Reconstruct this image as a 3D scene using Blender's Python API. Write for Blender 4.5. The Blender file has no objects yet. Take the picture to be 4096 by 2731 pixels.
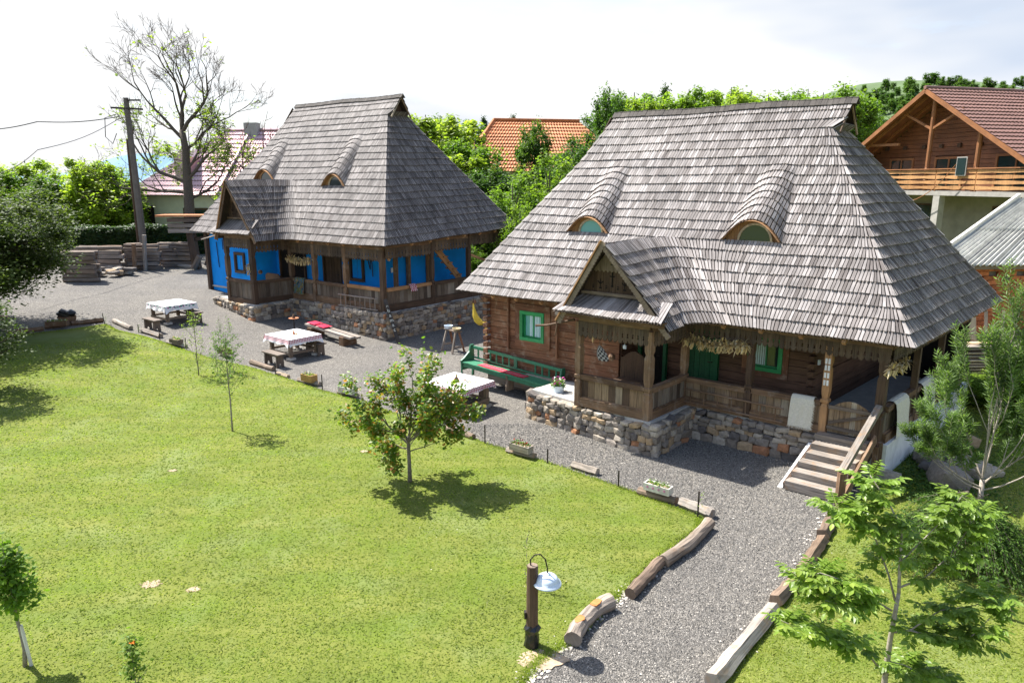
import bpy, math, random
import numpy as np
from mathutils import Vector, Matrix
from mathutils.geometry import delaunay_2d_cdt, intersect_point_tri_2d

random.seed(7); rng = np.random.default_rng(7)
scene = bpy.context.scene
COL = scene.collection

# ------------------------------------------------------------------ camera
FPX, CX, CY, CAMH = 2840.0, 2048.0, 1365.5, 6.3
PITCH = math.atan((CY-722.0)/FPX)
cam_d = bpy.data.cameras.new('camera'); cam = bpy.data.objects.new('camera', cam_d); COL.objects.link(cam)
cam.location = (0, 0, CAMH); cam.rotation_euler = (math.pi/2-PITCH, 0, 0)
cam_d.sensor_width = 36.0; cam_d.lens = FPX/4096*36.0; cam_d.clip_start = 0.1; cam_d.clip_end = 9000
scene.camera = cam

# ------------------------------------------------------------------ light
SUN_AZ, SUN_EL = -55.0, 55.5
world = bpy.data.worlds.new('World'); scene.world = world; world.use_nodes = True
wn = world.node_tree; wn.nodes.clear()
sky = wn.nodes.new('ShaderNodeTexSky'); sky.sky_type = 'NISHITA'; sky.sun_disc = False
sky.sun_elevation = math.radians(SUN_EL); sky.sun_rotation = math.radians(SUN_AZ % 360)
sky.air_density = 1.0; sky.dust_density = 1.5; sky.ozone_density = 1.0
tc = wn.nodes.new('ShaderNodeTexCoord'); mp = wn.nodes.new('ShaderNodeMapping')
mp.inputs['Scale'].default_value = (1.0, 1.0, 3.2); mp.inputs['Location'].default_value = (0.35, 0.1, 0.0)
nz = wn.nodes.new('ShaderNodeTexNoise'); nz.inputs['Scale'].default_value = 2.6; nz.inputs['Detail'].default_value = 7; nz.inputs['Roughness'].default_value = 0.55
rp = wn.nodes.new('ShaderNodeValToRGB'); rp.color_ramp.elements[0].position = 0.36; rp.color_ramp.elements[1].position = 0.56
mx = wn.nodes.new('ShaderNodeMix'); mx.data_type = 'RGBA'
nz2 = wn.nodes.new('ShaderNodeTexNoise'); nz2.inputs['Scale'].default_value = 1.7; nz2.inputs['Detail'].default_value = 4
rp2 = wn.nodes.new('ShaderNodeValToRGB'); rp2.color_ramp.elements[0].position = 0.36; rp2.color_ramp.elements[1].position = 0.50
rp2.color_ramp.elements[0].color = (2.35, 2.65, 3.15, 1); rp2.color_ramp.elements[1].color = (3.55, 3.57, 3.6, 1)
bg = wn.nodes.new('ShaderNodeBackground'); bg.inputs['Strength'].default_value = 0.12
wo = wn.nodes.new('ShaderNodeOutputWorld')
sep = wn.nodes.new('ShaderNodeSeparateXYZ'); hz = wn.nodes.new('ShaderNodeMapRange')
hz.inputs['From Min'].default_value = 0.0; hz.inputs['From Max'].default_value = 0.55
hz.inputs['To Min'].default_value = 0.20; hz.inputs['To Max'].default_value = -0.26
ad = wn.nodes.new('ShaderNodeMath'); ad.operation = 'ADD'
L = wn.links.new
L(tc.outputs['Generated'], mp.inputs['Vector']); L(mp.outputs[0], nz.inputs['Vector']); L(mp.outputs[0], nz2.inputs['Vector'])
L(tc.outputs['Generated'], sep.inputs[0]); L(sep.outputs['Z'], hz.inputs['Value'])
L(nz.outputs['Fac'], ad.inputs[0]); L(hz.outputs[0], ad.inputs[1]); L(ad.outputs[0], rp.inputs['Fac'])
L(nz2.outputs['Fac'], rp2.inputs['Fac'])
L(rp.outputs['Color'], mx.inputs[0]); L(sky.outputs[0], mx.inputs[6]); L(rp2.outputs['Color'], mx.inputs[7])
L(mx.outputs[2], bg.inputs['Color']); L(bg.outputs[0], wo.inputs['Surface'])

sun_d = bpy.data.lights.new('sun', 'SUN'); sun_d.energy = 5.0; sun_d.angle = math.radians(0.53); sun_d.color = (1.0, 0.965, 0.91)
sun = bpy.data.objects.new('sun', sun_d); COL.objects.link(sun)
_a, _e = math.radians(SUN_AZ), math.radians(SUN_EL)
tosun = Vector((math.sin(_a)*math.cos(_e), math.cos(_a)*math.cos(_e), math.sin(_e)))
sun.rotation_euler = tosun.to_track_quat('Z', 'Y').to_euler(); sun.location = tosun*60
scene.view_settings.view_transform = 'Standard'; scene.view_settings.look = 'None'
scene.view_settings.exposure = 1.3; scene.view_settings.gamma = 1.0
scene.view_settings.use_curve_mapping = False
scene.render.resolution_x = 1024; scene.render.resolution_y = 682
scene.cycles.max_bounces = 6; scene.cycles.transparent_max_bounces = 8

# ------------------------------------------------------------------ terrain and pixel helpers
def hterr(x, y):
    v = -0.06*x + 0.05*(y-28.0) - 0.3
    v = 0.12*math.log1p(math.exp(min(v/0.12, 60)))
    v = 2.2*math.tanh(v/2.2)
    far = math.hypot(x, y)
    if far > 75: v += (far-75)*(-0.02 if x < 0 else 0.03)*min(1, (far-75)/60)
    return v
def pray(u, v):
    y = -(v-CY)/FPX
    return np.array([(u-CX)/FPX, math.cos(PITCH)+y*math.sin(PITCH), -math.sin(PITCH)+y*math.cos(PITCH)])
def G(u, v, dz=0.0):
    """ground point seen at photo pixel (u, v)"""
    d = pray(u, v); z = dz
    for _ in range(12):
        t = (z-CAMH)/d[2]; z = 0.5*z+0.5*(hterr(t*d[0], t*d[1])+dz)
    return Vector((t*d[0], t*d[1], z))
def AT(u, v, Y):
    d = pray(u, v); t = Y/d[1]
    return Vector((t*d[0], t*d[1], CAMH+t*d[2]))

class Frame:
    def __init__(s, fr, zE, az, bz):
        d = pray(*fr); t = (zE-CAMH)/d[2]; s.O = Vector((t*d[0], t*d[1], 0))
        s.a = Vector((math.sin(math.radians(az)), math.cos(math.radians(az)), 0))
        s.b = Vector((math.sin(math.radians(bz)), math.cos(math.radians(bz)), 0))
        s.aa = np.array(s.a); s.bb = np.array(s.b); s.oo = np.array(s.O)
    def P(s, a, b, z): return s.O + s.a*a + s.b*b + Vector((0, 0, z))
    def PN(s, a, b, z):
        a = np.asarray(a, float); b = np.asarray(b, float)+0*a; z = np.asarray(z, float)+0*a
        return s.oo + a[:, None]*s.aa + b[:, None]*s.bb + z[:, None]*np.array([0, 0, 1.])

# ------------------------------------------------------------------ mesh helpers
class MB:
    def __init__(s): s.v = []; s.f = []; s.uv = []; s.var = []
    def add(s, pts, faces, uvs=None, var=None):
        b = len(s.v); var = random.random() if var is None else var
        s.v += [tuple(p) for p in pts]; s.var += [var]*len(pts)
        for i, f in enumerate(faces):
            s.f.append([b+j for j in f])
            s.uv.append(uvs[i] if uvs else [(0, 0)]*len(f))
    def box(s, c, X, Y, Z, var=None):
        """X, Y, Z are full edge vectors"""
        c, X, Y, Z = Vector(c), Vector(X), Vector(Y), Vector(Z)
        pts = [c+X*(i-.5)+Y*(j-.5)+Z*(k-.5) for i in (0, 1) for j in (0, 1) for k in (0, 1)]
        idx = lambda i, j, k: i*4+j*2+k
        l = [X.length, Y.length, Z.length]; ax = l.index(max(l)); o = random.random()*9
        F = [((0,0,0),(0,0,1),(0,1,1),(0,1,0)), ((1,0,0),(1,1,0),(1,1,1),(1,0,1)), ((0,0,0),(1,0,0),(1,0,1),(0,0,1)),
             ((0,1,0),(0,1,1),(1,1,1),(1,1,0)), ((0,0,0),(0,1,0),(1,1,0),(1,0,0)), ((0,0,1),(1,0,1),(1,1,1),(0,1,1))]
        if X.cross(Y).dot(Z) < 0: F = [tuple(reversed(q)) for q in F]
        uvs = []
        for q in F:
            t = []
            for p in q:
                u = p[ax]*l[ax]; rest = [m for m in range(3) if m != ax]
                t.append((u+o, p[rest[0]]*l[rest[0]]+p[rest[1]]*l[rest[1]]*1.03+o))
            uvs.append(t)
        s.add(pts, [[idx(*p) for p in q] for q in F], uvs, var)
    def bar(s, p0, p1, w, h, up=(0, 0, 1), var=None):
        p0, p1 = Vector(p0), Vector(p1); d = p1-p0; up = Vector(up)
        sd = d.cross(up)
        if sd.length < 1e-5: sd = d.cross(Vector((0, 1, 0)))
        sd.normalize(); u2 = sd.cross(d).normalized()
        s.box((p0+p1)/2, d, sd*w, u2*h, var)
    def tube(s, pts, rad, n=8, cap=True, var=None, jit=0.0, squash=1.0):
        pts = [Vector(p) for p in pts]; rad = rad if isinstance(rad, (list, tuple)) else [rad]*len(pts)
        V = []; m = len(pts); lens = [0]
        for i in range(1, m): lens.append(lens[-1]+(pts[i]-pts[i-1]).length)
        ref = None
        for i, p in enumerate(pts):
            d = (pts[min(i+1, m-1)]-pts[max(i-1, 0)]).normalized()
            if ref is None:
                ref = d.cross(Vector((0, 0, 1)))
                if ref.length < .2: ref = d.cross(Vector((0, 1, 0)))
                ref.normalize()
            x = (ref - d*ref.dot(d)).normalized(); y = d.cross(x); ref = x
            for k in range(n):
                a = 2*math.pi*k/n; r = rad[i]*(1+random.uniform(-jit, jit))
                V.append(p + x*math.cos(a)*r + y*math.sin(a)*r*squash)
        F = []; U = []; o = random.random()*9
        for i in range(m-1):
            for k in range(n):
                k2 = (k+1) % n; F.append((i*n+k, i*n+k2, (i+1)*n+k2, (i+1)*n+k))
                r = max(rad)*6.28/n; U.append([(lens[i]+o, k*r), (lens[i]+o, (k+1)*r), (lens[i+1]+o, (k+1)*r), (lens[i+1]+o, k*r)])
        if cap:
            F.append(tuple(range(n-1, -1, -1))); U.append([(o+math.cos(k)*.02, math.sin(k)*.02) for k in range(n)])
            F.append(tuple((m-1)*n+k for k in range(n))); U.append([(o+math.cos(k)*.02, math.sin(k)*.02) for k in range(n)])
        s.add(V, F, U, var)
    def prism(s, outline, o, X, Y, N, var=None):
        """2D outline in (X, Y) about o, extruded along vector N"""
        o, X, Y, N = Vector(o), Vector(X), Vector(Y), Vector(N); n = len(outline)
        V = [o+X*a+Y*b for a, b in outline] + [o+X*a+Y*b+N for a, b in outline]
        flip = X.cross(Y).dot(N) > 0
        F = [tuple(range(n)), tuple(range(2*n-1, n-1, -1))]
        q = random.random()*9
        U = [[(b+q, a+q) for a, b in outline], [(b+q, a+q) for a, b in reversed(outline)]]
        for i in range(n):
            j = (i+1) % n; F.append((i, i+n, j+n, j)); U.append([(outline[i][1]+q, 0), (outline[i][1]+q, .03), (outline[j][1]+q, .03), (outline[j][1]+q, 0)])
        if flip: F = [tuple(reversed(f)) for f in F]; U = [list(reversed(u)) for u in U]
        s.add(V, F, U, var)
    def lathe(s, prof, o, n=16, var=None, Z=(0, 0, 1)):
        o = Vector(o); Z = Vector(Z).normalized(); X = Z.orthogonal().normalized(); Y = Z.cross(X); V = []
        for r, z in prof:
            for k in range(n):
                a = 2*math.pi*k/n; V.append(o+X*math.cos(a)*r+Y*math.sin(a)*r+Z*z)
        F = []; U = []
        for i in range(len(prof)-1):
            for k in range(n):
                k2 = (k+1) % n; F.append((i*n+k, i*n+k2, (i+1)*n+k2, (i+1)*n+k)); U.append([(prof[i][1], k*.05), (prof[i][1], k*.05+.05), (prof[i+1][1], k*.05+.05), (prof[i+1][1], k*.05)])
        if prof[0][0] > 1e-4: F.append(tuple(range(n-1, -1, -1))); U.append([(0, 0)]*n)
        if prof[-1][0] > 1e-4: F.append(tuple((len(prof)-1)*n+k for k in range(n))); U.append([(0, 0)]*n)
        s.add(V, F, U, var)
    def mesh(s, name, mat, off=Vector((0, 0, 0)), smooth=False):
        me = bpy.data.meshes.new(name)
        me.from_pydata([(x-off[0], y-off[1], z-off[2]) for x, y, z in s.v], [], s.f)
        uvl = me.uv_layers.new(name='UVMap'); flat = []
        for u in s.uv:
            for q in u: flat += [q[0], q[1]]
        uvl.data.foreach_set('uv', flat)
        at = me.attributes.new('var', 'FLOAT', 'POINT'); at.data.foreach_set('value', s.var)
        if mat: me.materials.append(mat)
        if smooth: me.polygons.foreach_set('use_smooth', [True]*len(me.polygons))
        me.update(); return me
    def build(s, name, mat, parent=None, smooth=False, local=False):
        off = Vector((0, 0, 0)) if (local or parent is None) else WL.get(parent, Vector((0, 0, 0)))
        me = s.mesh(name, mat, off, smooth)
        return link(name, me, parent)
WL = {}
def link(name, me, parent=None, M=None):
    o = bpy.data.objects.new(name, me); COL.objects.link(o)
    if parent is not None: o.parent = parent; WL[o] = WL.get(parent, Vector((0, 0, 0)))
    else: WL[o] = Vector((0, 0, 0))
    if M is not None:
        o.matrix_local = Matrix.Translation(-WL[o]) @ M if parent is not None else M
    return o
def tag(o, label=None, cat=None, group=None, kind=None):
    if label: o['label'] = label
    if cat: o['category'] = cat
    if group: o['group'] = group
    if kind: o['kind'] = kind
    return o
def empty(name, loc, label=None, cat=None, group=None, rz=0.0):
    o = bpy.data.objects.new(name, None); COL.objects.link(o); o.location = loc; o.rotation_euler = (0, 0, rz)
    o.empty_display_size = .2; WL[o] = Vector(loc); tag(o, label, cat, group); return o
def copy_tree(o, parent=None):
    c = o.copy(); COL.objects.link(c)
    if parent is not None: c.parent = parent
    for ch in list(o.children): copy_tree(ch, c)
    return c
def single(mb, name, mat, label, cat, group=None, smooth=False, loc=None):
    """a thing that is one mesh, origin moved to its base"""
    xs = [p[0] for p in mb.v]; ys = [p[1] for p in mb.v]; zs = [p[2] for p in mb.v]
    off = Vector(((min(xs)+max(xs))/2, (min(ys)+max(ys))/2, min(zs)))
    me = mb.mesh(name, mat, off, smooth); o = bpy.data.objects.new(name, me); COL.objects.link(o); o.location = off
    WL[o] = off; return tag(o, label, cat, group)
def np_mesh(name, V, F, mat, var=None, uv=None, nper=None, off=None, smooth=False):
    """V (n,3); F (m,k) equal-size faces or list of such arrays"""
    Fs = F if isinstance(F, list) else [F]
    me = bpy.data.meshes.new(name); off = np.zeros(3) if off is None else np.array(off)
    me.vertices.add(len(V)); me.vertices.foreach_set('co', (V-off).astype(np.float32).ravel())
    loops = np.concatenate([f.ravel() for f in Fs]).astype(np.int32)
    sizes = np.concatenate([np.full(len(f), f.shape[1]) for f in Fs])
    me.loops.add(len(loops)); me.loops.foreach_set('vertex_index', loops)
    me.polygons.add(len(sizes)); st = np.concatenate([[0], np.cumsum(sizes)[:-1]]).astype(np.int32)
    me.polygons.foreach_set('loop_start', st)
    try: me.polygons.foreach_set('loop_total', sizes.astype(np.int32))
    except Exception: pass
    if var is not None:
        at = me.attributes.new('var', 'FLOAT', 'POINT'); at.data.foreach_set('value', var.astype(np.float32))
    if uv is not None:
        ul = me.uv_layers.new(name='UVMap'); ul.data.foreach_set('uv', uv[loops].astype(np.float32).ravel())
    if mat: me.materials.append(mat)
    me.polygons.foreach_set('use_smooth', [bool(smooth)]*len(sizes))
    me.update(calc_edges=True); me.validate(); return me

# ------------------------------------------------------------------ materials
def newmat(name):
    m = bpy.data.materials.new(name); m.use_nodes = True; nt = m.node_tree; nt.nodes.clear()
    out = nt.nodes.new('ShaderNodeOutputMaterial'); b = nt.nodes.new('ShaderNodeBsdfPrincipled')
    nt.links.new(b.outputs[0], out.inputs['Surface']); return m, nt, b, out
def nd(nt, t, **kw):
    n = nt.nodes.new(t)
    for k, v in kw.items():
        if k in n.inputs.keys() if hasattr(n.inputs, 'keys') else False: n.inputs[k].default_value = v
        else: setattr(n, k, v)
    return n
def ramp(nt, fac, stops, interp='LINEAR'):
    r = nt.nodes.new('ShaderNodeValToRGB'); cr = r.color_ramp; cr.interpolation = interp
    while len(cr.elements) < len(stops): cr.elements.new(0.5)
    for e, (p, c) in zip(cr.elements, stops): e.position = p; e.color = (*c, 1) if len(c) == 3 else c
    nt.links.new(fac, r.inputs['Fac']); return r.outputs['Color']
def noise(nt, vec, scale, detail=4, rough=.55, dist=0):
    n = nt.nodes.new('ShaderNodeTexNoise'); n.inputs['Scale'].default_value = scale; n.inputs['Detail'].default_value = detail
    n.inputs['Roughness'].default_value = rough; n.inputs['Distortion'].default_value = dist
    if vec is not None: nt.links.new(vec, n.inputs['Vector'])
    return n.outputs['Fac']
def mix(nt, fac, a, b, mode='MIX'):
    m = nt.nodes.new('ShaderNodeMix'); m.data_type = 'RGBA'; m.blend_type = mode
    for i, x in ((0, fac), (6, a), (7, b)):
        if isinstance(x, (int, float)): m.inputs[i].default_value = x
        elif isinstance(x, (tuple, list)): m.inputs[i].default_value = (*x, 1)
        else: nt.links.new(x, m.inputs[i])
    return m.outputs[2]
def mth(nt, op, a, b=0.0):
    m = nt.nodes.new('ShaderNodeMath'); m.operation = op
    for i, x in ((0, a), (1, b)):
        if isinstance(x, (int, float)): m.inputs[i].default_value = x
        else: nt.links.new(x, m.inputs[i])
    return m.outputs[0]
def pos(nt): return nt.nodes.new('ShaderNodeNewGeometry').outputs['Position']
def varf(nt):
    a = nt.nodes.new('ShaderNodeAttribute'); a.attribute_name = 'var'
    o = nt.nodes.new('ShaderNodeObjectInfo')
    return mth(nt, 'FRACT', mth(nt, 'ADD', a.outputs['Fac'], o.outputs['Random']))
def bump(nt, h, strength, dist, bsdf):
    b = nt.nodes.new('ShaderNodeBump'); b.inputs['Strength'].default_value = strength; b.inputs['Distance'].default_value = dist
    nt.links.new(h, b.inputs['Height']); nt.links.new(b.outputs[0], bsdf.inputs['Normal'])

def wood(name, cols, rough=.75, gx=2.2, gy=45., contrast=.55, bumpd=.004, wear=None, spec=.3):
    """cols: list of base colours picked per piece; grain runs along U"""
    m, nt, b, out = newmat(name); f = varf(nt)
    tcn = nt.nodes.new('ShaderNodeTexCoord'); mpn = nt.nodes.new('ShaderNodeMapping'); mpn.inputs['Scale'].default_value = (gx, gy, 1)
    cmb = nt.nodes.new('ShaderNodeCombineXYZ'); nt.links.new(mth(nt, 'MULTIPLY', f, 37.), cmb.inputs['Z'])
    va = nt.nodes.new('ShaderNodeVectorMath'); va.operation = 'ADD'
    nt.links.new(tcn.outputs['UV'], mpn.inputs['Vector']); nt.links.new(mpn.outputs[0], va.inputs[0]); nt.links.new(cmb.outputs[0], va.inputs[1])
    g = noise(nt, va.outputs[0], 1.0, 6, .62, .35)
    n = len(cols); base = ramp(nt, f, [(i/(n-1) if n > 1 else 0, c) for i, c in enumerate(cols)] if n > 1 else [(0, cols[0]), (1, cols[0])])
    lo, hi = 1-contrast, 1+contrast*.55
    gr = ramp(nt, g, [(.28, (lo,)*3), (.5, (1,)*3), (.72, (hi,)*3)])
    c = mix(nt, 1.0, base, gr, 'MULTIPLY')
    big = noise(nt, pos(nt), 1.3, 4, .6)
    c = mix(nt, 1.0, c, ramp(nt, big, [(.3, (.72,)*3), (.7, (1.22,)*3)]), 'MULTIPLY')
    if wear:
        w = noise(nt, pos(nt), 4.5, 5, .7); c = mix(nt, ramp(nt, w, [(.52, (0,)*3), (.66, (wear[1],)*3)]), c, wear[0])
    nt.links.new(c, b.inputs['Base Color']); b.inputs['Roughness'].default_value = rough; b.inputs['Specular IOR Level'].default_value = spec
    bump(nt, g, .8, bumpd, b); return m
def plain(name, col, rough=.7, metal=0., var=.15, scale=8., bmp=0., spec=.3, emis=None):
    m, nt, b, out = newmat(name); f = varf(nt)
    n1 = noise(nt, pos(nt), scale, 5, .6)
    c = mix(nt, 1.0, col, ramp(nt, n1, [(.3, (1-var,)*3), (.7, (1+var,)*3)]), 'MULTIPLY')
    c = mix(nt, 1.0, c, ramp(nt, f, [(0, (1-var*.7,)*3), (1, (1+var*.7,)*3)]), 'MULTIPLY')
    nt.links.new(c, b.inputs['Base Color']); b.inputs['Roughness'].default_value = rough; b.inputs['Metallic'].default_value = metal
    b.inputs['Specular IOR Level'].default_value = spec
    if bmp: bump(nt, n1, 1.0, bmp, b)
    return m
def leafmat(name, cols, trans=.45, rough=.5, spec=.35, tcol=1.6):
    m, nt, b, out = newmat(name); n = len(cols)
    at_ = nt.nodes.new('ShaderNodeAttribute'); at_.attribute_name = 'var'; f = at_.outputs['Fac']; oi = nt.nodes.new('ShaderNodeObjectInfo')
    c = ramp(nt, f, [(i/(n-1), q) for i, q in enumerate(cols)])
    big = noise(nt, pos(nt), .9, 3, .6); c = mix(nt, 1.0, c, ramp(nt, big, [(.3, (.75,)*3), (.7, (1.25,)*3)]), 'MULTIPLY')
    c = mix(nt, 1.0, c, ramp(nt, oi.outputs['Random'], [(0, (.78,.86,.8)), (.5, (1, 1, 1)), (1, (1.25,1.14,1.1))]), 'MULTIPLY')
    nt.links.new(c, b.inputs['Base Color']); b.inputs['Roughness'].default_value = rough; b.inputs['Specular IOR Level'].default_value = spec
    t = nt.nodes.new('ShaderNodeBsdfTranslucent'); tc2 = mix(nt, 1.0, c, (tcol*1.05, tcol*1.15, tcol*.5), 'MULTIPLY'); nt.links.new(tc2, t.inputs['Color'])
    ms = nt.nodes.new('ShaderNodeMixShader'); ms.inputs[0].default_value = trans
    nt.links.new(b.outputs[0], ms.inputs[1]); nt.links.new(t.outputs[0], ms.inputs[2]); nt.links.new(ms.outputs[0], out.inputs['Surface'])
    return m

M = {}
M['shingle'] = wood('shingle_wood', [(.16,.138,.126), (.325,.293,.273), (.21,.185,.170), (.385,.352,.332), (.135,.115,.104), (.28,.25,.232)], .68, 3., 30., .4, .003, spec=.3)
M['shingle2'] = wood('shingle_wood_darker', [(.095,.08,.072), (.20,.177,.163), (.125,.108,.098), (.26,.233,.217), (.16,.142,.13)], .72, 3., 30., .4, .003, spec=.3)
M['ridge'] = wood('ridge_board', [(.05,.043,.038), (.09,.078,.068)], .85)
M['valw'] = wood('valance_wood', [(.085,.058,.038), (.13,.09,.058), (.065,.045,.031), (.11,.082,.06)], .8, 2., 38., .6, .003)
M['deck'] = wood('roof_underside', [(.045,.03,.02), (.06,.042,.028)], .8)
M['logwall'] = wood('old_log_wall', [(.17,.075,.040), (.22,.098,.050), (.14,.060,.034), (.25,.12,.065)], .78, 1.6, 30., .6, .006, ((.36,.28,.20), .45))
M['gallwall_shade'] = wood('shaded_gallery_log_wall', [(.10,.053,.032), (.15,.082,.050), (.08,.042,.026)], .8, 1.6, 30., .6, .006)  # darker copy of the log wall, gallery shade put into its colour
M['board'] = wood('balustrade_board', [(.13,.08,.045), (.30,.21,.125), (.085,.052,.034), (.23,.145,.08), (.36,.30,.22), (.10,.065,.04)], .8, 2., 38., .6, .003)
M['boardd'] = wood('dark_balustrade_board', [(.09,.062,.042), (.17,.13,.095), (.065,.046,.033), (.25,.21,.165), (.10,.072,.05)], .8, 2., 38., .6, .003)
M['beam'] = wood('old_beam', [(.15,.085,.045), (.21,.13,.075), (.11,.062,.035)], .8, 1.5, 34., .6, .005, ((.30,.25,.20), .4))
M['freshbeam'] = wood('fresh_beam', [(.36,.19,.085), (.42,.235,.11)], .75, 1.5, 34., .5, .004)
M['greybeam'] = wood('grey_beam', [(.25,.215,.18), (.33,.29,.25), (.20,.17,.14)], .85, 1.5, 30., .65, .006, ((.30,.17,.07), .5))
M['darkbeam'] = wood('dark_beam', [(.070,.042,.026), (.11,.068,.042)], .8, 1.5, 30., .6, .005)
M['log'] = wood('edging_log', [(.24,.195,.15), (.34,.30,.255), (.17,.115,.075), (.28,.24,.195)], .85, 2.5, 26., .65, .01, ((.16,.10,.06), .5))
M['logdark'] = wood('brown_edging_log', [(.13,.09,.062), (.17,.12,.085)], .85, 2.5, 26., .65, .01)
M['orange'] = wood('freshly_cut_wood', [(.50,.20,.06), (.42,.17,.055)], .8, 3., 30., .5, .004)
M['benchw'] = wood('bench_wood', [(.13,.10,.078), (.17,.135,.105), (.10,.075,.058)], .75, 2., 30., .5, .003)
M['tablew'] = wood('table_wood', [(.19,.14,.10), (.23,.175,.125)], .75, 2., 30., .5, .003)
M['logpile'] = wood('stacked_timber', [(.17,.13,.10), (.24,.19,.15), (.13,.095,.07), (.28,.235,.195), (.19,.12,.075)], .85, 1.2, 20., .6, .006)
M['plank'] = wood('raw_planks', [(.42,.31,.19), (.50,.39,.26), (.34,.26,.18)], .8, 1.2, 25., .4, .003)
M['green'] = plain('green_gloss_paint', (.012,.23,.075), .42, var=.22, scale=14, spec=.5)
M['greend'] = plain('green_bench_paint', (.035,.17,.09), .5, var=.25, scale=10, spec=.5)
M['greenx'] = plain('dark_green_door_paint', (.006,.085,.03), .5, var=.2, scale=14, spec=.4)
M['white'] = plain('white_limewash', (.68,.68,.66), .9, var=.16, scale=3.5, bmp=.006)
M['blue'] = plain('bright_blue_limewash', (.002,.27,.80), .85, var=.10, scale=2.5, bmp=.01)
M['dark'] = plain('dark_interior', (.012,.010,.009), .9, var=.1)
M['mortar'] = plain('mortar', (.20,.175,.15), .95, var=.25, scale=9, bmp=.02)
M['slab'] = plain('pale_concrete_slab', (.44,.42,.38), .9, var=.15, scale=4, bmp=.004)
M['red'] = plain('red_fabric', (.55,.015,.055), .85, var=.15, scale=12, bmp=.003)
M['black'] = plain('black_plastic', (.012,.012,.013), .35, var=.2, spec=.5)
M['iron'] = plain('dark_iron', (.035,.028,.024), .6, metal=.3, var=.3)
M['enamel'] = plain('white_enamel', (.62,.70,.78), .25, var=.04, spec=.6)
M['zinc'] = plain('galvanised_pail', (.42,.50,.54), .45, metal=.4, var=.12)
M['wool'] = plain('cream_wool', (.62,.58,.48), .95, var=.12, scale=30, bmp=.006)
M['corn'] = wood('dry_corn_husk', [(.55,.40,.18), (.66,.52,.28), (.48,.33,.13), (.70,.60,.38)], .8, 8., 60., .4, .002)
M['terra'] = plain('terracotta', (.42,.16,.07), .7, var=.15)
M['concrete'] = plain('concrete', (.33,.31,.28), .9, var=.15, scale=3, bmp=.004)
M['yellow'] = plain('yellow_cloth', (.75,.55,.07), .7, var=.15, scale=9)
M['bark'] = plain('bark', (.085,.068,.052), .9, var=.4, scale=18, bmp=.012)
M['barkg'] = plain('grey_bark', (.22,.19,.155), .9, var=.4, scale=25, bmp=.008)
M['barkl'] = plain('pale_bark', (.30,.26,.21), .85, var=.3, scale=25, bmp=.005)
def glassmat(name, col, rough=.08):
    m, nt, b, out = newmat(name); b.inputs['Base Color'].default_value = (*col, 1); b.inputs['Roughness'].default_value = rough
    b.inputs['Specular IOR Level'].default_value = .8; return m
M['glass'] = glassmat('window_glass', (.02, .035, .035))
M['glassteal'] = glassmat('curtained_glass', (.12, .36, .36), .2)
M['curtain'] = plain('pale_curtain', (.52,.66,.70), .6, var=.08, scale=20)

def stonemat():
    m, nt, b, out = newmat('field_stone'); f = varf(nt)
    c = ramp(nt, f, [(0, (.20,.168,.135)), (.2, (.31,.265,.21)), (.38, (.38,.33,.265)), (.52, (.22,.19,.16)), (.64, (.35,.25,.15)), (.74, (.26,.225,.19)), (.84, (.34,.165,.085)), (.93, (.12,.105,.095)), (1, (.38,.33,.26))], 'CONSTANT')
    tco = nt.nodes.new('ShaderNodeTexCoord').outputs['Object']
    n1 = noise(nt, pos(nt), 14, 6, .65); n2 = noise(nt, pos(nt), 45, 4, .6)
    c = mix(nt, 1.0, c, ramp(nt, n1, [(.25, (.62,)*3), (.75, (1.35,)*3)]), 'MULTIPLY')
    nt.links.new(c, b.inputs['Base Color']); b.inputs['Roughness'].default_value = .9; b.inputs['Specular IOR Level'].default_value = .25
    bump(nt, mth(nt, 'ADD', n1, mth(nt, 'MULTIPLY', n2, .4)), .9, .02, b); return m
M['stone'] = stonemat()

def gravelmat():
    m, nt, b, out = newmat('grey_gravel'); p = pos(nt)
    vo = nt.nodes.new('ShaderNodeTexVoronoi'); vo.inputs['Scale'].default_value = 60; nt.links.new(p, vo.inputs['Vector'])
    sp = nt.nodes.new('ShaderNodeSeparateColor'); nt.links.new(vo.outputs['Color'], sp.inputs[0])
    c = ramp(nt, sp.outputs[0], [(0, (.085,.079,.070)), (.35, (.14,.131,.117)), (.7, (.195,.182,.162)), (.93, (.26,.24,.212)), (.98, (.45,.42,.37))])
    c = mix(nt, 1.0, c, ramp(nt, vo.outputs['Distance'], [(.0, (1.15,)*3), (.45, (1.0,)*3), (.75, (.55,)*3)]), 'MULTIPLY')
    n1 = noise(nt, p, .55, 5, .6); c = mix(nt, 1.0, c, ramp(nt, n1, [(.3, (.86,.86,.87)), (.7, (1.14,1.12,1.08))]), 'MULTIPLY')
    n3 = noise(nt, p, 9, 5, .7); c = mix(nt, 1.0, c, ramp(nt, n3, [(.3, (.8,)*3), (.7, (1.2,)*3)]), 'MULTIPLY')
    nt.links.new(c, b.inputs['Base Color']); b.inputs['Roughness'].default_value = .85; b.inputs['Specular IOR Level'].default_value = .2
    h = mth(nt, 'ADD', mth(nt, 'MULTIPLY', vo.outputs['Distance'], -1.), mth(nt, 'MULTIPLY', n3, .6)); bump(nt, h, 1.0, .016, b); return m
M['gravel'] = gravelmat()
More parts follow.
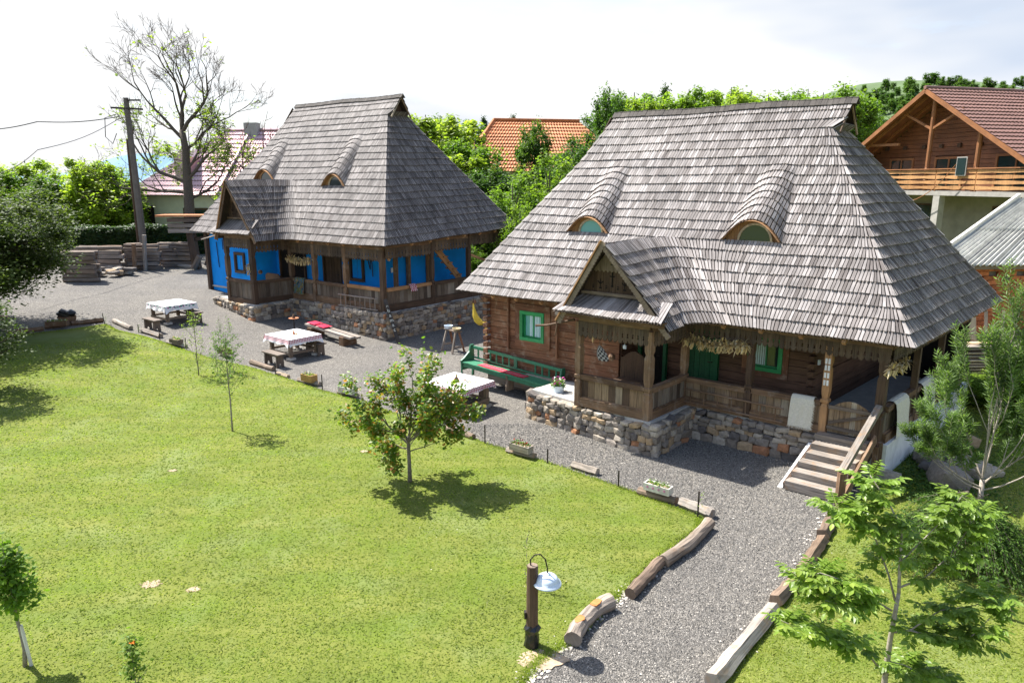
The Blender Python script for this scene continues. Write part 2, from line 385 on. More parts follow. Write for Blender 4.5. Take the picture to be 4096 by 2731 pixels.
def lawnmat(name, far=False):
    m, nt, b, out = newmat(name); p = pos(nt)
    mpn = nt.nodes.new('ShaderNodeMapping'); mpn.inputs['Rotation'].default_value = (0, 0, math.radians(35)); mpn.inputs['Scale'].default_value = (.35, 1.4, 1); nt.links.new(p, mpn.inputs['Vector'])
    n1 = noise(nt, mpn.outputs[0], 1.1, 5, .62); n2 = noise(nt, p, 22, 5, .7); n3 = noise(nt, p, 90, 3, .7); n4 = noise(nt, p, .8, 6, .65)
    c = ramp(nt, n1, [(.25, (.085,.112,.020)), (.5, (.122,.142,.028)), (.75, (.172,.178,.045))])
    c = mix(nt, 1.0, c, ramp(nt, n2, [(.25, (.74,.78,.7)), (.55, (1.08,1.08,1.08)), (.8, (1.4,1.3,1.4))]), 'MULTIPLY')
    c = mix(nt, 1.0, c, ramp(nt, n3, [(.3, (.86,)*3), (.7, (1.18,)*3)]), 'MULTIPLY')
    n5 = noise(nt, p, 2.3, 6, .75)
    c = mix(nt, ramp(nt, n5, [(.66, (0,)*3), (.74, (.55,)*3)]), c, (.26,.19,.10))
    c = mix(nt, ramp(nt, n4, [(.38, (.45,)*3), (.52, (0,)*3)]), c, (.10,.155,.018))
    n6 = noise(nt, p, .55, 5, .7); c = mix(nt, ramp(nt, n6, [(.5, (0,)*3), (.66, (.5,)*3)]), c, (.165,.20,.075))
    nt.links.new(c, b.inputs['Base Color']); b.inputs['Roughness'].default_value = .9; b.inputs['Specular IOR Level'].default_value = .1
    bump(nt, mth(nt, 'ADD', n3, n2), 1.0, .008, b); return m
M['lawn'] = lawnmat('mown_lawn')
M['grass'] = leafmat('grass_blades', [(.115,.17,.026), (.15,.205,.032), (.185,.23,.045), (.25,.285,.09)], .5, .6, .2, 1.7)
M['soil'] = plain('dry_soil', (.36,.27,.18), .95, var=.3, scale=14, bmp=.02)

# ------------------------------------------------------------------ ground
def inpoly(x, y, poly):
    c = False; j = len(poly)-1
    for i in range(len(poly)):
        if (poly[i][1] > y) != (poly[j][1] > y) and x < (poly[j][0]-poly[i][0])*(y-poly[i][1])/(poly[j][1]-poly[i][1])+poly[i][0]: c = not c
        j = i
    return c
def inpoly_np(X, Y, poly):
    c = np.zeros(len(X), bool); j = len(poly)-1
    for i in range(len(poly)):
        xi, yi = poly[i]; xj, yj = poly[j]
        if yi != yj: c ^= ((yi > Y) != (yj > Y)) & (X < (xj-xi)*(Y-yi)/(yj-yi)+xi)
        j = i
    return c
def densify(poly, step, jit=0.0, closed=True):
    out = []; n = len(poly)
    for i in range(n if closed else n-1):
        a = Vector(poly[i][:2]); b = Vector(poly[(i+1) % n][:2]); k = max(1, int((b-a).length/step))
        for q in range(k):
            p = a.lerp(b, q/k); out.append((p.x+random.uniform(-jit, jit), p.y+random.uniform(-jit, jit)))
    if not closed: out.append(tuple(poly[-1][:2]))
    return out
def sheet(name, poly, dz, mat, step, jit=0.0, edge=None):
    pts = densify(poly, edge or step, jit)
    xs = [p[0] for p in pts]; ys = [p[1] for p in pts]; n = len(pts); V = [Vector(p) for p in pts]
    x = min(xs)+step*.37
    while x < max(xs):
        y = min(ys)+step*.41
        while y < max(ys):
            if inpoly(x, y, pts): V.append(Vector((x, y)))
            y += step
        x += step
    r = delaunay_2d_cdt(V, [], [list(range(n))], 1, 1e-5)
    me = bpy.data.meshes.new(name); me.from_pydata([(p.x, p.y, hterr(p.x, p.y)+dz) for p in r[0]], [], [list(f) for f in r[2]])
    me.materials.append(mat); o = bpy.data.objects.new(name, me); COL.objects.link(o)
    me.polygons.foreach_set('use_smooth', [True]*len(me.polygons))
    o['kind'] = 'structure'; return o
# far ground to the horizon
gx = np.concatenate([-np.geomspace(3000, 60, 22), np.arange(-50, 51, 2.5), np.geomspace(60, 3000, 22)])
gy = np.concatenate([[-60, -30, -15], np.arange(-5, 90, 2.5), np.geomspace(95, 6000, 26)])
V = [(x, y, hterr(x, y)-(0.02 if math.hypot(x, y) < 70 else 0.0)) for y in gy for x in gx]; nx = len(gx)
Fq = [(j*nx+i, j*nx+i+1, (j+1)*nx+i+1, (j+1)*nx+i) for j in range(len(gy)-1) for i in range(nx-1)]
me = bpy.data.meshes.new('ground'); me.from_pydata(V, [], Fq); me.materials.append(M['lawn']); me.polygons.foreach_set('use_smooth', [True]*len(Fq))
go = bpy.data.objects.new('ground', me); COL.objects.link(go); go['kind'] = 'structure'

edgeL = [(-60,1362),(0,1352),(120,1338),(300,1318),(420,1300),(470,1325),(560,1345),(640,1368),(720,1398),(830,1432),(1000,1472),(1130,1512),(1290,1566),(1420,1600),(1560,1650),(1780,1718),(1940,1776),(2190,1853),(2473,1950),(2640,2010),(2800,2075),(2790,2110),(2640,2215),(2510,2345),(2400,2440),(2290,2560),(2180,2625),(2120,2680),(2060,2790),(2000,2900)]
EL = [G(*p).to_2d() for p in edgeL]
lawnP = [tuple(p) for p in EL] + [(-.6, 3.5), (-16, 3.5), (-40, 14), (-40, 30)]
edgeR = [(2780,2900),(2880,2731),(3010,2580),(3120,2440),(3200,2320),(3290,2170),(3360,2060),(3440,2010),(3510,1925)]
ER = [G(*p).to_2d() for p in edgeR]
lawnR = [tuple(p) for p in ER] + [tuple(G(3534,1889).to_2d()), tuple(G(3720,1762).to_2d()), (13.2, 20.2), (22, 22), (24, 3.5), (2.3, 3.5)]
gravP = [(-.9, 3.4), (2.6, 3.4), (3.6, 8), (9, 14.6), (14.5, 21), (14, 30), (4, 42), (-3, 55), (-17, 52), (-24, 45), (-30, 40), (-42, 36), (-42, 28), (-20, 24), (-12, 22), (-6, 16), (-1.2, 10)]
sheet('gravel_yard', gravP, .004, M['gravel'], .9)
sheet('lawn', lawnP, .02, M['lawn'], .6, .025, .12)
sheet('side_lawn', lawnR, .02, M['lawn'], .6, .025, .12)

def blades(name, poly, n, dmin, dmax, label=None):
    xs = [p[0] for p in poly]; ys = [p[1] for p in poly]
    X = rng.uniform(max(min(xs), -24), min(max(xs), 16), n*9); Y = rng.uniform(max(min(ys), 4), min(max(ys), 30), n*9)
    u = CX+FPX*X/np.maximum(Y, 1)/1.0
    D = np.hypot(X, Y); keep = (rng.random(len(X)) < np.clip((9.0/D)**1.7, 0, 1)) & (np.abs(X)/Y < .86) & inpoly_np(X, Y, poly) & (D < dmax)
    X, Y, D = X[keep][:n], Y[keep][:n], D[keep][:n]; k = len(X)
    Z = np.array([hterr(x, y) for x, y in zip(X, Y)])+.02
    h = rng.uniform(.006, .017, k)*(1+D/18); w = rng.uniform(.004, .009, k)*(1+D/12); a = rng.uniform(0, 6.28, k)
    lean = rng.uniform(.8, 2.6, k)*h; la = rng.uniform(0, 6.28, k)
    dx, dy = np.cos(a)*w, np.sin(a)*w
    P = np.stack([np.stack([X-dx, Y-dy, Z], 1), np.stack([X+dx, Y+dy, Z], 1), np.stack([X+np.cos(la)*lean, Y+np.sin(la)*lean, Z+h], 1)], 1).reshape(-1, 3)
    me = np_mesh(name, P, np.arange(k*3).reshape(-1, 3), M['grass'], np.repeat(rng.random(k), 3))
    o = bpy.data.objects.new(name, me); COL.objects.link(o); return tag(o, label, 'grass', kind='stuff')
blades('lawn_grass', lawnP, 110000, 4, 30, 'short mown grass covering the big lawn')
blades('side_lawn_grass', lawnR, 55000, 4, 24, 'short grass right of the gravel path')

def edge_tufts(path, n, name, label):
    P = [Vector(q) for q in path]; r_ = random.Random(9); X = []
    for _ in range(n):
        k = r_.randrange(len(P)-1); q = P[k].lerp(P[k+1], r_.random()); X.append((q.x+r_.gauss(0, .045), q.y+r_.gauss(0, .045)))
    X = np.array(X); m = len(X); Z = np.array([hterr(x, y) for x, y in X])+.008; h = rng.uniform(.02, .06, m); w = rng.uniform(.004, .009, m); a = rng.uniform(0, 6.28, m); la = rng.uniform(0, 6.28, m); le = h*rng.uniform(.3, 1.2, m)
    V = np.stack([np.stack([X[:, 0]-np.cos(a)*w, X[:, 1]-np.sin(a)*w, Z], 1), np.stack([X[:, 0]+np.cos(a)*w, X[:, 1]+np.sin(a)*w, Z], 1), np.stack([X[:, 0]+np.cos(la)*le, X[:, 1]+np.sin(la)*le, Z+h], 1)], 1).reshape(-1, 3)
    o = bpy.data.objects.new(name, np_mesh(name, V, np.arange(m*3).reshape(-1, 3), M['grass'], np.repeat(rng.random(m), 3))); COL.objects.link(o); tag(o, label, 'grass', kind='stuff')
edge_tufts([p_ for p_ in EL], 26000, 'edge_grass', 'ragged grass tufts along the edge of the big lawn')
edge_tufts([p_ for p_ in ER], 9000, 'edge_grass', 'ragged grass tufts along the right edge of the path')
# ------------------------------------------------------------------ stones (shared meshes)
def stone_mesh(seed):
    import bmesh
    r = random.Random(seed); bm = bmesh.new(); j = .11 if seed < 100 else .10
    for x in (-1, 1):
        for y in (-1, 1):
            for z in (-1, 1): bm.verts.new((x*(.5-r.uniform(0, j*1.6)), y*(.5-r.uniform(0, j)), z*(.5-r.uniform(0, j*1.6))))
    for k in range(5): bm.verts.new((r.uniform(-.34, .34), .5-r.uniform(-.08, .03), r.uniform(-.34, .34)))
    for sx, sz in ((1, 0), (-1, 0), (0, 1), (0, -1)): bm.verts.new((sx*.52+(1-abs(sx))*r.uniform(-.25, .25), .12+r.uniform(-.2, .2), sz*.52+(1-abs(sz))*r.uniform(-.25, .25)))
    if seed < 100:
        for k in range(8): bm.verts.new((r.uniform(-.38, .38), r.uniform(-.38, .38), r.uniform(.42, .58)))
    h = bmesh.ops.convex_hull(bm, input=bm.verts)
    bmesh.ops.delete(bm, geom=list({v for v in h['geom_interior'] if isinstance(v, bmesh.types.BMVert)}), context='VERTS')
    bmesh.ops.recalc_face_normals(bm, faces=bm.faces)
    me = bpy.data.meshes.new('stone'); bm.to_mesh(me); bm.free(); me.materials.append(M['stone'])
    at = me.attributes.new('var', 'FLOAT', 'POINT'); at.data.foreach_set('value', [r.random()]*len(me.vertices)); return me
STONES = [stone_mesh(100+i) for i in range(14)]
ROCKS = [stone_mesh(i) for i in range(5)]

def stone_wall(F, segs, part, size=(.15, .33), rh=(.10, .19), cap=300):
    """segs: (s0,t0,s1,t1,zb0,zb1,zt). Stones are children of part, laid in rough courses facing outward"""
    items = []
    for (s0, t0, s1, t1, zb0, zb1, zt) in segs:
        A = F.P(s0, t0, 0); B = F.P(s1, t1, 0); d = B-A; Ln = d.length; d.normalize(); nrm = Vector((d.y, -d.x, 0))
        z = min(zb0, zb1)-.04
        while z < zt-.05:
            h = random.uniform(*rh); h = min(h, zt-z); x = random.uniform(-.06, .02)
            if z < min(zb0, zb1)+.12: h = min(h*1.35, zt-z)
            while x < Ln:
                w = random.uniform(*size)*(1.25 if z < min(zb0, zb1)+.15 else 1); w = min(w, Ln-x+.06)
                if w < .07: break
                gz = zb0+(zb1-zb0)*x/Ln
                if z+h > gz-.02:
                    hh = h*random.uniform(.86, 1.12)
                    c = A+d*(x+w/2)+nrm*random.uniform(-.01, .045); c.z = z+h/2+random.uniform(-.015, .015)
                    Rm = Matrix((d, nrm, Vector((0, 0, 1)))).transposed().to_4x4()
                    Mx = Matrix.Translation(c) @ Rm @ Matrix.Rotation(random.gauss(0, .16), 4, 'Y') @ Matrix.Rotation(random.gauss(0, .13), 4, 'Z') @ Matrix.Diagonal((w*1.08, random.uniform(.17, .25)*random.choice((1, 1)), hh*1.12, 1))
                    items.append(((c-Vector((0, 0, CAMH))).length/(w*hh)**.5, Mx))
                x += w
            z += h
    items.sort(key=lambda q: q[0])
    for _, Mx in items[:cap]: link('stone', random.choice(STONES), part, Mx)
    if items[cap:]:
        mb = MB(); off = WL[part]
        for _, Mx in items[cap:]:
            sm = random.choice(STONES); mb.add([Mx @ v.co for v in sm.vertices], [list(p.vertices) for p in sm.polygons])
        o = mb.build('small_stone', M['stone'], part); o['kind'] = 'stuff'

# ------------------------------------------------------------------ shingled hip roof
def sh_build(A, B, Cc, D, w0, mat):
    """quads: A lower left, B lower right, Cc upper right, D upper left -> verts, faces for tapered shingles"""
    n = len(A); r = rng.random((n, 8)); X = B-A; U = (D-A+Cc-B)/2
    N = np.cross(X, U); N /= np.maximum(np.linalg.norm(N, axis=1), 1e-9)[:, None]
    g = .13; low = -(r[:, 0:1]*.045-.015)
    def pt(x, y, lift):
        lo = A+(B-A)*x; hi = D+(Cc-D)*x; return lo+(hi-lo)*(y+0*low)+N*lift
    liftL = .032+r[:, 1:2]*.010; up = .002
    roll = .010+r[:, 2:3]*.008
    def P(x, y): return pt(x, y+np.where(y < .3, low, 0), liftL*(1-y)+up+roll*(1-x))
    top = [P(g, 1.12+0*low), P(1-g, 1.12+0*low), P(1-g, .035+0*low), P(.86, 0*low), P(.20, 0*low+.0), P(g, .03+0*low)]
    T = np.stack(top, 1); th = .013+r[:, 3:4, None]*.004
    Bt = T - N[:, None, :]*th
    V = np.concatenate([T, Bt], 1)  # n,12,3
    f6 = np.array([[5, 4, 3, 2, 1, 0]]); f4 = np.array([[1, 2, 8, 7], [2, 3, 9, 8], [3, 4, 10, 9], [4, 5, 11, 10], [5, 0, 6, 11]])
    uv6 = []
    Ln = np.linalg.norm(U, axis=1)[:, None]; Wn = np.linalg.norm(X, axis=1)[:, None]
    xs = np.array([g, 1-g, 1-g, .78, .26, g]*2)[None]; ys = np.array([1.12, 1.12, .1, 0, 0, .08]*2)[None]
    UV = np.stack([ys*Ln+r[:, 4:5]*9, xs*Wn+r[:, 5:6]*9], 2)
    var = np.repeat(r[:, 6:7], 12, 1)
    return V, f6, f4, UV, var

class Roof:
    def __init__(s, F, c, root, mat):
        s.F, s.c, s.mat = F, c, mat; s.Q = []
        s.root = root
    def tF(s, z): return (z-s.c['zE'])/(s.c['zR']-s.c['zE'])*s.c['dep']/2
    def sR(s, z): return np.interp(z, *zip(*s.c['R']))
    def sL(s, z): return np.interp(z, *zip(*s.c['L']))
    def disp(s, ss, z, zl):
        d = np.zeros(np.broadcast(ss, z).shape)
        for (s0, hw, z0, z1, h) in s.c['bumps']:
            q = np.clip((z-z0)/(z1-z0), 0, 1); x = np.clip((ss-s0)/(hw*(1-.5*q)), -1, 1)
            d = d+np.where((np.abs(x) < 1) & (zl >= z0-1e-3) & (zl < z1), h*(1-np.abs(x)**2.2)**1.2*(1-q)**.85, 0)
        return d
    def pt(s, ss, tt, z, zl, front=True):
        c = s.c; ss = np.asarray(ss, float); tt = np.asarray(tt, float)+0*ss; z = np.asarray(z, float)+0*ss
        zz = z + (s.disp(ss, z, zl) if front else 0)
        zz = zz + c.get('raise', 0)*np.clip(tt/c['dep'], 0, 1)*(1-np.clip(ss/c['L'][0][1], 0, 1))*(1-(z-c['zE'])/(c['zR']-c['zE']))
        zz = zz + .018*np.sin(ss*1.3+z*2.1)*np.cos(tt*1.7+ss*.4)          # old roof, slightly wavy
        return s.F.PN(ss, tt, zz)
    def row(s, lo, up, label):
        lo = lo.copy(); up = up.copy()
        if label in ('front', 'back', 'left', 'right'):
            for a_ in (lo, up):
                e0, e1 = a_[0]-a_[1], a_[-1]-a_[-2]; a_[0] += e0*.45; a_[-1] += e1*.45
        s.Q.append((lo[:-1], lo[1:], up[1:], up[:-1]))
    def run(s):
        c = s.c; p = c.get('porch'); w = c['w']; z = c['zE']; rows = []
        while z < c['zR']-.06: rows.append(z); z += c['dz']
        for z in rows:
            zu = min(z+c['dz'], c['zR']+.02); zj = z
            sl, sr, tf = s.sL(z), s.sR(z), s.tF(z); slu, sru, tfu = s.sL(zu), s.sR(zu), s.tF(zu)
            def upS(ss):
                return np.clip(ss + (sru-sr)*np.clip(1-(ss-sr)/.5, 0, 1) + (slu-sl)*np.clip(1-(sl-ss)/.5, 0, 1), sru, slu)
            if p is None or z > p['zr']-.12:
                n = int((sl-sr)/w); ss = np.linspace(sl, sr, n+1); ss[1:-1] += rng.uniform(-.012, .012, n-1); su = upS(ss)
                s.row(s.pt(ss, tf, z, z), s.pt(su, tfu, zu, z), 'front')
            else:
                def prt(side, q):
                    k = np.clip((q-p['z0'])/(p['zr']-p['z0']), 0, 1.0)
                    return p[side]+(p['ap']-p[side])*k
                kz = float(np.clip((z-p['z0'])/(p['zr']-p['z0']), 0, 1)); r = p['r']*(1-.62*kz); tr = p['tr']
                # right of the porch: rake -> fillet -> main
                sp, spu = prt('rb', z), prt('rb', zu)
                nA = max(2, int((tf-r-tr)/w)); tA = np.linspace(tr, tf-r, nA+1)
                tAu = tA+(tfu-tf)*np.clip(1-(tf-r-tA)/1.3, 0, 1)
                ov = .0 if zu < p['zr'] else .04
                skew = p.get('skew', 0)
                def sk(sv, tv): return sv+skew*np.clip((tv-0)/tr, 0, 1) if skew else sv
                zu2 = zu+ov
                s.row(s.pt(sk(sp+0*tA, tA), tA, z, z, False), s.pt(sk(spu+0*tA, tAu), tAu, zu2, z, False), 'porch')
                nB = max(3, int(r*1.57/w)); th = np.linspace(0, np.pi/2, nB+1)
                s.row(s.pt(sp-r+r*np.cos(th), tf-r+r*np.sin(th), z, z, False), s.pt(spu-r+r*np.cos(th), tfu-r+r*np.sin(th), zu, z, False), 'valley')
                n = int((sp-r-sr)/w); ss = np.linspace(sp-r, sr, n+1); ss[1:-1] += rng.uniform(-.012, .012, n-1)
                su = upS(ss)+(spu-sp)*np.clip(1-(sp-r-ss)/1.3, 0, 1)
                s.row(s.pt(ss, tf, z, z), s.pt(su, tfu, zu, z), 'front')
                # left of the porch
                sp, spu = prt('lb', z), prt('lb', zu); r = p['r']*.4
                n = int((sl-sp-r)/w); ss = np.linspace(sl, sp+r, n+1); ss[1:-1] += rng.uniform(-.012, .012, n-1)
                su = upS(ss)+(spu-sp)*np.clip(1-(ss-sp-r)/1.3, 0, 1)
                s.row(s.pt(ss, tf, z, z), s.pt(su, tfu, zu, z), 'front')
                nB = max(3, int(r*1.57/w)); th = np.linspace(np.pi/2, 0, nB+1)
                s.row(s.pt(sp+r-r*np.cos(th), tf-r+r*np.sin(th), z, z, False), s.pt(spu+r-r*np.cos(th), tfu-r+r*np.sin(th), zu, z, False), 'valley')
                nA = max(2, int((tf-r-tr)/w)); tA = np.linspace(tf-r, tr, nA+1); tAu = tA+(tfu-tf)*np.clip(1-(tf-r-tA)/1.3, 0, 1)
                s.row(s.pt(sk(sp+0*tA, tA), tA, z, z, False), s.pt(sk(spu+0*tA, tAu), tAu, zu, z, False), 'porch')
            # back
            dep = c['dep']; n = int((sl-sr)/w); ss = np.linspace(sr, sl, n+1)
            s.row(s.pt(ss, dep-tf, z, z, False), s.pt(upS(ss), dep-tfu, zu, z, False), 'back')
            # hip ends
            if z < c['zH']-.05:
                zuh = min(zu, c['zH']+.03); tfh = s.tF(zuh)
                n = int((dep-2*tf)/w); tt = np.linspace(tf, dep-tf, n+1); tt[1:-1] += rng.uniform(-.012, .012, n-1)
                tu = np.clip(tt+(tfh-tf)*np.clip(1-(tt-tf)/.5, 0, 1)-(tfh-tf)*np.clip(1-(dep-tf-tt)/.5, 0, 1), tfh, dep-tfh)
                s.row(s.pt(0*tt+sr, tt, z, z, False), s.pt(0*tt+s.sR(zuh), tu, zuh, z, False), 'right')
                tt = tt[::-1]; tu = tu[::-1]
                s.row(s.pt(0*tt+sl, tt, z, z, False), s.pt(0*tt+s.sL(zuh), tu, zuh, z, False), 'left')
        A, B, Cc, D = [np.concatenate([q[i] for q in s.Q]) for i in range(4)]
        # deck
        n = len(A); X = B-A; U = D-A; N = np.cross(X, U); N /= np.maximum(np.linalg.norm(N, axis=1), 1e-9)[:, None]
        V = np.stack([A, B, Cc, D], 1)-N[:, None]*.02; off = np.array(WL[s.root])
        me = np_mesh('roof', V.reshape(-1, 3), np.arange(n*4).reshape(-1, 4), M['deck'], np.full(n*4, .5), np.stack([V[:, :, 2], V[:, :, 0]], 2).reshape(-1, 2), off=off)
        roof = link('roof', me, s.root); s.roof = roof
        Vs, f6, f4, UV, var = sh_build(A, B, Cc, D, w, s.mat)
        cam3 = np.array([0, 0, CAMH]); cen = (A+B)/2; dist = np.linalg.norm(cen-cam3, axis=1)
        facing = ((cam3-cen)*N).sum(1)/dist; size = np.linalg.norm(X, axis=1)*np.linalg.norm(U, axis=1)/dist**2*np.clip(facing, 0, 1)
        # in frame
        u = CX+FPX*cen[:, 0]/cen[:, 1]; size = np.where((u < 4096) & (u > 0), size, 0)
        order = np.argsort(-size); ind = order[:300]; rest = order[300:]
        def mk(idx, name):
            k = len(idx); base = (np.arange(k)*12)[:, None]
            F6 = base+f6; F4 = (base[:, :, None]+f4[None]).reshape(-1, 4)
            return np_mesh(name, Vs[idx].reshape(-1, 3), [F6, F4], s.mat, var[idx].ravel(), UV[idx].reshape(-1, 2), off=off)
        o = link('shingle_courses', mk(rest, 'shingle_courses'), roof); o['kind'] = 'stuff'
        for i in ind: link('shingle', mk(np.array([i]), 'shingle'), roof)
        return roof

def gable_shade(*a): pass

# ------------------------------------------------------------------ cottage helpers
def balustrade(F, s0, t0, s1, t1, zb, zt, root, bmat, beam, n, sill=.2, name='balustrade', rail=None, brd=True):
    A, B = F.P(s0, t0, 0), F.P(s1, t1, 0); d = (B-A); Ln = d.length; d.normalize(); nr = Vector((d.y, -d.x, 0)); up = Vector((0, 0, 1))
    mb = MB(); mb.bar(A+up*(zb+sill/2), B+up*(zb+sill/2), .16, sill, var=random.random())
    mb.bar(A+up*(zb+sill+.012), B+up*(zb+sill+.012), .08, .024)
    o = mb.build(name, beam, root)
    m2 = MB(); m2.bar(A+up*(zt-.065), B+up*(zt-.065), .15, .13); m2.build('handrail', rail or beam, o)
    if not brd: return o
    w = Ln/n; mb = MB(); mb.box((0, 0, 0), (w-.008, 0, 0), (0, .026, 0), (0, 0, zt-.13-zb-sill+.03)); me = mb.mesh('board', bmat)
    Rm = Matrix((d, -nr, up)).transposed().to_4x4()
    for i in range(n):
        c = A+d*(w*(i+.5))+up*((zb+sill+zt-.13)/2)+nr*random.uniform(-.006, .006)
        link('board', me, o, Matrix.Translation(c) @ Rm @ Matrix.Rotation(random.gauss(0, .004), 4, 'Y'))
    return o
def valance(F, s0, t0, s1, t1, z, h, root, mat, w=.16, beammat=None, bh=.16):
    A, B = F.P(s0, t0, 0), F.P(s1, t1, 0); d = (B-A); Ln = d.length; d.normalize(); nr = Vector((d.y, -d.x, 0)); up = Vector((0, 0, 1))
    mb = MB(); mb.bar(A+up*(z+bh/2), B+up*(z+bh/2), .15, bh); o = mb.build('eaves_beam', beammat or M['beam'], root)
    n = max(1, round(Ln/w)); w = Ln/n; e = w/2-.002
    out = [(-e, h), (-e, h*.62), (-e+.022, h*.56), (-e+.004, h*.48), (-e+.028, h*.36), (-e, h*.34), (-e, .06), (-e*.8, .05), (-e*.72, .0), (-e*.45, .03), (-e*.3, -.015), (-e*.1, .02), (0, -.03),
           (e*.1, .02), (e*.3, -.015), (e*.45, .03), (e*.72, .0), (e*.8, .05), (e, .06), (e, h*.34), (e-.028, h*.36), (e-.004, h*.48), (e-.022, h*.56), (e, h*.62), (e, h)]
    mb = MB(); mb.prism(out, (0, 0, 0), (1, 0, 0), (0, 0, 1), (0, .022, 0)); me = mb.mesh('valance_board', mat)
    Rm = Matrix((d, -nr, up)).transposed().to_4x4()
    for i in range(n):
        c = A+d*(w*(i+.5))+nr*.085; c.z = z-h+.03+random.uniform(-.012, .012)
        link('valance_board', me, o, Matrix.Translation(c) @ Rm)
    return o
def post(F, s, t, z0, z1, root, mat, w=.15, carved=True, name='post', rings=None):
    """square carved post: lower shaft, collar, waisted upper part, block at the top"""
    h = z1-z0; q = w/2
    prof = [(0, 1), (.30, 1), (.31, .80), (.335, .74), (.345, 1.12), (.375, 1.12), (.385, .74), (.41, .85), (.47, 1.02), (.70, .98), (.74, .72), (.78, .98), (.84, 1.), (1, 1)] if carved else [(0, 1), (1, 1)]
    O = F.P(s, t, 0); V = []; Fc = []; U = []; a, b = F.a.copy(), F.b.copy(); o = random.random()*9
    for i, (k, r) in enumerate(prof):
        for (x, y) in ((-1, -1), (1, -1), (1, 1), (-1, 1)): V.append(O+a*(x*q*r)+b*(y*q*r)+Vector((0, 0, z0+h*k)))
    for i in range(len(prof)-1):
        for k in range(4):
            k2 = (k+1) % 4; Fc.append((i*4+k, i*4+k2, (i+1)*4+k2, (i+1)*4+k)[::-1]); U.append([(prof[i+(j > 1)][0]*h+o, (k+(j in (1, 2)))*w+o) for j in (0, 1, 2, 3)][::-1])
    Fc.append((3, 2, 1, 0)); U.append([(0, 0)]*4); n = len(V); Fc.append((n-4, n-3, n-2, n-1)); U.append([(0, 0)]*4)
    mb = MB(); mb.add(V, Fc, U); return mb.build(name, mat, root)
def plankwall(F, axis, fx, a0, a1, z0, z1, h, openings, root, mat, out=-1, thick=.06, name='wall', core=None, proud=.03, joints=None):
    """axis 's' (front wall at t=fx) or 't' (side wall at s=fx). One object per log course piece"""
    P = (lambda u, o, z: F.P(u, fx+o, z)) if axis == 's' else (lambda u, o, z: F.P(fx+o, u, z))
    mb = MB()
    def fill(b, x0, x1, y0, y1):
        b.box(P((x0+x1)/2, -out*.07, (y0+y1)/2), P(x1, 0, 0)-P(x0, 0, 0), P(0, .1, 0)-P(0, 0, 0), Vector((0, 0, y1-y0)))
    xs = sorted(set([a0, a1]+[v for o in openings for v in (max(a0, o[0]), min(a1, o[1]))]))
    for x0, x1 in zip(xs, xs[1:]):
        if x1-x0 < .01: continue
        cuts = [(o[2], o[3]) for o in openings if o[0] <= x0+1e-4 and o[1] >= x1-1e-4]; y = z0
        for (y0, y1) in sorted(cuts):
            if y0 > y: fill(mb, x0, x1, y, y0)
            y = max(y, y1)
        if y < z1: fill(mb, x0, x1, y, z1)
    w = mb.build(name, core or M['dark'], root)
    z = z0
    while z < z1-.03:
        hh = min(h*random.uniform(.85, 1.12), z1-z); iv = [(a0, a1)]
        for o in openings:
            if o[3] > z+hh*.5 and o[2] < z+hh*.5:
                iv = [q for a, b in iv for q in ((a, min(b, o[0])), (max(a, o[1]), b)) if q[1]-q[0] > .02]
        for a, b in iv:
            m = MB(); y = z+hh/2; dz = random.uniform(-.008, .008)
            pr = out*proud*random.uniform(.6, 1.2)
            m.box(P((a+b)/2, pr/2-out*.012, y), P(b, 0, 0)-P(a, 0, 0), P(0, abs(pr)+.03, 0)-P(0, 0, 0), Vector((0, 0, hh-.012)))
            m.build('plank', mat, w)
        z += hh
    return w
def window(F, axis, fx, u0, u1, z0, z1, root, fmat, pane, out=-1, fw=.09, curtain=None, mull=True, name='window', surround=None):
    P = (lambda u, o, z: F.P(u, fx+out*o, z)) if axis == 's' else (lambda u, o, z: F.P(fx+out*o, u, z))
    up = Vector((0, 0, 1)); U = (P(1, 0, 0)-P(0, 0, 0)); O = (P(0, 1, 0)-P(0, 0, 0)); um, zm = (u0+u1)/2, (z0+z1)/2
    mb = MB()
    for a, b, c, d in ((u0, u1, z1-fw, z1), (u0, u1, z0, z0+fw), (u0, u0+fw, z0+fw, z1-fw), (u1-fw, u1, z0+fw, z1-fw)):
        mb.box(P((a+b)/2, .03, (c+d)/2), U*(b-a), O*.10, up*(d-c))
    fr = mb.build(name, fmat, root)
    if surround:
        sb = MB(); k = surround[1]
        for a, b, c, d in ((u0-k, u1+k, z1, z1+k), (u0-k, u1+k, z0-k, z0), (u0-k, u0, z0, z1), (u1, u1+k, z0, z1)):
            sb.box(P((a+b)/2, .035, (c+d)/2), U*(b-a), O*.03, up*(d-c))
        sb.build('surround', surround[0], fr)
    ib = MB(); i0, i1, j0, j1 = u0+fw, u1-fw, z0+fw, z1-fw; k = .035
    for a, b, c, d in ((i0, i1, j1-k, j1), (i0, i1, j0, j0+k), (i0, i0+k, j0+k, j1-k), (i1-k, i1, j0+k, j1-k)) + (((um-.015, um+.015, j0+k, j1-k),) if mull else ()):
        ib.box(P((a+b)/2, -.03, (c+d)/2), U*(b-a), O*.04, up*(d-c))
    ib.build('sash', fmat, fr)
    g = MB(); g.box(P(um, -.045, zm), U*(i1-i0), O*.008, up*(j1-j0)); g.build('pane', pane, fr)
    if curtain:
        cb = MB(); n = 14; V = []; cu0, cu1 = curtain
        for i in range(n+1):
            x = cu0+(cu1-cu0)*i/n; o = -.036+.010*math.sin(i*2.1)
            V += [P(x, o, j0+.02), P(x, o, j1-.02)]
        cb.add(V, [(2*i, 2*i+2, 2*i+3, 2*i+1) for i in range(n)]); cb.build('curtain', M['curtain'], fr)
    return fr
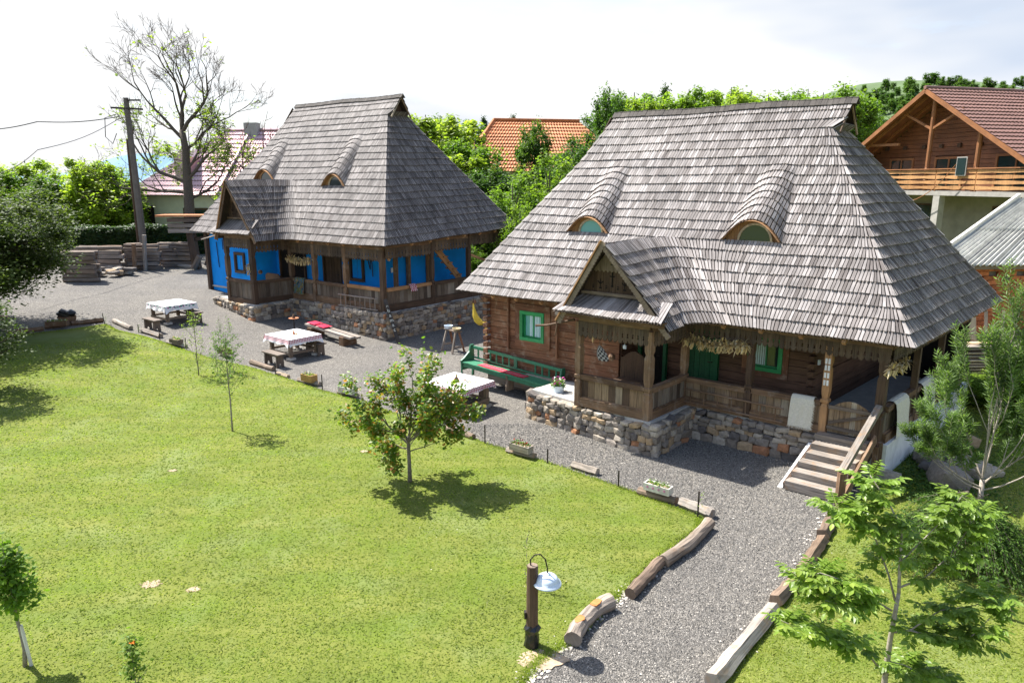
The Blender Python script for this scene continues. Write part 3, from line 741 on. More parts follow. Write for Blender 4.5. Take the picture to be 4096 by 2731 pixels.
def door(F, axis, fx, u0, u1, z0, z1, root, fmat, lmat, out=-1, n=5, name='door'):
    P = (lambda u, o, z: F.P(u, fx+out*o, z)) if axis == 's' else (lambda u, o, z: F.P(fx+out*o, u, z))
    up = Vector((0, 0, 1)); U = (P(1, 0, 0)-P(0, 0, 0)); O = (P(0, 1, 0)-P(0, 0, 0)); mb = MB(); k = .09
    for a, b, c, d in ((u0, u1, z1-k, z1), (u0, u0+k, z0, z1-k), (u1-k, u1, z0, z1-k)): mb.box(P((a+b)/2, .03, (c+d)/2), U*(b-a), O*.12, up*(d-c))
    fr = mb.build(name, fmat, root); w = (u1-u0-2*k)/n
    for i in range(n):
        m = MB(); m.box(P(u0+k+w*(i+.5), -.01+random.uniform(0, .006), (z0+z1-k)/2), U*(w-.008), O*.03, up*(z1-k-z0)); m.build('door_board', lmat, fr)
    h = MB(); h.tube([P(u0+k+.08, .03, z0+(z1-z0)*.48), P(u0+k+.08, .09, z0+(z1-z0)*.48), P(u0+k+.18, .09, z0+(z1-z0)*.48)], .012, 6); h.build('handle', M['iron'], fr)
    return fr
def dormer(R, i, root, lining, fmat, pane, full=True):
    F = R.F; s0, hw, z0, z1, h = R.c['bumps'][i]; t = float(R.tF(z0)); n = 16
    xs = [hw*(k/n*2-1)*.93 for k in range(n+1)]; prof = [h*(1-abs(x/hw)**2.2)**1.2 for x in xs]
    mb = MB(); tb = t+.13
    out = [(x, -.10) for x in (xs[0], xs[-1])]; outl = [(xs[0], -.12), (xs[-1], -.12)]+[(xs[k], prof[k]-.0) for k in range(n, -1, -1)]
    mb.prism(outl, F.P(s0, tb, z0), F.a, (0, 0, 1), F.b*.03); 
    # curved soffit boards under the shingles
    V = []; 
    for k in range(n+1): V += [F.P(s0+xs[k], t-.10, z0+prof[k]-.02), F.P(s0+xs[k], tb, z0+prof[k]-.0)]
    mb.add(V, [(2*k, 2*k+1, 2*k+3, 2*k+2) for k in range(n)], [[(0, k*.1), (.2, k*.1), (.2, k*.1+.1), (0, k*.1+.1)] for k in range(n)])
    d = mb.build('dormer', lining, root)
    r = hw*.58; hh = h*.82; m = 14; ring = MB(); o = F.P(s0-.05, tb-.03, z0+.02)
    def arc(r, hh): return [(math.cos(math.pi*k/m)*r, math.sin(math.pi*k/m)*hh) for k in range(m+1)]
    A, B = arc(r, hh), arc(r-.05, hh-.05)
    for k in range(m):
        ring.prism([A[k], A[k+1], (B[k+1][0], B[k+1][1]), B[k]], o, F.a, (0, 0, 1), -F.b*.05)
    ring.box(o+Vector((0, 0, -.015))-F.b*.03, F.a*(2*r+.06), F.b*.08, Vector((0, 0, .045)))
    ring.build('window_frame', fmat, d)
    g = MB(); g.prism(arc(r-.045, hh-.045), o-F.b*.012, F.a, (0, 0, 1), -F.b*.006); g.build('pane', pane, d)
    return d
def porch_gable(R, root, bmat, rakemat, tw, wl, wr, zb, pent, carve=True):
    """carved boarded gable, scalloped bargeboards and a little pent roof of shingles under them"""
    F, p = R.F, R.c['porch']; up = Vector((0, 0, 1)); tr = p['tr']; sk = p.get('skew', 0)
    ap, zr, z0 = p['ap']+sk, p['zr']+.02, p['z0']
    rb, lb = p['rb']+sk, p['lb']+sk
    def sx(z, side): k = (z-z0)/(p['zr']-z0); return side+(ap-side)*k
    g = MB(); zt = zr-.10; g.prism([(sx(zb, rb)-ap+.05, zb), (sx(zb, lb)-ap-.05, zb), (0, zt)], F.P(ap, tw, 0), F.a, (0, 0, 1), F.b*.02)
    gb = g.build('gable', M['dark'], root)
    n = 11; x0, x1 = sx(zb, rb)+.05, sx(zb, lb)-.05; w = (x1-x0)/n
    for i in range(n):
        a, b = x0+w*i+.003, x0+w*(i+1)-.003
        zf = lambda s: zb+(zt-zb)*max(0, 1-abs(s-ap)/((x1-x0)/2))
        top = [(b, max(zf(b), zb+.02)), (a, max(zf(a), zb+.02))]
        if a < ap < b: top = [(b, zf(b)), (ap, zt), (a, zf(a))]
        mb = MB(); mb.prism([(s-ap, z) for s, z in [(a, zb), (b, zb)]+top], F.P(ap, tw-.035, 0), F.a, (0, 0, 1), F.b*.025); mb.build('gable_board', bmat, gb)
    # upper overlay with a ragged lower edge
    zm = zb+(zt-zb)*.46; ov = MB(); hwid = (x1-x0)/2*(1-(zm-zb)/(zt-zb))-.02; k = 9; pts = []
    for i in range(k*2+1): pts.append((-hwid+2*hwid*i/(k*2), zm-(.05 if i % 2 else 0)))
    pts += [(0, zt-.03)]; ov.prism(pts, F.P(ap, tw-.06, 0), F.a, (0, 0, 1), F.b*.022); ov.build('carved_panel', rakemat, gb)
    if carve:
        # cross, stars and flower pots: dark slips painting the shade of pierced motifs
        cm = MB()
        def bx(x, z, ww, hh, rot=0):
            c, s_ = math.cos(rot), math.sin(rot)
            cm.prism([(x+c*a*ww/2-s_*b*hh/2, z+s_*a*ww/2+c*b*hh/2) for a, b in ((-1, -1), (1, -1), (1, 1), (-1, 1))], F.P(ap, tw-.066, 0), F.a, (0, 0, 1), F.b*.004)
        H0 = zt-zb
        for (x, z) in ((-.02, zb+H0*.30),):
            bx(x, z, .025, H0*.26); bx(x, z+H0*.05, .14, .025); bx(x, z-H0*.14, .06, .03)
        for sx_ in (-.36, .30):
            bx(sx_, zb+H0*.11, .07, .03); bx(sx_, zb+H0*.21, .014, H0*.16); bx(sx_-.045, zb+H0*.22, .09, .02, -.7); bx(sx_+.045, zb+H0*.22, .09, .02, .7)
        bx(0, zm+H0*.12, .07, .03); bx(0, zm+H0*.23, .016, H0*.2); bx(-.05, zm+H0*.22, .10, .022, -.8); bx(.05, zm+H0*.22, .10, .022, .8); bx(0, zm+H0*.34, .07, .018, .5); bx(0, zm+H0*.34, .07, .018, -.5)
        for x in (-.18, .14, -.55, .5): bx(x, zb+H0*.12, .03, .04); bx(x, zb+H0*.16, .03, .02)
        cm.build('painted_piercing', M['dark'], gb)
    tb = MB(); tb.bar(F.P(x0-.05, tw-.07, zb), F.P(x1+.05, tw-.07, zb), .05, .07); tb.build('tie_board', rakemat, gb)
    for side in (rb, lb):
        mb = MB(); zlo = z0-.06; A = F.P(sx(zlo, side), tr+.02, zlo-.05); B = F.P(ap, tr+.02, zr-.04); d = B-A; Ln = d.length; d.normalize(); q = d.cross(F.b).normalized()
        if q.z > 0: q = -q
        k = int(Ln/.085); lo = []
        for i in range(k*2+1): lo.append((Ln*i/(k*2), .115+(.025 if i % 2 else 0)))
        mb.prism([(0, 0)]+lo+[(Ln, 0)], A, d, q, F.b*.03); mb.build('bargeboard', rakemat, root)
        if side == rb: continue
        eb = MB(); eb.bar(A-q*.015-F.b*.02, B-q*.015-F.b*.02, .06, .03, up=-q); eb.build('verge_strip', M['freshbeam'], root)
    # pent roof
    s0, s1, zlo, zhi, tlo = pent; w = .075; n = int((s1-s0)/w); ss = np.linspace(s1, s0, n+1)
    lo = F.PN(ss, tlo+0*ss, zlo+.012*np.sin(ss*3)); hi = F.PN(ss*.9+.1*(s0+s1)/2, tw-.03+0*ss, zhi+0*ss)
    Vs, f6, f4, UV, var = sh_build(lo[:-1], lo[1:], hi[1:], hi[:-1], w, R.mat); off = np.array(WL[root])
    dk = np.concatenate([lo, hi])-np.array([0, 0, .02]); kk = n+1
    pr = link('pent_roof', np_mesh('pent_roof', dk, np.array([(i, i+1, kk+i+1, kk+i) for i in range(n)]), M['deck'], np.full(len(dk), .5), dk[:, :2], off=off), root)
    for i in range(n):
        F6 = f6; F4 = f4
        link('shingle', np_mesh('shingle', Vs[i], [f6, f4], R.mat, var[i], UV[i], off=off), pr)
    bm_ = MB()
    bm_.bar(F.P(s0+.05, tlo+.25, zlo-.06), F.P(s1-.05, tlo+.25, zlo-.06), .14, .14); bm_.build('eaves_beam', M['beam'], root)
def ridge_cap(R, root, over=.12):
    F, c = R.F, R.c; s0, s1 = c['R'][-1][1]-over, c['L'][-1][1]+over; t = c['dep']/2; mb = MB(); n = int((s1-s0)/.14)
    for i in range(n):
        a, b = s0+(s1-s0)*i/n, s0+(s1-s0)*(i+1)/n
        z = c['zR']+random.uniform(-.008, .008)+.025*math.sin(a*1.3+c['zR']*2.1)*math.cos(t*1.7+a*.4)
        for sg in (-1, 1):
            p0, p1 = F.P((a+b)/2, t+sg*.125-.0*sg, z-.085), F.P((a+b)/2, t-sg*.012, z+.075)
            mb.bar(p0, p1, (b-a)*.96, .022, up=F.a.cross(p1-p0))
    mb.build('ridge_cap', M['ridge'], root)
def gablet(R, root):
    F, c = R.F, R.c; mb = MB()
    for lst, sg in ((c['R'], 1), (c['L'], -1)):
        s = [q for z, q in lst if z <= c['zH']+1e-3][-1]; tt = float(R.tF(c['zH']-.25)); dep = c['dep']
        mb.prism([(tt-dep/2, c['zH']-.25), (dep/2-tt, c['zH']-.25), (0, c['zR']-.05)], F.P(s+.02*sg, dep/2, 0), F.b, (0, 0, 1), F.a*.02*sg)
    mb.build('gablet', M['darkbeam'], root)
    # bargeboards of the gablet on the right
    mb = MB(); dep = c['dep']
    for sg in (-1, 1):
        zlo = c['zH']-.12; s = c['R'][-1][1]-.0
        mb.bar(F.P(s+.03, dep/2+sg*(dep/2-float(R.tF(zlo))), zlo-.06), F.P(s+.03, dep/2, c['zR']-.05), .03, .07, up=F.a.cross(F.b))
    mb.build('gablet_bargeboard', M['board'], root)
def rafters(R, root, t1=.6, n=14, side=True, z=None):
    F, c = R.F, R.c; k = (c['zR']-c['zE'])/(c['dep']/2)
    for i in range(n):
        s = c['L'][0][1]*(i+.5)/n
        if c.get('porch') and c['porch']['rb']-.4 < s < c['porch']['lb']+.4: continue
        if s < 1.3 or s > c['L'][0][1]-1.2: continue
        mb = MB(); mb.bar(F.P(s, .08, c['zE']-.10), F.P(s, t1+.4, c['zE']-.12+(t1+.3)*k), .08, .10); mb.build('rafter', M['freshbeam'], root)
    kk = (c['zH']-c['zE'])/(c['R'][1][1]); m = 8
    for i in range(m):
        t = c['dep']*(i+.5)/m
        if t < 1.2 or t > c['dep']-1.2: continue
        rz = c.get('raise', 0)*t/c['dep']
        mb = MB(); mb.bar(F.P(.08, t, c['zE']+rz-.10), F.P(.9, t, c['zE']+rz-.12+.75*kk), .08, .10); mb.build('rafter', M['freshbeam'], root)

# ------------------------------------------------------------------ timber cottage (right)
F2 = Frame((3655, 1395), 3.05, -51.2, 44.5)
c2 = dict(zE=3.05, zR=8.23, zH=7.62, dep=7.95, w=.078, dz=.2252,
          R=[(3.05, 0), (7.62, 3.28), (7.63, 3.02), (8.23, 2.98)],
          L=[(3.05, 12.36), (6.28, 10.48), (6.96, 10.10), (7.5, 9.93), (7.94, 9.74), (8.25, 9.66)],
          bumps=[(8.72, .70, 3.05+.2252*8, 6.7, .47), (4.06, .74, 3.05+.2252*8, 6.7, .53)],
          porch=dict(tr=-1.62, rb=4.58, lb=7.55, ap=6.35, zr=4.97, z0=3.05, r=.8, skew=-.22))
timber = empty('timber_cottage', F2.P(6, 3, .4), 'old timber cottage with steep grey shingle roof, green windows, carved porch and stone base', 'house')
R2 = Roof(F2, c2, timber, M['shingle']); R2.run()
ridge_cap(R2, timber); gablet(R2, timber); rafters(R2, timber)
dormer(R2, 0, timber, M['freshbeam'], M['plank'], M['glassteal']); dormer(R2, 1, timber, M['freshbeam'], M['plank'], M['glass'])
porch_gable(R2, timber, M['darkbeam'], M['tablew'], -1.12, 0, 0, 3.66, (4.42, 7.35, 3.22, 3.56, -1.78))  # gable boards given darker wood to paint the shade under the rake

# base: floor slab, stone plinth, limewashed side plinth
ZS2 = .78
mb = MB()
mb.box(F2.P(3.8, .95, ZS2-.06), F2.a*6.6, F2.b*.9, (0, 0, .1))
mb.box(F2.P(6.05, 4.3, ZS2-.08), F2.a*11.1, F2.b*5.8, (0, 0, .1))
mb.prism([(4.85, -1.36), (8.7, -.90), (8.72, .3), (7.1, .5), (4.9, .5)], F2.P(0, 0, ZS2-.09), F2.a, F2.b, (0, 0, .09)); mb.build('floor', M['slab'], timber)
mb = MB()
mb.box(F2.P(3.25, 3.9, .3), F2.a*5.3, F2.b*6.6, (0, 0, .86)); mb.box(F2.P(8.6, 4.1, .3), F2.a*5.9, F2.b*6.4, (0, 0, .8)); mb.prism([(4.9, -1.28), (8.65, -.82), (8.65, .5), (4.9, .5)], F2.P(0, 0, -.1), F2.a, F2.b, (0, 0, .8))
pl = mb.build('plinth', M['mortar'], timber)
stone_wall(F2, [(8.75, -.95, 4.75, -1.42, .12, -.02, ZS2-.04), (4.72, -1.42, 4.82, .45, 0, 0, ZS2-.04), (4.9, .42, 1.1, .42, 0, .0, ZS2-.04), (8.78, -.2, 8.75, -.95, .15, .12, ZS2-.04)], pl)
mb = MB(); mb.box(F2.P(.46, 3.95, .28), F2.a*.12, F2.b*6.85, (0, 0, 1.0)); mb.box(F2.P(.8, .5, .2), F2.a*.6, F2.b*.1, (0, 0, 1.0)); mb.build('limewashed_plinth', M['white'], timber)
# foundation logs under the left room
mb = MB(); mb.bar(F2.P(11.75, .72, .28), F2.P(8.6, .72, .34), .2, .26); mb.bar(F2.P(10.2, .66, .55), F2.P(7, .66, .58), .2, .26); mb.build('sill_log', M['greybeam'], timber)
# left room front wall
plankwall(F2, 's', .75, 7.15, 11.72, .42, 3.3, .20, [(9.62, 10.5, 1.66, 2.55)], timber, M['logwall'])
window(F2, 's', .72, 9.62, 10.5, 1.66, 2.55, timber, M['green'], M['glassteal'], fw=.10, curtain=(9.80, 10.22), surround=(M['logwall'], .2))
plankwall(F2, 't', 11.7, .75, 7.2, .42, 3.2, .20, [], timber, M['logwall'], out=1)
plankwall(F2, 't', 7.15, .8, 1.5, .78, 3.3, .20, [], timber, M['gallwall_shade'], out=-1)
mb = MB()
for i in range(13):
    for sg, q in ((0, 1),): mb.box(F2.P(11.76, .62, .55+i*.2), F2.a*.16, F2.b*.18, (0, 0, .13))
mb.build('log_end', M['logwall'], timber)
mb = MB(); mb.bar(F2.P(9.15, .68, 1.3), F2.P(9.15, .68, 3.0), .12, .05, up=F2.a); mb.bar(F2.P(10.95, .68, 1.3), F2.P(10.95, .68, 3.0), .1, .05, up=F2.a); mb.build('wall_stud', M['logwall'], timber)
# gallery wall
plankwall(F2, 's', 1.5, 2.45, 7.15, .8, 3.6, .19, [(3.1, 3.95, 1.72, 2.62), (4.7, 5.62, .8, 2.72), (6.15, 7.0, .8, 2.6)], timber, M['gallwall_shade'])
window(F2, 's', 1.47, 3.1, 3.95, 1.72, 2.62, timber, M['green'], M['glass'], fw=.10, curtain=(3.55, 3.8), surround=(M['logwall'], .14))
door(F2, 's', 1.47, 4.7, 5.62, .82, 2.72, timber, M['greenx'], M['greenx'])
door(F2, 's', 1.47, 6.15, 7.0, .82, 2.6, timber, M['greenx'], M['dark'])  # near-black boards paint the darkness of an open doorway
plankwall(F2, 't', 2.45, 1.5, 7.0, .8, 3.5, .19, [], timber, M['gallwall_shade'])
mb = MB()
for i in range(12): mb.box(F2.P(2.4, 1.42, .9+i*.19), F2.a*.14, F2.b*.2, (0, 0, .11))
mb.build('log_end', M['gallwall_shade'], timber)
mb = MB(); mb.box(F2.P(6.05, 4.2, 3.28), F2.a*11.2, F2.b*5.4, (0, 0, .05)); mb.box(F2.P(3.6, 1.05, 3.02), F2.a*6.6, F2.b*.95, (0, 0, .03)); mb.box(F2.P(1.5, 4.0, 3.02), F2.a*2.0, F2.b*6.6, (0, 0, .03)); mb.build('ceiling', M['darkbeam'], timber)
plankwall(F2, 's', 7.25, .6, 11.7, .42, 3.2, .25, [], timber, M['logwall'], out=1)
# posts
GT, GS = .52, .55
for s, mt, cv in ((5.12, M['beam'], True), (3.45, M['darkbeam'], True), (1.72, M['freshbeam'], True)): post(F2, s, GT, ZS2, 2.86, timber, mt, .15, cv)
post(F2, .62, GT, ZS2-.1, 2.86, timber, M['darkbeam'], .17)
post(F2, 5.02, -1.22, ZS2-.02, 2.92, timber, M['beam'], .17); post(F2, 6.95, -1.22, ZS2-.02, 2.92, timber, M['beam'], .16)
for t in (2.6, 4.6, 6.9): post(F2, GS, t, ZS2, 2.9, timber, M['darkbeam'], .13, False)
mb = MB()
for z in (1.95, 2.12, 2.29, 2.44):
    for k in (-1, 1): mb.box(F2.P(1.72+k*.032, GT-.082, z), F2.a*.042, F2.b*.012, (0, 0, .12))
mb.build('whitewashed_carving', M['white'], timber)
# balustrades
balustrade(F2, 6.87, -1.22, 5.11, -1.22, ZS2, 1.60, timber, M['board'], M['beam'], 9, sill=.22)
balustrade(F2, 5.02, -1.13, 5.07, .44, ZS2, 1.56, timber, M['boardd'], M['beam'], 9)
balustrade(F2, 5.04, GT, 3.53, GT, ZS2, 1.50, timber, M['board'], M['beam'], 8)
balustrade(F2, 3.37, GT, 1.80, GT, ZS2-.02, 1.52, timber, M['board'], M['beam'], 9)
balustrade(F2, GS, .62, GS, 2.55, ZS2, 1.60, timber, M['boardd'], M['beam'], 12)
balustrade(F2, GS, 2.66, GS, 4.5, ZS2, 1.60, timber, M['boardd'], M['beam'], 11)
balustrade(F2, GS, 4.66, GS, 6.8, ZS2, 1.60, timber, M['boardd'], M['beam'], 12)
valance(F2, 5.0, GT, .5, GT, 2.86, .31, timber, M['valw'], .13); valance(F2, 6.95, -1.22, 5.02, -1.22, 2.92, .38, timber, M['valw'], .14)
valance(F2, 5.0, -1.2, 5.0, GT, 2.88, .34, timber, M['valw'], .13); valance(F2, GS, GT, GS, 7.0, 2.86, .30, timber, M['valw'], .14)
mb = MB(); mb.bar(F2.P(.62, .7, 2.35), F2.P(.62, 1.3, 2.86), .08, .08); mb.build('brace', M['beam'], timber)
# little arched gate at the stair head
gt = MB(); gw = .95
gt.bar(F2.P(1.62, GT-.06, 1.42), F2.P(.72, GT-.06, 1.42), .03, .075); gt.bar(F2.P(1.62, GT-.06, .95), F2.P(.72, GT-.06, .95), .03, .075); gt.bar(F2.P(1.6, GT-.06, 1.05), F2.P(.74, GT-.06, 1.36), .03, .06)
gate = gt.build('gate', M['benchw'], timber); n = 8
for i in range(n):
    a = 1.62-.9*i/n; b = 1.62-.9*(i+1)/n; zt_ = lambda s: 1.38+.22*math.sin(math.pi*(1.62-s)/.9); mb = MB()
    mb.prism([(0, .84), (b-a, .84), (b-a, zt_(b)), ((b-a)/2, zt_((a+b)/2)+.004), (0, zt_(a))], F2.P(a-.004, GT-.03, 0), F2.a*.94, (0, 0, 1), F2.b*.024); mb.build('gate_board', M['board'], gate)
# stairs
st = MB(); up = Vector((0, 0, 1))
for sd in (1.72, .66):
    st.bar(F2.P(sd, GT-.15, .62), F2.P(sd, -1.28, .02), .07, .26)
stairs = st.build('stairs', M['darkbeam'], timber)
for i in range(6):
    k = i/5; t = -1.22+k*1.5; z = .14+k*.62; mb = MB()
    mb.box(F2.P(1.19+random.uniform(-.02, .02), t, z-.02), F2.a*(1.02+random.uniform(-.03, .05)), F2.b*.27, (0, 0, .19)); mb.build('step', M['greybeam'], stairs)
mb = MB(); mb.bar(F2.P(.60, .42, 1.62), F2.P(.60, -1.45, .72), .13, .12); mb.build('stair_handrail', M['greybeam'], timber)
mb = MB(); mb.bar(F2.P(.60, -1.42, -.02), F2.P(.60, -1.42, .70), .13, .13); mb.bar(F2.P(.57, .3, .95), F2.P(.57, -1.3, .12), .05, .2); mb.bar(F2.P(.5, .42, -.02), F2.P(.5, .42, .85), .08, .08); mb.bar(F2.P(.49, .1, .0), F2.P(.52, .22, .8), .10, .05, up=F2.b); mb.build('stair_post', M['beam'], timber)
mb = MB(); mb.bar(F2.P(1.82, .2, .55), F2.P(1.82, -1.3, -.05), .10, .10); mb.build('stringer_cheek', M['white'], timber)
# gutter and dry branch bracket by the porch
mb = MB(); mb.tube([F2.P(7.45, -1.5, 3.1), F2.P(7.75, -.9, 3.02), F2.P(7.9, -.2, 3.0)], .05, 7); mb.build('wooden_gutter', M['greybeam'], timber)
mb = MB(); mb.tube([F2.P(7.1, -1.25, 2.95), F2.P(7.9, -1.3, 2.72), F2.P(8.25, -1.3, 2.66)], [.035, .03, .035], 6, jit=.15); mb.tube([F2.P(7.6, -1.35, 3.1), F2.P(7.55, -1.35, 2.75), F2.P(7.6, -1.35, 2.5)], [.02, .02, .015], 6, jit=.15); mb.build('branch_hook', M['darkbeam'], timber)
mb = MB(); mb.box(F2.P(6.95, .69, 1.95), F2.a*.09, F2.b*.04, (0, 0, .1)); mb.build('switch_box', M['enamel'], timber)
mb = MB(); mb.box(F2.P(2.3, 1.55, 2.12), F2.a*.04, F2.b*.09, (0, 0, .12)); mb.build('switch_box', M['enamel'], timber)
mb = MB(); mb.tube([F2.P(6.95, .69, 2.0), F2.P(6.95, .69, 3.0)], .01, 5); mb.build('conduit', M['enamel'], timber)
# porch settle with rounded back and knob
mb = MB(); o = F2.P(7.0, .25, 0)
mb.prism([(-.85, .8), (0, .8), (0, 1.72)]+[(-.1-.65*k/8, 1.72+.26*math.sin(math.pi*k/8)) for k in range(1, 8)]+[(-.85, 1.72)], F2.P(6.9, .35, 0), F2.a*-1, (0, 0, 1), F2.b*.05) if False else None
mb.prism([(0, .8), (.85, .8), (.85, 1.78)]+[(.8-.7*k/8, 1.76+.2*math.sin(math.pi*k/8)) for k in range(0, 9)]+[(0, 1.76)], F2.P(5.98, .35, 0), F2.a, (0, 0, 1), F2.b*.05)
mb.box(F2.P(6.4, .1, 1.2), F2.a*.85, F2.b*.45, (0, 0, .05)); mb.build('settle', M['darkbeam'], timber)
mb = MB(); mb.lathe([(.0, -.09), (.06, -.08), (.095, -.03), (.095, .03), (.06, .08), (0, .09)], F2.P(6.87, .0, 1.80), 8); mb.build('newel_knob', M['beam'], timber)

# ------------------------------------------------------------------ blue cottage (left)
F1 = Frame((1537, 988), 3.82, -52.5, 39)
dz1 = (9.88-3.82)/22
c1 = dict(zE=3.82, zR=9.88, zH=9.15, dep=8.2, w=.082, dz=dz1,
          R=[(3.82, 0), (9.15, 3.5), (9.16, 3.2), (9.88, 3.15)],
          L=[(3.82, 14.17), (6.32, 12.6), (7.65, 11.5), (8.86, 10.92), (9.34, 10.64), (9.9, 10.5)],
          bumps=[(10.05, .84, 3.82+dz1*9, 8.3, .50), (4.72, .80, 3.82+dz1*8, 8.3, .55)],
          porch=dict(tr=-1.75, rb=6.15, lb=9.1, ap=8.0, zr=6.32, z0=3.9, r=.8, skew=-.3))
c1['raise'] = .38
blue = empty('blue_cottage', F1.P(7, 3, .5), 'bright blue cottage with dark wooden gallery, tall stone base and steep brown shingle roof', 'house')
R1 = Roof(F1, c1, blue, M['shingle2']); R1.run()
ridge_cap(R1, blue); gablet(R1, blue); rafters(R1, blue)
dormer(R1, 0, blue, M['freshbeam'], M['freshbeam'], M['glass']); dormer(R1, 1, blue, M['freshbeam'], M['plank'], M['glass'])
porch_gable(R1, blue, M['darkbeam'], M['beam'], -1.25, 0, 0, 4.72, (6.1, 9.2, 4.1, 4.62, -1.85), carve=True)
Z1 = 1.16; GT1, GS1 = .42, .5; IN1 = 6.55
mb = MB(); mb.box(F1.P(3.6, 4.0, .5), F1.a*6.1, F1.b*7.0, (0, 0, 1.26)); mb.box(F1.P(10, 4.0, .6), F1.a*7.5, F1.b*7.0, (0, 0, 1.1)); mb.prism([(6.45, -1.6), (10.2, -1.02), (10.2, .5), (6.45, .5)], F1.P(0, 0, .1), F1.a, F1.b, (0, 0, .92))
pl1 = mb.build('plinth', M['mortar'], blue)
mb = MB(); mb.box(F1.P(6.9, 4.1, Z1-.03), F1.a*13.1, F1.b*7.4, (0, 0, .08)); mb.prism([(6.4, -1.66), (8.75, -1.3), (8.75, .4), (6.4, .4)], F1.P(0, 0, 1.03), F1.a, F1.b, (0, 0, .06)); mb.build('floor', M['slab'], blue)
stone_wall(F1, [(10.3, -1.15, 6.3, -1.72, .62, .42, 1.04), (6.28, -1.72, 6.35, .28, .42, .4, Z1), (6.5, .25, .3, .2, .38, -.05, Z1), (.28, .2, .3, 7.4, -.05, .1, Z1)], pl1, size=(.17, .36), rh=(.12, .22))
mb = MB(); mb.prism([(8.8, -1.2), (10.15, -.98), (10.1, .4), (8.8, .4)], F1.P(0, 0, .98), F1.a, F1.b, (0, 0, .05)); mb.build('front_step', M['slab'], blue)
# blue walls
def plaster(F, axis, fx, a0, a1, z0, z1, mat, root, name='wall', th=.2, out=-1):
    P = (lambda u, o, z: F.P(u, fx+o, z)) if axis == 's' else (lambda u, o, z: F.P(fx+o, u, z))
    mb = MB(); mb.box(P((a0+a1)/2, -out*th/2, (z0+z1)/2), P(a1, 0, 0)-P(a0, 0, 0), P(0, th, 0)-P(0, 0, 0), Vector((0, 0, z1-z0))); return mb.build(name, mat, root)
plaster(F1, 's', 1.75, 2.2, 14.0, Z1+.02, 4.6, M['blue'], blue)
plaster(F1, 't', 2.2, 1.95, 7.2, Z1+.02, 4.6, M['blue'], blue)
plaster(F1, 't', 13.98, 1.95, 7.2, Z1-.3, 4.6, M['blue'], blue, out=1)
plaster(F1, 's', 7.4, 2.4, 13.8, Z1-.3, 4.6, M['blue'], blue, out=1)
plaster(F1, 's', .45, 9.6, 13.3, .75, 4.05, M['blue'], blue)   # projecting left room
plaster(F1, 't', 9.6, .67, 1.75, 1.0, 4.3, M['blue'], blue)
plaster(F1, 't', 13.28, .67, 1.75, .75, 4.05, M['blue'], blue, out=1)
mb = MB(); mb.box(F1.P(6.9, 4.6, 4.35), F1.a*13, F1.b*5.3, (0, 0, .05)); mb.box(F1.P(4, 1.05, 3.95), F1.a*7, F1.b*1.2, (0, 0, .03)); mb.box(F1.P(1.3, 4.2, 4.1), F1.a*1.6, F1.b*7, (0, 0, .03)); mb.build('ceiling', M['darkbeam'], blue)
window(F1, 's', 1.74, 3.25, 4.2, 2.0, 3.15, blue, M['darkbeam'], M['glass'], fw=.12)
door(F1, 's', 1.74, 4.75, 6.0, Z1, 3.3, blue, M['darkbeam'], M['darkbeam'])
door(F1, 's', 1.74, 7.3, 9.3, Z1, 3.4, blue, M['darkbeam'], M['dark'], n=7)  # black infill painted in place of an open doorway's unlit interior
window(F1, 's', .44, 10.2, 11.05, 1.95, 2.95, blue, M['darkbeam'], M['curtain'], fw=.12)
post(F1, 13.35, .38, .7, 3.9, blue, M['darkbeam'], .2, False)
post(F1, 9.62, .40, 1.0, 3.9, blue, M['darkbeam'], .18, False)
for s, mt in ((IN1, M['darkbeam']), (4.9, M['beam']), (2.85, M['beam']), (.62, M['darkbeam'])): post(F1, s, GT1, Z1, 3.62, blue, mt, .19, s != .62)
post(F1, 6.62, -1.42, Z1-.08, 3.85, blue, M['darkbeam'], .19); post(F1, 8.55, -1.42, Z1-.1, 3.85, blue, M['darkbeam'], .18)
for t in (3.0, 5.3, 7.4): post(F1, GS1, t, Z1, 3.7+.04*t, blue, M['darkbeam'], .17, t < 4)
for t, s in ((2.0, 1.6), (3.2, 2.1), (4.4, 2.1)): post(F1, s, t, Z1, 3.9, blue, M['beam'] if t < 4 else M['freshbeam'], .15, False)
balustrade(F1, 8.46, -1.42, 6.72, -1.42, Z1-.1, 2.10, blue, M['boardd'], M['darkbeam'], 8)
balustrade(F1, 6.62, -1.33, IN1, .33, Z1-.04, 2.10, blue, M['boardd'], M['darkbeam'], 8)
balustrade(F1, IN1-.1, GT1, 5.0, GT1, Z1, 2.08, blue, M['boardd'], M['beam'], 8, sill=.28)
balustrade(F1, 4.8, GT1, 2.95, GT1, Z1, 2.08, blue, M['boardd'], M['beam'], 9, sill=.28)
balustrade(F1, 2.75, GT1, .72, GT1, Z1, 2.12, blue, M['boardd'], M['beam'], 10, sill=.28, rail=M['freshbeam'])
balustrade(F1, GS1, .5, GS1, 2.92, Z1, 2.12, blue, M['boardd'], M['darkbeam'], 11, sill=.28, rail=M['freshbeam'])
balustrade(F1, GS1, 3.1, GS1, 5.2, Z1, 2.10, blue, M['boardd'], M['darkbeam'], 10, sill=.28)
balustrade(F1, GS1, 5.4, GS1, 7.3, Z1, 2.10, blue, M['boardd'], M['darkbeam'], 9, sill=.28)
valance(F1, IN1, GT1, .5, GT1, 3.60, .44, blue, M['valw'], .17); valance(F1, 8.55, -1.42, 6.62, -1.42, 3.82, .38, blue, M['valw'], .16)
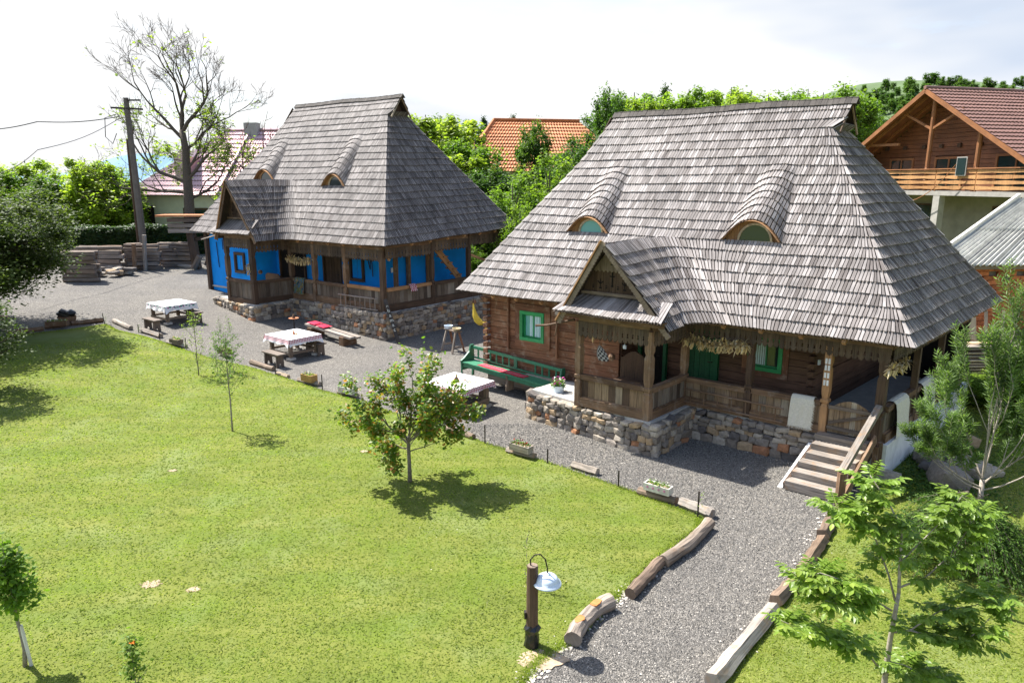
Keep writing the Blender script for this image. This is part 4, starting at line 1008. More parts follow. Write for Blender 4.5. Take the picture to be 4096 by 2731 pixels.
valance(F1, 6.6, -1.4, 6.58, GT1, 3.70, .40, blue, M['valw'], .16); valance(F1, GS1, GT1, GS1, 2.9, 3.68, .42, blue, M['valw'], .18, beammat=M['beam'], bh=.24); valance(F1, GS1, 3.0, GS1, 5.2, 3.80, .42, blue, M['valw'], .18, beammat=M['beam'], bh=.24); valance(F1, GS1, 5.3, GS1, 7.4, 3.90, .42, blue, M['valw'], .18, beammat=M['beam'], bh=.24)
# inner stair seen through the side gallery
mb = MB()
mb.bar(F1.P(1.3, 3.6, 3.9), F1.P(1.3, 5.6, 1.9), .06, .28)
stair1 = mb.build('loft_stair', M['freshbeam'], blue)
for i in range(7): 
    m = MB(); k = i/6; m.box(F1.P(1.45, 3.75+k*1.75, 3.75-k*1.75+.12), F1.a*.5, F1.b*.26, (0, 0, .05)); m.build('tread', M['freshbeam'], stair1)
mb = MB(); mb.bar(F1.P(.6, 5.4, 3.1), F1.P(.6, 6.6, 2.7), .1, .1); mb.bar(F1.P(.58, .75, 3.2), F1.P(.58, .45, 3.55), .08, .08); mb.build('brace', M['freshbeam'], blue)
mb = MB(); mb.tube([F1.P(3.0, 1.70, 3.1), F1.P(2.75, 1.62, 2.6), F1.P(2.7, 1.62, 3.2)], .02, 6); mb.tube([F1.P(2.6, 1.62, 2.3), F1.P(2.65, 1.62, 3.1)], .02, 6); mb.build('hanging_tool', M['iron'], blue)
mb = MB(); mb.tube([F1.P(12.5, .42, 2.1), F1.P(12.55, .4, 3.35)], .02, 6); mb.tube([F1.P(12.0, .4, 3.0), F1.P(12.0, .4, 3.5)], .018, 6); mb.build('hanging_tool', M['iron'], blue)
mb = MB(); mb.tube([F1.P(9.4, -1.6, 4.02), F1.P(8.9, -1.55, 3.98), F1.P(10.6, -1.4, 3.68)], .03, 6); mb.build('branch_hook', M['greybeam'], blue)
mb = MB(); mb.prism([(0, 1.2), (1.1, 1.2), (1.1, 2.05), (.95, 2.15), (.15, 2.15), (0, 2.05)], F1.P(7.4, .35, 0), F1.a, (0, 0, 1), F1.b*.05); mb.build('settle', M['darkbeam'], blue)
mb = MB(); mb.lathe([(0, -.1), (.06, -.09), (.10, -.03), (.10, .03), (.06, .08), (0, .1)], F1.P(8.5, .1, 2.2), 8); mb.build('newel_knob', M['darkbeam'], blue)
mb = MB(); mb.box(F1.P(2.15, 2.35, 2.55), F1.a*.03, F1.b*.22, (0, 0, .2)); mb.build('wall_picture', M['enamel'], blue)
# ================================================================== things in the yard
UP = Vector((0, 0, 1))
def dirv(az): return Vector((math.sin(math.radians(az)), math.cos(math.radians(az)), 0))
# ---- tables and benches (long side along the cottages' front)
def make_table(L_=1.5, W_=1.32, H_=.76):
    t = empty('picnic_table', (0, 0, 0), 'x', 'table')
    for sx in (-1, 1):
        for sy in (-1, 1):
            x, y = sx*(L_/2-.16), sy*(W_/2-.14); mb = MB()
            mb.box((x, y, H_/2-.01), (.10, 0, 0), (0, .12, 0), (0, 0, H_-.05)); lg = mb.build('leg', M['tablew'], t, local=True)
            mb = MB(); mb.box((x, y, .04), (.2, .04, 0), (-.05, .26, 0), (0, 0, .08)); mb.build('foot', M['slab'], lg, local=True)
    for sy in (-1, 1):
        mb = MB(); mb.box((0, sy*(W_/2-.07), .22), (L_-.2, 0, 0), (0, .03, 0), (0, 0, .08)); mb.build('stretcher', M['tablew'], t, local=True)
    for sx in (-1, 1):
        mb = MB(); mb.box((sx*(L_/2-.09), 0, .24), (.03, 0, 0), (0, W_-.2, 0), (0, 0, .08)); mb.build('stretcher', M['tablew'], t, local=True)
    for i in range(5):
        mb = MB(); w = W_/5; mb.box((0, -W_/2+w*(i+.5), H_-.02), (L_, 0, 0), (0, w-.006, 0), (0, 0, .035)); mb.build('table_board', M['tablew'], t, local=True)
    return t
def make_bench(L_=1.0):
    b = empty('plank_bench', (0, 0, 0), 'x', 'bench'); mb = MB(); mb.box((0, 0, .45), (L_, 0, 0), (0, .32, 0), (0, 0, .045)); mb.build('seat', M['benchw'], b, local=True)
    for sx in (-1, 1):
        mb = MB(); x = sx*(L_/2-.14)
        mb.prism([(-.15, 0), (-.06, 0), (-.03, .12), (.03, .12), (.06, 0), (.15, 0), (.13, .43), (-.13, .43)], (x-.02, 0, 0), (0, 1, 0), (0, 0, 1), (.045, 0, 0)); mb.build('leg', M['benchw'], b, local=True)
    mb = MB(); mb.box((0, 0, .36), (L_-.32, 0, 0), (0, .03, 0), (0, 0, .08)); mb.build('apron', M['benchw'], b, local=True)
    return b
def clothmat(name, kind):
    m, nt, b, out = newmat(name)
    tcn = nt.nodes.new('ShaderNodeTexCoord'); sp = nt.nodes.new('ShaderNodeSeparateXYZ'); nt.links.new(tcn.outputs['UV'], sp.inputs[0]); U, Vv = sp.outputs[0], sp.outputs[1]
    white = (.76, .75, .75)
    # V = drop below the table edge (0 on top, grows down the skirt)
    if kind == 'flowers':
        vo = nt.nodes.new('ShaderNodeTexVoronoi'); vo.inputs['Scale'].default_value = 15; nt.links.new(tcn.outputs['UV'], vo.inputs['Vector'])
        s2 = nt.nodes.new('ShaderNodeSeparateColor'); nt.links.new(vo.outputs['Color'], s2.inputs[0])
        col = ramp(nt, s2.outputs[0], [(0, (.02, .22, .16)), (.45, (.30, .04, .20)), (.75, (.04, .20, .13)), (.9, (.42, .10, .26))], 'CONSTANT')
        blob = ramp(nt, vo.outputs['Distance'], [(.45, (1,)*3), (.55, (0,)*3)])
        band = ramp(nt, Vv, [(.0, (0,)*3), (.005, (1,)*3), (.095, (1,)*3), (.115, (0,)*3)], 'CONSTANT')
        c = mix(nt, mth(nt, 'MULTIPLY', blob, band), white, col)
    else:
        wv = nt.nodes.new('ShaderNodeMath'); wv.operation = 'SINE'; nt.links.new(mth(nt, 'MULTIPLY', U, 95.), wv.inputs[0])
        wv2 = nt.nodes.new('ShaderNodeMath'); wv2.operation = 'SINE'; nt.links.new(mth(nt, 'MULTIPLY', Vv, 95.), wv2.inputs[0])
        a = ramp(nt, wv.outputs[0], [(.0, (0,)*3), (.35, (.8,)*3)]); a2 = ramp(nt, wv2.outputs[0], [(.0, (0,)*3), (.45, (.6,)*3)])
        pat = mix(nt, 1.0, a, a2, 'SCREEN'); skirt = ramp(nt, Vv, [(.0, (.0,)*3), (.004, (1,)*3), (.15, (1,)*3), (.152, (0,)*3)], 'CONSTANT')
        c = mix(nt, mth(nt, 'MULTIPLY', pat, skirt), white, (.42, .035, .07))
    nt.links.new(c, b.inputs['Base Color']); b.inputs['Roughness'].default_value = .85; return m
M['cloth_f'] = clothmat('flowered_tablecloth', 'flowers'); M['cloth_c'] = clothmat('checked_tablecloth', 'check')
def tablecloth(root_loc, rz, L_, W_, H_, drop, mat, label, sc=.05, seed=1, drops=None):
    """top sheet and a wavy skirt; drops = per side (front,right,back,left)"""
    r = random.Random(seed); mb = MB(); hx, hy = L_/2+.015, W_/2+.015; z = H_+.012; n = 26
    drops = drops or (drop,)*4
    mb.add([(-hx, -hy, z), (hx, -hy, z), (hx, hy, z), (-hx, hy, z)], [(0, 1, 2, 3)], [[(0, 0)]*4])
    cs = [(-hx, -hy), (hx, -hy), (hx, hy), (-hx, hy)]
    for k in range(4):
        a, b = Vector(cs[k]), Vector(cs[(k+1) % 4]); d = b-a; Ln = d.length; d.normalize(); nn = Vector((d.y, -d.x)); V = []; U = []; ph = r.uniform(0, 6); rows = 4
        for i in range(n+1):
            x = i/n; wv = .5+.5*math.sin(ph+x*Ln*13); cor = max(0, 1-min(x, 1-x)*Ln/.14); dr = drops[k]*(1+.10*math.sin(ph*2+x*9))+cor*drops[k]*.45
            for q in range(rows+1):
                f = q/rows; o = .004+(.015+.04*wv*f+.03*cor*f)*f; zz = z-dr*f-(sc*.5*abs(math.sin(x*Ln*26)) if q == rows else 0)+(.0 if q else 0)
                p = a+d*(x*Ln)+nn*o+(d*(-1 if x < .5 else 1)*cor*f*.02); V.append((p.x, p.y, zz)); U.append((x*Ln, dr*f+(.001 if q else 0)))
        F = []; UV = []
        for i in range(n):
            for q in range(rows): f = (i*(rows+1)+q, i*(rows+1)+q+1, (i+1)*(rows+1)+q+1, (i+1)*(rows+1)+q); F.append(f[::-1]); UV.append([U[j] for j in f[::-1]])
        mb.add(V, F, UV)
    me = mb.mesh('tablecloth', mat, smooth=False); o = bpy.data.objects.new('tablecloth', me); COL.objects.link(o); o.location = root_loc; o.rotation_euler = (0, 0, rz)
    return tag(o, label, 'tablecloth', 'tablecloths in the yard')
tb0 = make_table(); bn0 = make_bench(); used = {'t': False, 'b': False}
def put(proto, key, loc, rz, label, group):
    o = proto if not used[key] else copy_tree(proto)
    used[key] = True; o.location = loc; o.rotation_euler = (0, 0, rz); o['label'] = label; o['group'] = group; return o
def azr(az): return math.radians(90-az)
TA = -52.0
tabs = []
for (u, v, az, cm, dr, words) in (((694, 1283, -52, 'cloth_f', (.20, .20, .20, .20), ('farthest table, by the blue cottage porch, under the flower-bordered cloth', 'white cloth with purple and green flower border on the farthest table'))),
                                  ((1178, 1419, -50, 'cloth_c', (.19, .10, .19, .19), ('middle table, in front of the blue cottage, under the red checked cloth', 'red checked cloth with white lace edge on the middle table'))),
                                  ((1835, 1629, -52, 'cloth_c', (.17, .04, .10, .12), ('nearest table, by the green bench, under the plain topped cloth', 'white topped cloth with a red checked corner on the nearest table')))):
    p = G(u, v, .0); tabs.append((p, az))
    near = v == 1629
    L_, W_ = 1.5, 1.32
    t = put(tb0, 't', p, azr(az), words[0], 'heavy wooden tables in the yard')
    tablecloth(p, azr(az), L_, W_, .76, .2, M[cm], words[1], seed=int(u), drops=dr)
    ax = dirv(az); nrm = Vector((-ax.y, ax.x, 0)) # towards the camera-left side
    if nrm.y > 0: nrm = -nrm
    nm = {694: 'farthest', 1178: 'middle', 1835: 'nearest'}[u]; bl = {694: ((612, 1322), (778, 1288)), 1178: ((1098, 1462), (1262, 1416)), 1835: ((1722, 1672), (1893, 1597))}[u]
    put(bn0, 'b', G(*bl[0]), azr(az), 'dark plank bench on the lawn side of the %s table' % nm, 'plank benches at the tables')
    put(bn0, 'b', G(*bl[1]), azr(az), 'dark plank bench on the cottage side of the %s table' % nm, 'plank benches at the tables')
# little lidded dishes on the tables
def dish(p, label, r=.16):
    o = empty('candle_dish', p, label, 'candle holder', 'dishes on the tables')
    mb = MB(); mb.lathe([(.02, 0), (r, .015), (r*1.02, .03), (r*.9, .028), (.03, .02)], p, 18); mb.build('plate', M['terra'], o)
    mb = MB(); mb.lathe([(.05, .02), (.055, .06), (.03, .09), (.022, .13), (.03, .16), (0, .17)], p, 12); mb.build('cup', M['darkbeam'], o); return o
def onT(i, x, y):
    p, az = tabs[i]; ax = dirv(az); nr = Vector((ax.y, -ax.x, 0)); return p+ax*x+nr*y+UP*.778
q = empty('clay_pot', onT(1, -.05, 0), 'small brown clay figure pot in the middle of the checked tablecloth', 'pot')
mb = MB(); mb.lathe([(.04, 0), (.055, .03), (.035, .07), (.02, .10), (.03, .13), (.0, .15)], onT(1, -.05, 0), 10); mb.build('body', M['terra'], q)
mb = MB(); mb.lathe([(.03, 0), (.045, .02), (.03, .05), (0, .06)], onT(1, -.18, .02), 10); mb.build('bowl', M['corn'], q)
dish(onT(2, .12, .05), 'dark candle cup on the nearest table beside the sapling crown', .08)
# ---- brazier-like clay dish on a stand behind the middle table
p = G(1180, 1352); o = empty('clay_dish_stand', p, 'orange clay dish with a dark jug on a thin stand behind the middle table', 'stand')
mb = MB(); mb.tube([p, p+UP*.78], .02, 6); mb.build('pole', M['iron'], o)
mb = MB(); mb.lathe([(.03, .76), (.19, .79), (.20, .81), (.03, .80)], p, 18); mb.build('dish', M['terra'], o)
mb = MB(); mb.lathe([(.05, .80), (.065, .86), (.03, .92), (.04, .95), (0, .95)], p, 10); mb.build('jug', M['darkbeam'], o)

# ---- grey slab bench with red cushions by the blue cottage
pa, pb = G(1262, 1345), G(1405, 1390)
d = (pb-pa).normalized(); n_ = Vector((-d.y, d.x, 0)); a0, b0 = G(1250, 1335), G(1415, 1385)
o = empty('slab_bench', (a0+b0)/2, 'low bench of split grey logs against the blue cottage stone base', 'bench')
for k, (dx, dy, w) in enumerate(((0, -.14, .22), (.10, .12, .20))):
    mb = MB(); mb.bar(a0+d*(-.15+dx)+n_*dy+UP*.40, b0+d*(.10+dx)+n_*dy+UP*.36, w, .08); mb.build('seat_plank', M['greybeam'], o)
for q in (a0+d*.25, b0-d*.35):
    mb = MB(); mb.bar(q-n_*.32+UP*.17, q+n_*.32+UP*.17, .28, .34); mb.build('log_support', M['beam'], o)
def cushion(c, dx, dy, L_, W_, label, group='red seat cushions', h=.07):
    dx = dx.normalized(); dy = dy.normalized(); n = 9; V = []; F = []
    for s in (1, -1):
        for i in range(n):
            for j in range(n):
                x, y = i/(n-1)*2-1, j/(n-1)*2-1; e = (1-abs(x)**3)*(1-abs(y)**3); pin = 1-.06*(1-abs(x*y))
                V.append(c+dx*(x*L_/2*(1-.05*(1-y*y)))+dy*(y*W_/2*(1-.05*(1-x*x)))+UP*(h*.5+s*h*.5*(e**.5)*(1-.4*math.exp(-(x*x+y*y)*18))))
    for s in (0, 1):
        for i in range(n-1):
            for j in range(n-1):
                q = [s*n*n+i*n+j, s*n*n+(i+1)*n+j, s*n*n+(i+1)*n+j+1, s*n*n+i*n+j+1]; F.append(q if s == 0 else q[::-1])
    mb = MB(); mb.add(V, F); return single(mb, 'cushion', M['red'], label, 'cushion', group, smooth=True)
cushion(a0+d*.22+UP*.46, d, n_, .52, .44, 'red cushion at the far end of the grey slab bench')
cushion(a0+d*.85+n_*-.02+UP*.45, d, n_, .52, .44, 'red cushion in the middle of the grey slab bench')

# ---- green bench along the timber cottage
o = empty('green_bench', F2.P(10.6, .3, 0), 'long green painted wooden bench against the red log wall', 'bench')
B0, B1, tb_, tf_ = 12.35, 8.85, .62, .12; zg = lambda s: .20*(s-8.8)/3.5+.06
def BP(s, t, z): return F2.P(s, t, z+zg(s))
zs = .50
mb = MB(); mb.box((BP(B0, (tb_+tf_)/2, zs)+BP(B1, (tb_+tf_)/2, zs))/2, BP(B1, 0, 0)-BP(B0, 0, 0), F2.b*(tb_-tf_), (0, 0, .045)); mb.build('seat', M['greend'], o)
mb = MB(); mb.bar(BP(B0-.05, tf_+.05, zs-.08), BP(B1+.05, tf_+.05, zs-.08), .03, .12); mb.build('apron', M['greend'], o)
mb = MB(); mb.bar(BP(B0, tb_-.03, zs+.42), BP(B1, tb_-.03, zs+.42), .04, .09); mb.build('top_rail', M['greend'], o)
mb = MB(); mb.bar(BP(B0, tb_-.03, zs+.10), BP(B1, tb_-.03, zs+.10), .035, .05); mb.build('lower_rail', M['greend'], o)
for i in range(13):
    s = B0-(B0-B1)*(i+1)/14; mb = MB()
    if i in (6,): mb.box(BP(s, tb_-.03, zs+.26), F2.a*.12, F2.b*.03, (0, 0, .28))
    elif i in (7, 8): continue
    else: mb.prism([(-.028, 0), (.028, 0), (.018, .05), (.03, .12), (.018, .2), (.028, .27), (-.028, .27), (-.018, .2), (-.03, .12), (-.018, .05)], BP(s, tb_-.045, zs+.12), F2.a, UP, F2.b*.03)
    mb.build('baluster', M['greend'], o)
for s in (B0, B1):
    mb = MB(); mb.prism([(tf_, 0), (tf_+.06, 0), (tf_+.02, .25), (tb_-.03, .25), (tb_-.06, 0), (tb_+.02, 0), (tb_+.02, zs+.5), (tb_-.12, zs+.5), (tb_-.17, zs+.3), (tf_+.1, zs+.12), (tf_-.02, zs+.06), (tf_, zs-.1)], BP(s, 0, 0)-F2.a*.025, F2.b, UP, F2.a*.05); mb.build('end_panel', M['greend'], o)
mb = MB(); mb.prism([(tf_, 0), (tf_+.3, 0), (tf_+.3, zs-.03), (tf_, zs-.03), (tf_+.04, .3), (tf_-.0, .15)], BP(10.55, 0, 0)-F2.a*.03, F2.b, UP, F2.a*.06); mb.build('middle_leg', M['tablew'], o)
# runner
mb = MB(); V = []; n = 20
def runmat():
    m, nt, b, out = newmat('red_woven_runner'); tcn = nt.nodes.new('ShaderNodeTexCoord'); sp = nt.nodes.new('ShaderNodeSeparateXYZ'); nt.links.new(tcn.outputs['UV'], sp.inputs[0])
    c = ramp(nt, sp.outputs[1], [(0, (.45, .01, .03)), (.18, (.04, .01, .02)), (.24, (.50, .02, .05)), (.42, (.40, .30, .30)), (.47, (.10, .01, .03)), (.53, (.45, .02, .05)), (.7, (.5, .35, .33)), (.74, (.45, .01, .04)), (.9, (.08, .01, .02)), (.95, (.5, .02, .05))], 'CONSTANT')
    n1 = noise(nt, pos(nt), 60, 3); c = mix(nt, 1.0, c, ramp(nt, n1, [(.3, (.7,)*3), (.7, (1.3,)*3)]), 'MULTIPLY'); nt.links.new(c, b.inputs['Base Color']); b.inputs['Roughness'].default_value = .9; return m
M['runner'] = runmat()
for i in range(n+1):
    s = 11.75-1.75*i/n
    for k, tt in ((0, .17), (1, .47)): V.append(BP(s, tt+.01*math.sin(i), zs+.032+.004*math.sin(i*1.7)))
mb.add(V, [(2*i, 2*i+2, 2*i+3, 2*i+1) for i in range(n)], [[(i*.1, 0), (i*.1+.1, 0), (i*.1+.1, 1), (i*.1, 1)] for i in range(n)])
for k in range(14): t = .18+.28*k/13; mb.add([BP(10.0, t-.008, zs+.034), BP(10.0, t+.008, zs+.034), BP(9.9, t+random.uniform(-.01, .02), zs+.03)], [(0, 1, 2)], [[(0, .1)]*3])
single(mb, 'bench_runner', M['runner'], 'red striped woven runner with fringe laid on the green bench', 'runner')

# ---- pails and pots with flowers
def flowers(parent, c, r, h, n, cols, seed=1, name='flower', leafn=120, lm=None):
    rr = np.random.default_rng(seed); k = leafn
    P = np.stack([rr.normal(0, r*.55, k), rr.normal(0, r*.55, k), rr.uniform(0, h, k)], 1)
    return P
def leafmesh(P, size, name, mat, var=None, seed=0, off=None, droop=.3, elong=1.6, up=.4, dirs=None):
    """diamond leaves with a fold: 4 verts, 2 tris each"""
    r = np.random.default_rng(seed); k = len(P); a = r.uniform(0, 2*np.pi, k)
    D = np.stack([np.cos(a), np.sin(a), r.uniform(-1, .5, k)*droop-.1], 1) if dirs is None else dirs
    D /= np.linalg.norm(D, axis=1)[:, None]
    Nn = r.normal(0, .55, (k, 3)); Nn[:, 2] = np.abs(Nn[:, 2])+up
    S = np.cross(D, Nn); S /= np.maximum(np.linalg.norm(S, axis=1), 1e-6)[:, None]; Nn = np.cross(S, D)
    s = size*r.uniform(.6, 1.25, k)[:, None]; w = s/elong/2
    A = P; B = P+D*s*.5+S*w-Nn*s*.06; C = P+D*s-Nn*s*.12*0; E = P+D*s*.5-S*w-Nn*s*.06
    V = np.stack([A, B, C, E], 1).reshape(-1, 3); b = np.arange(k)[:, None]*4
    F = np.concatenate([b+np.array([[0, 1, 2]]), b+np.array([[0, 2, 3]])], 0)
    v = np.repeat(r.random(k) if var is None else var, 4)
    return np_mesh(name, V, F, mat, v, off=off)
M['leaf_mid'] = leafmat('mid_green_leaves', [(.035,.08,.012), (.06,.12,.018), (.095,.165,.026)], .4, .55, .25)
M['leaf_dark'] = leafmat('dark_green_leaves', [(.018,.040,.010), (.032,.066,.014), (.05,.09,.02)], .3, .45, .4)
M['leaf_fresh'] = leafmat('fresh_green_leaves', [(.07,.14,.015), (.11,.19,.022), (.16,.245,.035)], .45, .55, .25)
M['leaf_wal'] = leafmat('young_walnut_leaves', [(.13,.20,.025), (.19,.27,.035), (.27,.35,.07)], .42, .4, .4)
M['leaf_yel'] = leafmat('yellow_green_leaves', [(.12,.19,.022), (.18,.26,.032), (.25,.32,.055)], .5, .45, .3)
M['leaf_apr'] = leafmat('apricot_leaves', [(.05,.12,.012), (.08,.16,.016), (.09,.17,.02), (.11,.185,.022), (.14,.20,.03), (.20,.21,.03), (.34,.13,.04)], .45, .4, .45)
M['leaf_grey'] = leafmat('grey_green_willow_leaves', [(.065,.12,.03), (.10,.17,.045), (.15,.22,.08)], .4, .5, .3)
M['pink'] = plain('pink_petals', (.55,.08,.30), .6, var=.3); M['whitep'] = plain('white_petals', (.7,.7,.6), .6, var=.1); M['redp'] = plain('dark_red_petals', (.30,.012,.02), .6, var=.3)
M['purple'] = plain('purple_petals', (.25,.08,.30), .6, var=.3); M['yelp'] = plain('yellow_petals', (.7,.5,.05), .6, var=.2); M['orangep'] = plain('orange_petals', (.8,.22,.02), .6, var=.2)
def bouquet(c, L_, W_, h, parent, ax, petals, seed, nleaf=130, nfl=26, lm='leaf_fresh', fs=.03, ls=.07):
    rr = np.random.default_rng(seed); ax = np.array(ax); ay = np.array([-ax[1], ax[0], 0]); c = np.array(c)
    def pts(k, hh): q = rr.uniform(-1, 1, (k, 2)); return c+ax*(q[:, :1]*L_/2)+ay*(q[:, 1:]*W_/2)+np.array([0, 0, 1.])*(rr.random((k, 1))**.7*hh)
    off = np.array(WL[parent]); me = leafmesh(pts(nleaf, h), ls, 'foliage', M[lm], seed=seed, off=off); o = link('foliage', me, parent); o['kind'] = 'stuff'
    for i, pm in enumerate(petals):
        P = pts(nfl, h)+np.array([0, 0, h*.25]); k = len(P); V = []; r2 = rr.normal(0, 1, (k, 3)); r2 /= np.linalg.norm(r2, axis=1)[:, None]; r3 = np.cross(r2, rr.normal(0, 1, (k, 3))); r3 /= np.linalg.norm(r3, axis=1)[:, None]
        V = np.stack([P-r2*fs, P-r3*fs, P+r2*fs, P+r3*fs], 1).reshape(-1, 3)
        o = link('petals', np_mesh('petals', V, (np.arange(k)[:, None]*4+np.array([[0, 1, 2, 3]])), M[pm], np.repeat(rr.random(k), 4), off=off), parent); o['kind'] = 'stuff'
def pail(p, r, h, mat, label, petals, seed, fh=.2):
    o = empty('flower_pail', p, label, 'flower pot'); mb = MB(); mb.lathe([(r*.88, 0), (r, h), (r*1.06, h+.012), (r*1.04, h-.02), (r*.95, h-.02), (r*.9, h-.05)], p, 22); mb.build('pail', mat, o)
    mb = MB(); mb.lathe([(0, h-.05), (r*.93, h-.05)], p, 18); mb.build('potting_soil', M['soil'], o)
    for s in (-1, 1):
        mb = MB(); a = Vector((s*r*1.0, 0, h*.75)); mb.tube([p+a+Vector((0, -.04, 0)), p+a+Vector((s*.03, -.03, -.01)), p+a+Vector((s*.03, .03, -.01)), p+a+Vector((0, .04, 0))], .007, 5); mb.build('handle', mat, o)
    bouquet(p+UP*(h-.03), r*2.1, r*2.1, fh, o, (1, 0, 0), petals, seed, 220, 30)
pail(F2.P(8.05, -.62, ZS2), .16, .17, M['enamel'], 'white enamel pail of pink and white flowers on the timber cottage porch slab', ['pink', 'whitep'], 3)
pail(F1.P(9.75, -.6, 1.03), .15, .24, M['zinc'], 'pale blue pail of purple flowers on the stone step of the blue cottage', ['purple', 'pink'], 4)
def planter(u, v, az, L_, W_, h, mat, label, petals, seed, lift=.16, lm='leaf_fresh', fh=.12, spots=0):
    p = G(u, v)+UP*lift; ax = dirv(az); ay = Vector((-ax.y, ax.x, 0)); o = empty('planter_box', p, label, 'planter', 'planter boxes along the lawn edge')
    for sx, sy in ((1, 0), (-1, 0), (0, 1), (0, -1)):
        mb = MB()
        if sx: mb.box(p+ax*(sx*(L_/2-.012))+UP*h/2, ax*.024, ay*W_, UP*h)
        else: mb.box(p+ay*(sy*(W_/2-.012))+UP*h/2, ax*(L_-.05), ay*.024, UP*h)
        mb.build('side_board', mat, o)
    mb = MB(); mb.box(p+UP*(h*.4), ax*(L_-.05), ay*(W_-.05), UP*(h*.78)); mb.build('potting_soil', M['soil'], o)
    if spots:
        mb = MB(); y = -1 if ay.y > 0 else 1
        for k in range(4):
            c = p+ax*(-L_*.33+L_*.22*k)+ay*(y*(W_/2+.002))+UP*(h*.55)
            for q in range(4):
                a = q*1.57+k; mb.box(c+ax*(.016*math.cos(a))+UP*(.016*math.sin(a)), ax*.016, ay*.003, UP*.016)
        mb.build('painted_flower', M['pink'], o)
    bouquet(p+UP*h*.7, L_*.85, W_*.8, fh, o, ax, petals, seed, 110, 10, lm, .022, .055)
    return o
# planters: pixel of the log/box base
M['whitebox'] = wood('whitewashed_box', [(.52,.49,.43), (.60,.57,.51)], .8, 2, 30, .3, .002)
M['wicker'] = wood('wicker', [(.33,.19,.06), (.42,.25,.09)], .8, 30, 60, .7, .006)
planter(2630, 1999, 128, .56, .2, .15, M['whitebox'], 'whitewashed planter box on a grey log near the lawn corner', ['whitep'], 11, .19, spots=1)
planter(2085, 1826, 128, .55, .22, .16, M['greybeam'], 'grey planter box with dark red flowers below the timber cottage porch', ['redp', 'redp'], 12, .15)
planter(1392, 1586, 125, .60, .24, .18, M['whitebox'], 'whitewashed planter box left of the young apricot tree', ['whitep'], 13, .13, spots=1)
planter(1238, 1538, 125, .50, .26, .22, M['wicker'], 'yellow wicker planter of white and purple flowers below the middle table', ['whitep', 'purple'], 14, .12)
planter(707, 1385, 125, .55, .24, .14, M['benchw'], 'dark wooden planter with yellow flowers in front of the farthest table', ['yelp'], 15, .14)
planter(230, 1312, 75, .75, .26, .18, M['beam'], 'brown planter box on the edging log beside the black bag', ['whitep'], 16, .1)
planter(900, 1425, 125, .55, .24, .18, M['beam'], 'wooden planter with yellow flowers behind the small fruit saplings', ['yelp'], 17, .1)

# ---- edging logs
def edge_log(u0, v0, u1, v1, r, mat, label, square=False, bend=0., seed=0, dz=0.0, orange=False):
    r *= .86
    a, b = G(u0, v0), G(u1, v1); d = b-a; Ln = d.length; dn = d.normalized(); sd = Vector((-dn.y, dn.x, 0)); rr = random.Random(seed)
    mb = MB(); n = 9; pts = []; rad = []
    for i in range(n):
        k = i/(n-1); p = a.lerp(b, k)+sd*(bend*math.sin(k*math.pi)+rr.uniform(-.01, .01)); p.z = hterr(p.x, p.y)+r*.86+dz; pts.append(p); rad.append(r*rr.uniform(.90, 1.08))
    if square: rad = [q*1.15 for q in rad]
    random.seed(seed+5); mb.tube(pts, rad, 5 if square else 11, jit=.06)
    o = single(mb, 'edging_log', mat, label, 'log', 'old logs edging the lawn and path')
    return o
LG = [(2650, 2265, 2835, 2110, .13, 'log', 'grey weathered crooked log nearest the lawn corner on the path', 0, -.06),
      (2520, 2395, 2640, 2262, .115, 'logdark', 'dark brown split log in the middle of the left path edge', 0, 0.),
      (2290, 2585, 2440, 2428, .14, 'log', 'bent log with orange rotten patches next to the lamp post', 0, .10),
      (2555, 1975, 2705, 2018, .10, 'log', 'round grey log carrying the whitewashed planter near the lawn corner', 0, 0),
      (2722, 2022, 2850, 2072, .12, 'greybeam', 'squared pale beam at the lawn corner behind a thin stake', 1, 0),
      (2290, 1870, 2390, 1900, .10, 'log', 'short pale log between two black stakes below the porch', 1, 0),
      (2030, 1808, 2140, 1836, .09, 'greybeam', 'grey beam under the planter of dark red flowers', 1, 0),
      (1785, 1722, 1895, 1758, .10, 'log', 'round pale log right of the apricot tree under the nearest table', 0, 0),
      (1195, 1525, 1280, 1545, .09, 'greybeam', 'grey beam under the yellow wicker planter', 1, 0),
      (1355, 1572, 1430, 1592, .09, 'greybeam', 'grey beam under the planter left of the apricot tree', 1, 0),
      (1005, 1455, 1095, 1484, .10, 'log', 'pale round log in front of the middle table bench', 0, 0),
      (1110, 1498, 1155, 1512, .07, 'plank', 'small flat pale board beside the black stake', 1, 0),
      (570, 1328, 645, 1352, .11, 'greybeam', 'pale squared block in front of the farthest table bench', 1, 0),
      (670, 1372, 745, 1392, .09, 'greybeam', 'grey beam under the planter of yellow flowers', 1, 0),
      (456, 1290, 525, 1320, .11, 'log', 'round white log standing apart left of the farthest table', 0, 0),
      (285, 1302, 412, 1288, .11, 'beam', 'brown beam right of the black bag on the lawn edge', 1, 0),
      (180, 1316, 280, 1302, .10, 'beam', 'brown beam under the black bag and planter', 1, 0),
      (30, 1338, 175, 1322, .10, 'beam', 'leftmost dark beam on the lawn edge by the red cushion', 1, 0),
      (2850, 2748, 3095, 2455, .12, 'greybeam', 'long squared grey beam at the lower right path edge', 1, 0),
      (3100, 2425, 3200, 2320, .12, 'logdark', 'brown rough log behind the young walnut leaves', 1, 0),
      (3205, 2300, 3290, 2175, .11, 'log', 'grey cracked log in the middle of the right path edge', 1, 0),
      (3290, 2160, 3325, 2090, .12, 'logdark', 'short brown block log below the stairs', 1, 0),
      (3325, 2075, 3375, 2030, .12, 'logdark', 'orange brown block at the foot of the stairs', 1, 0)]
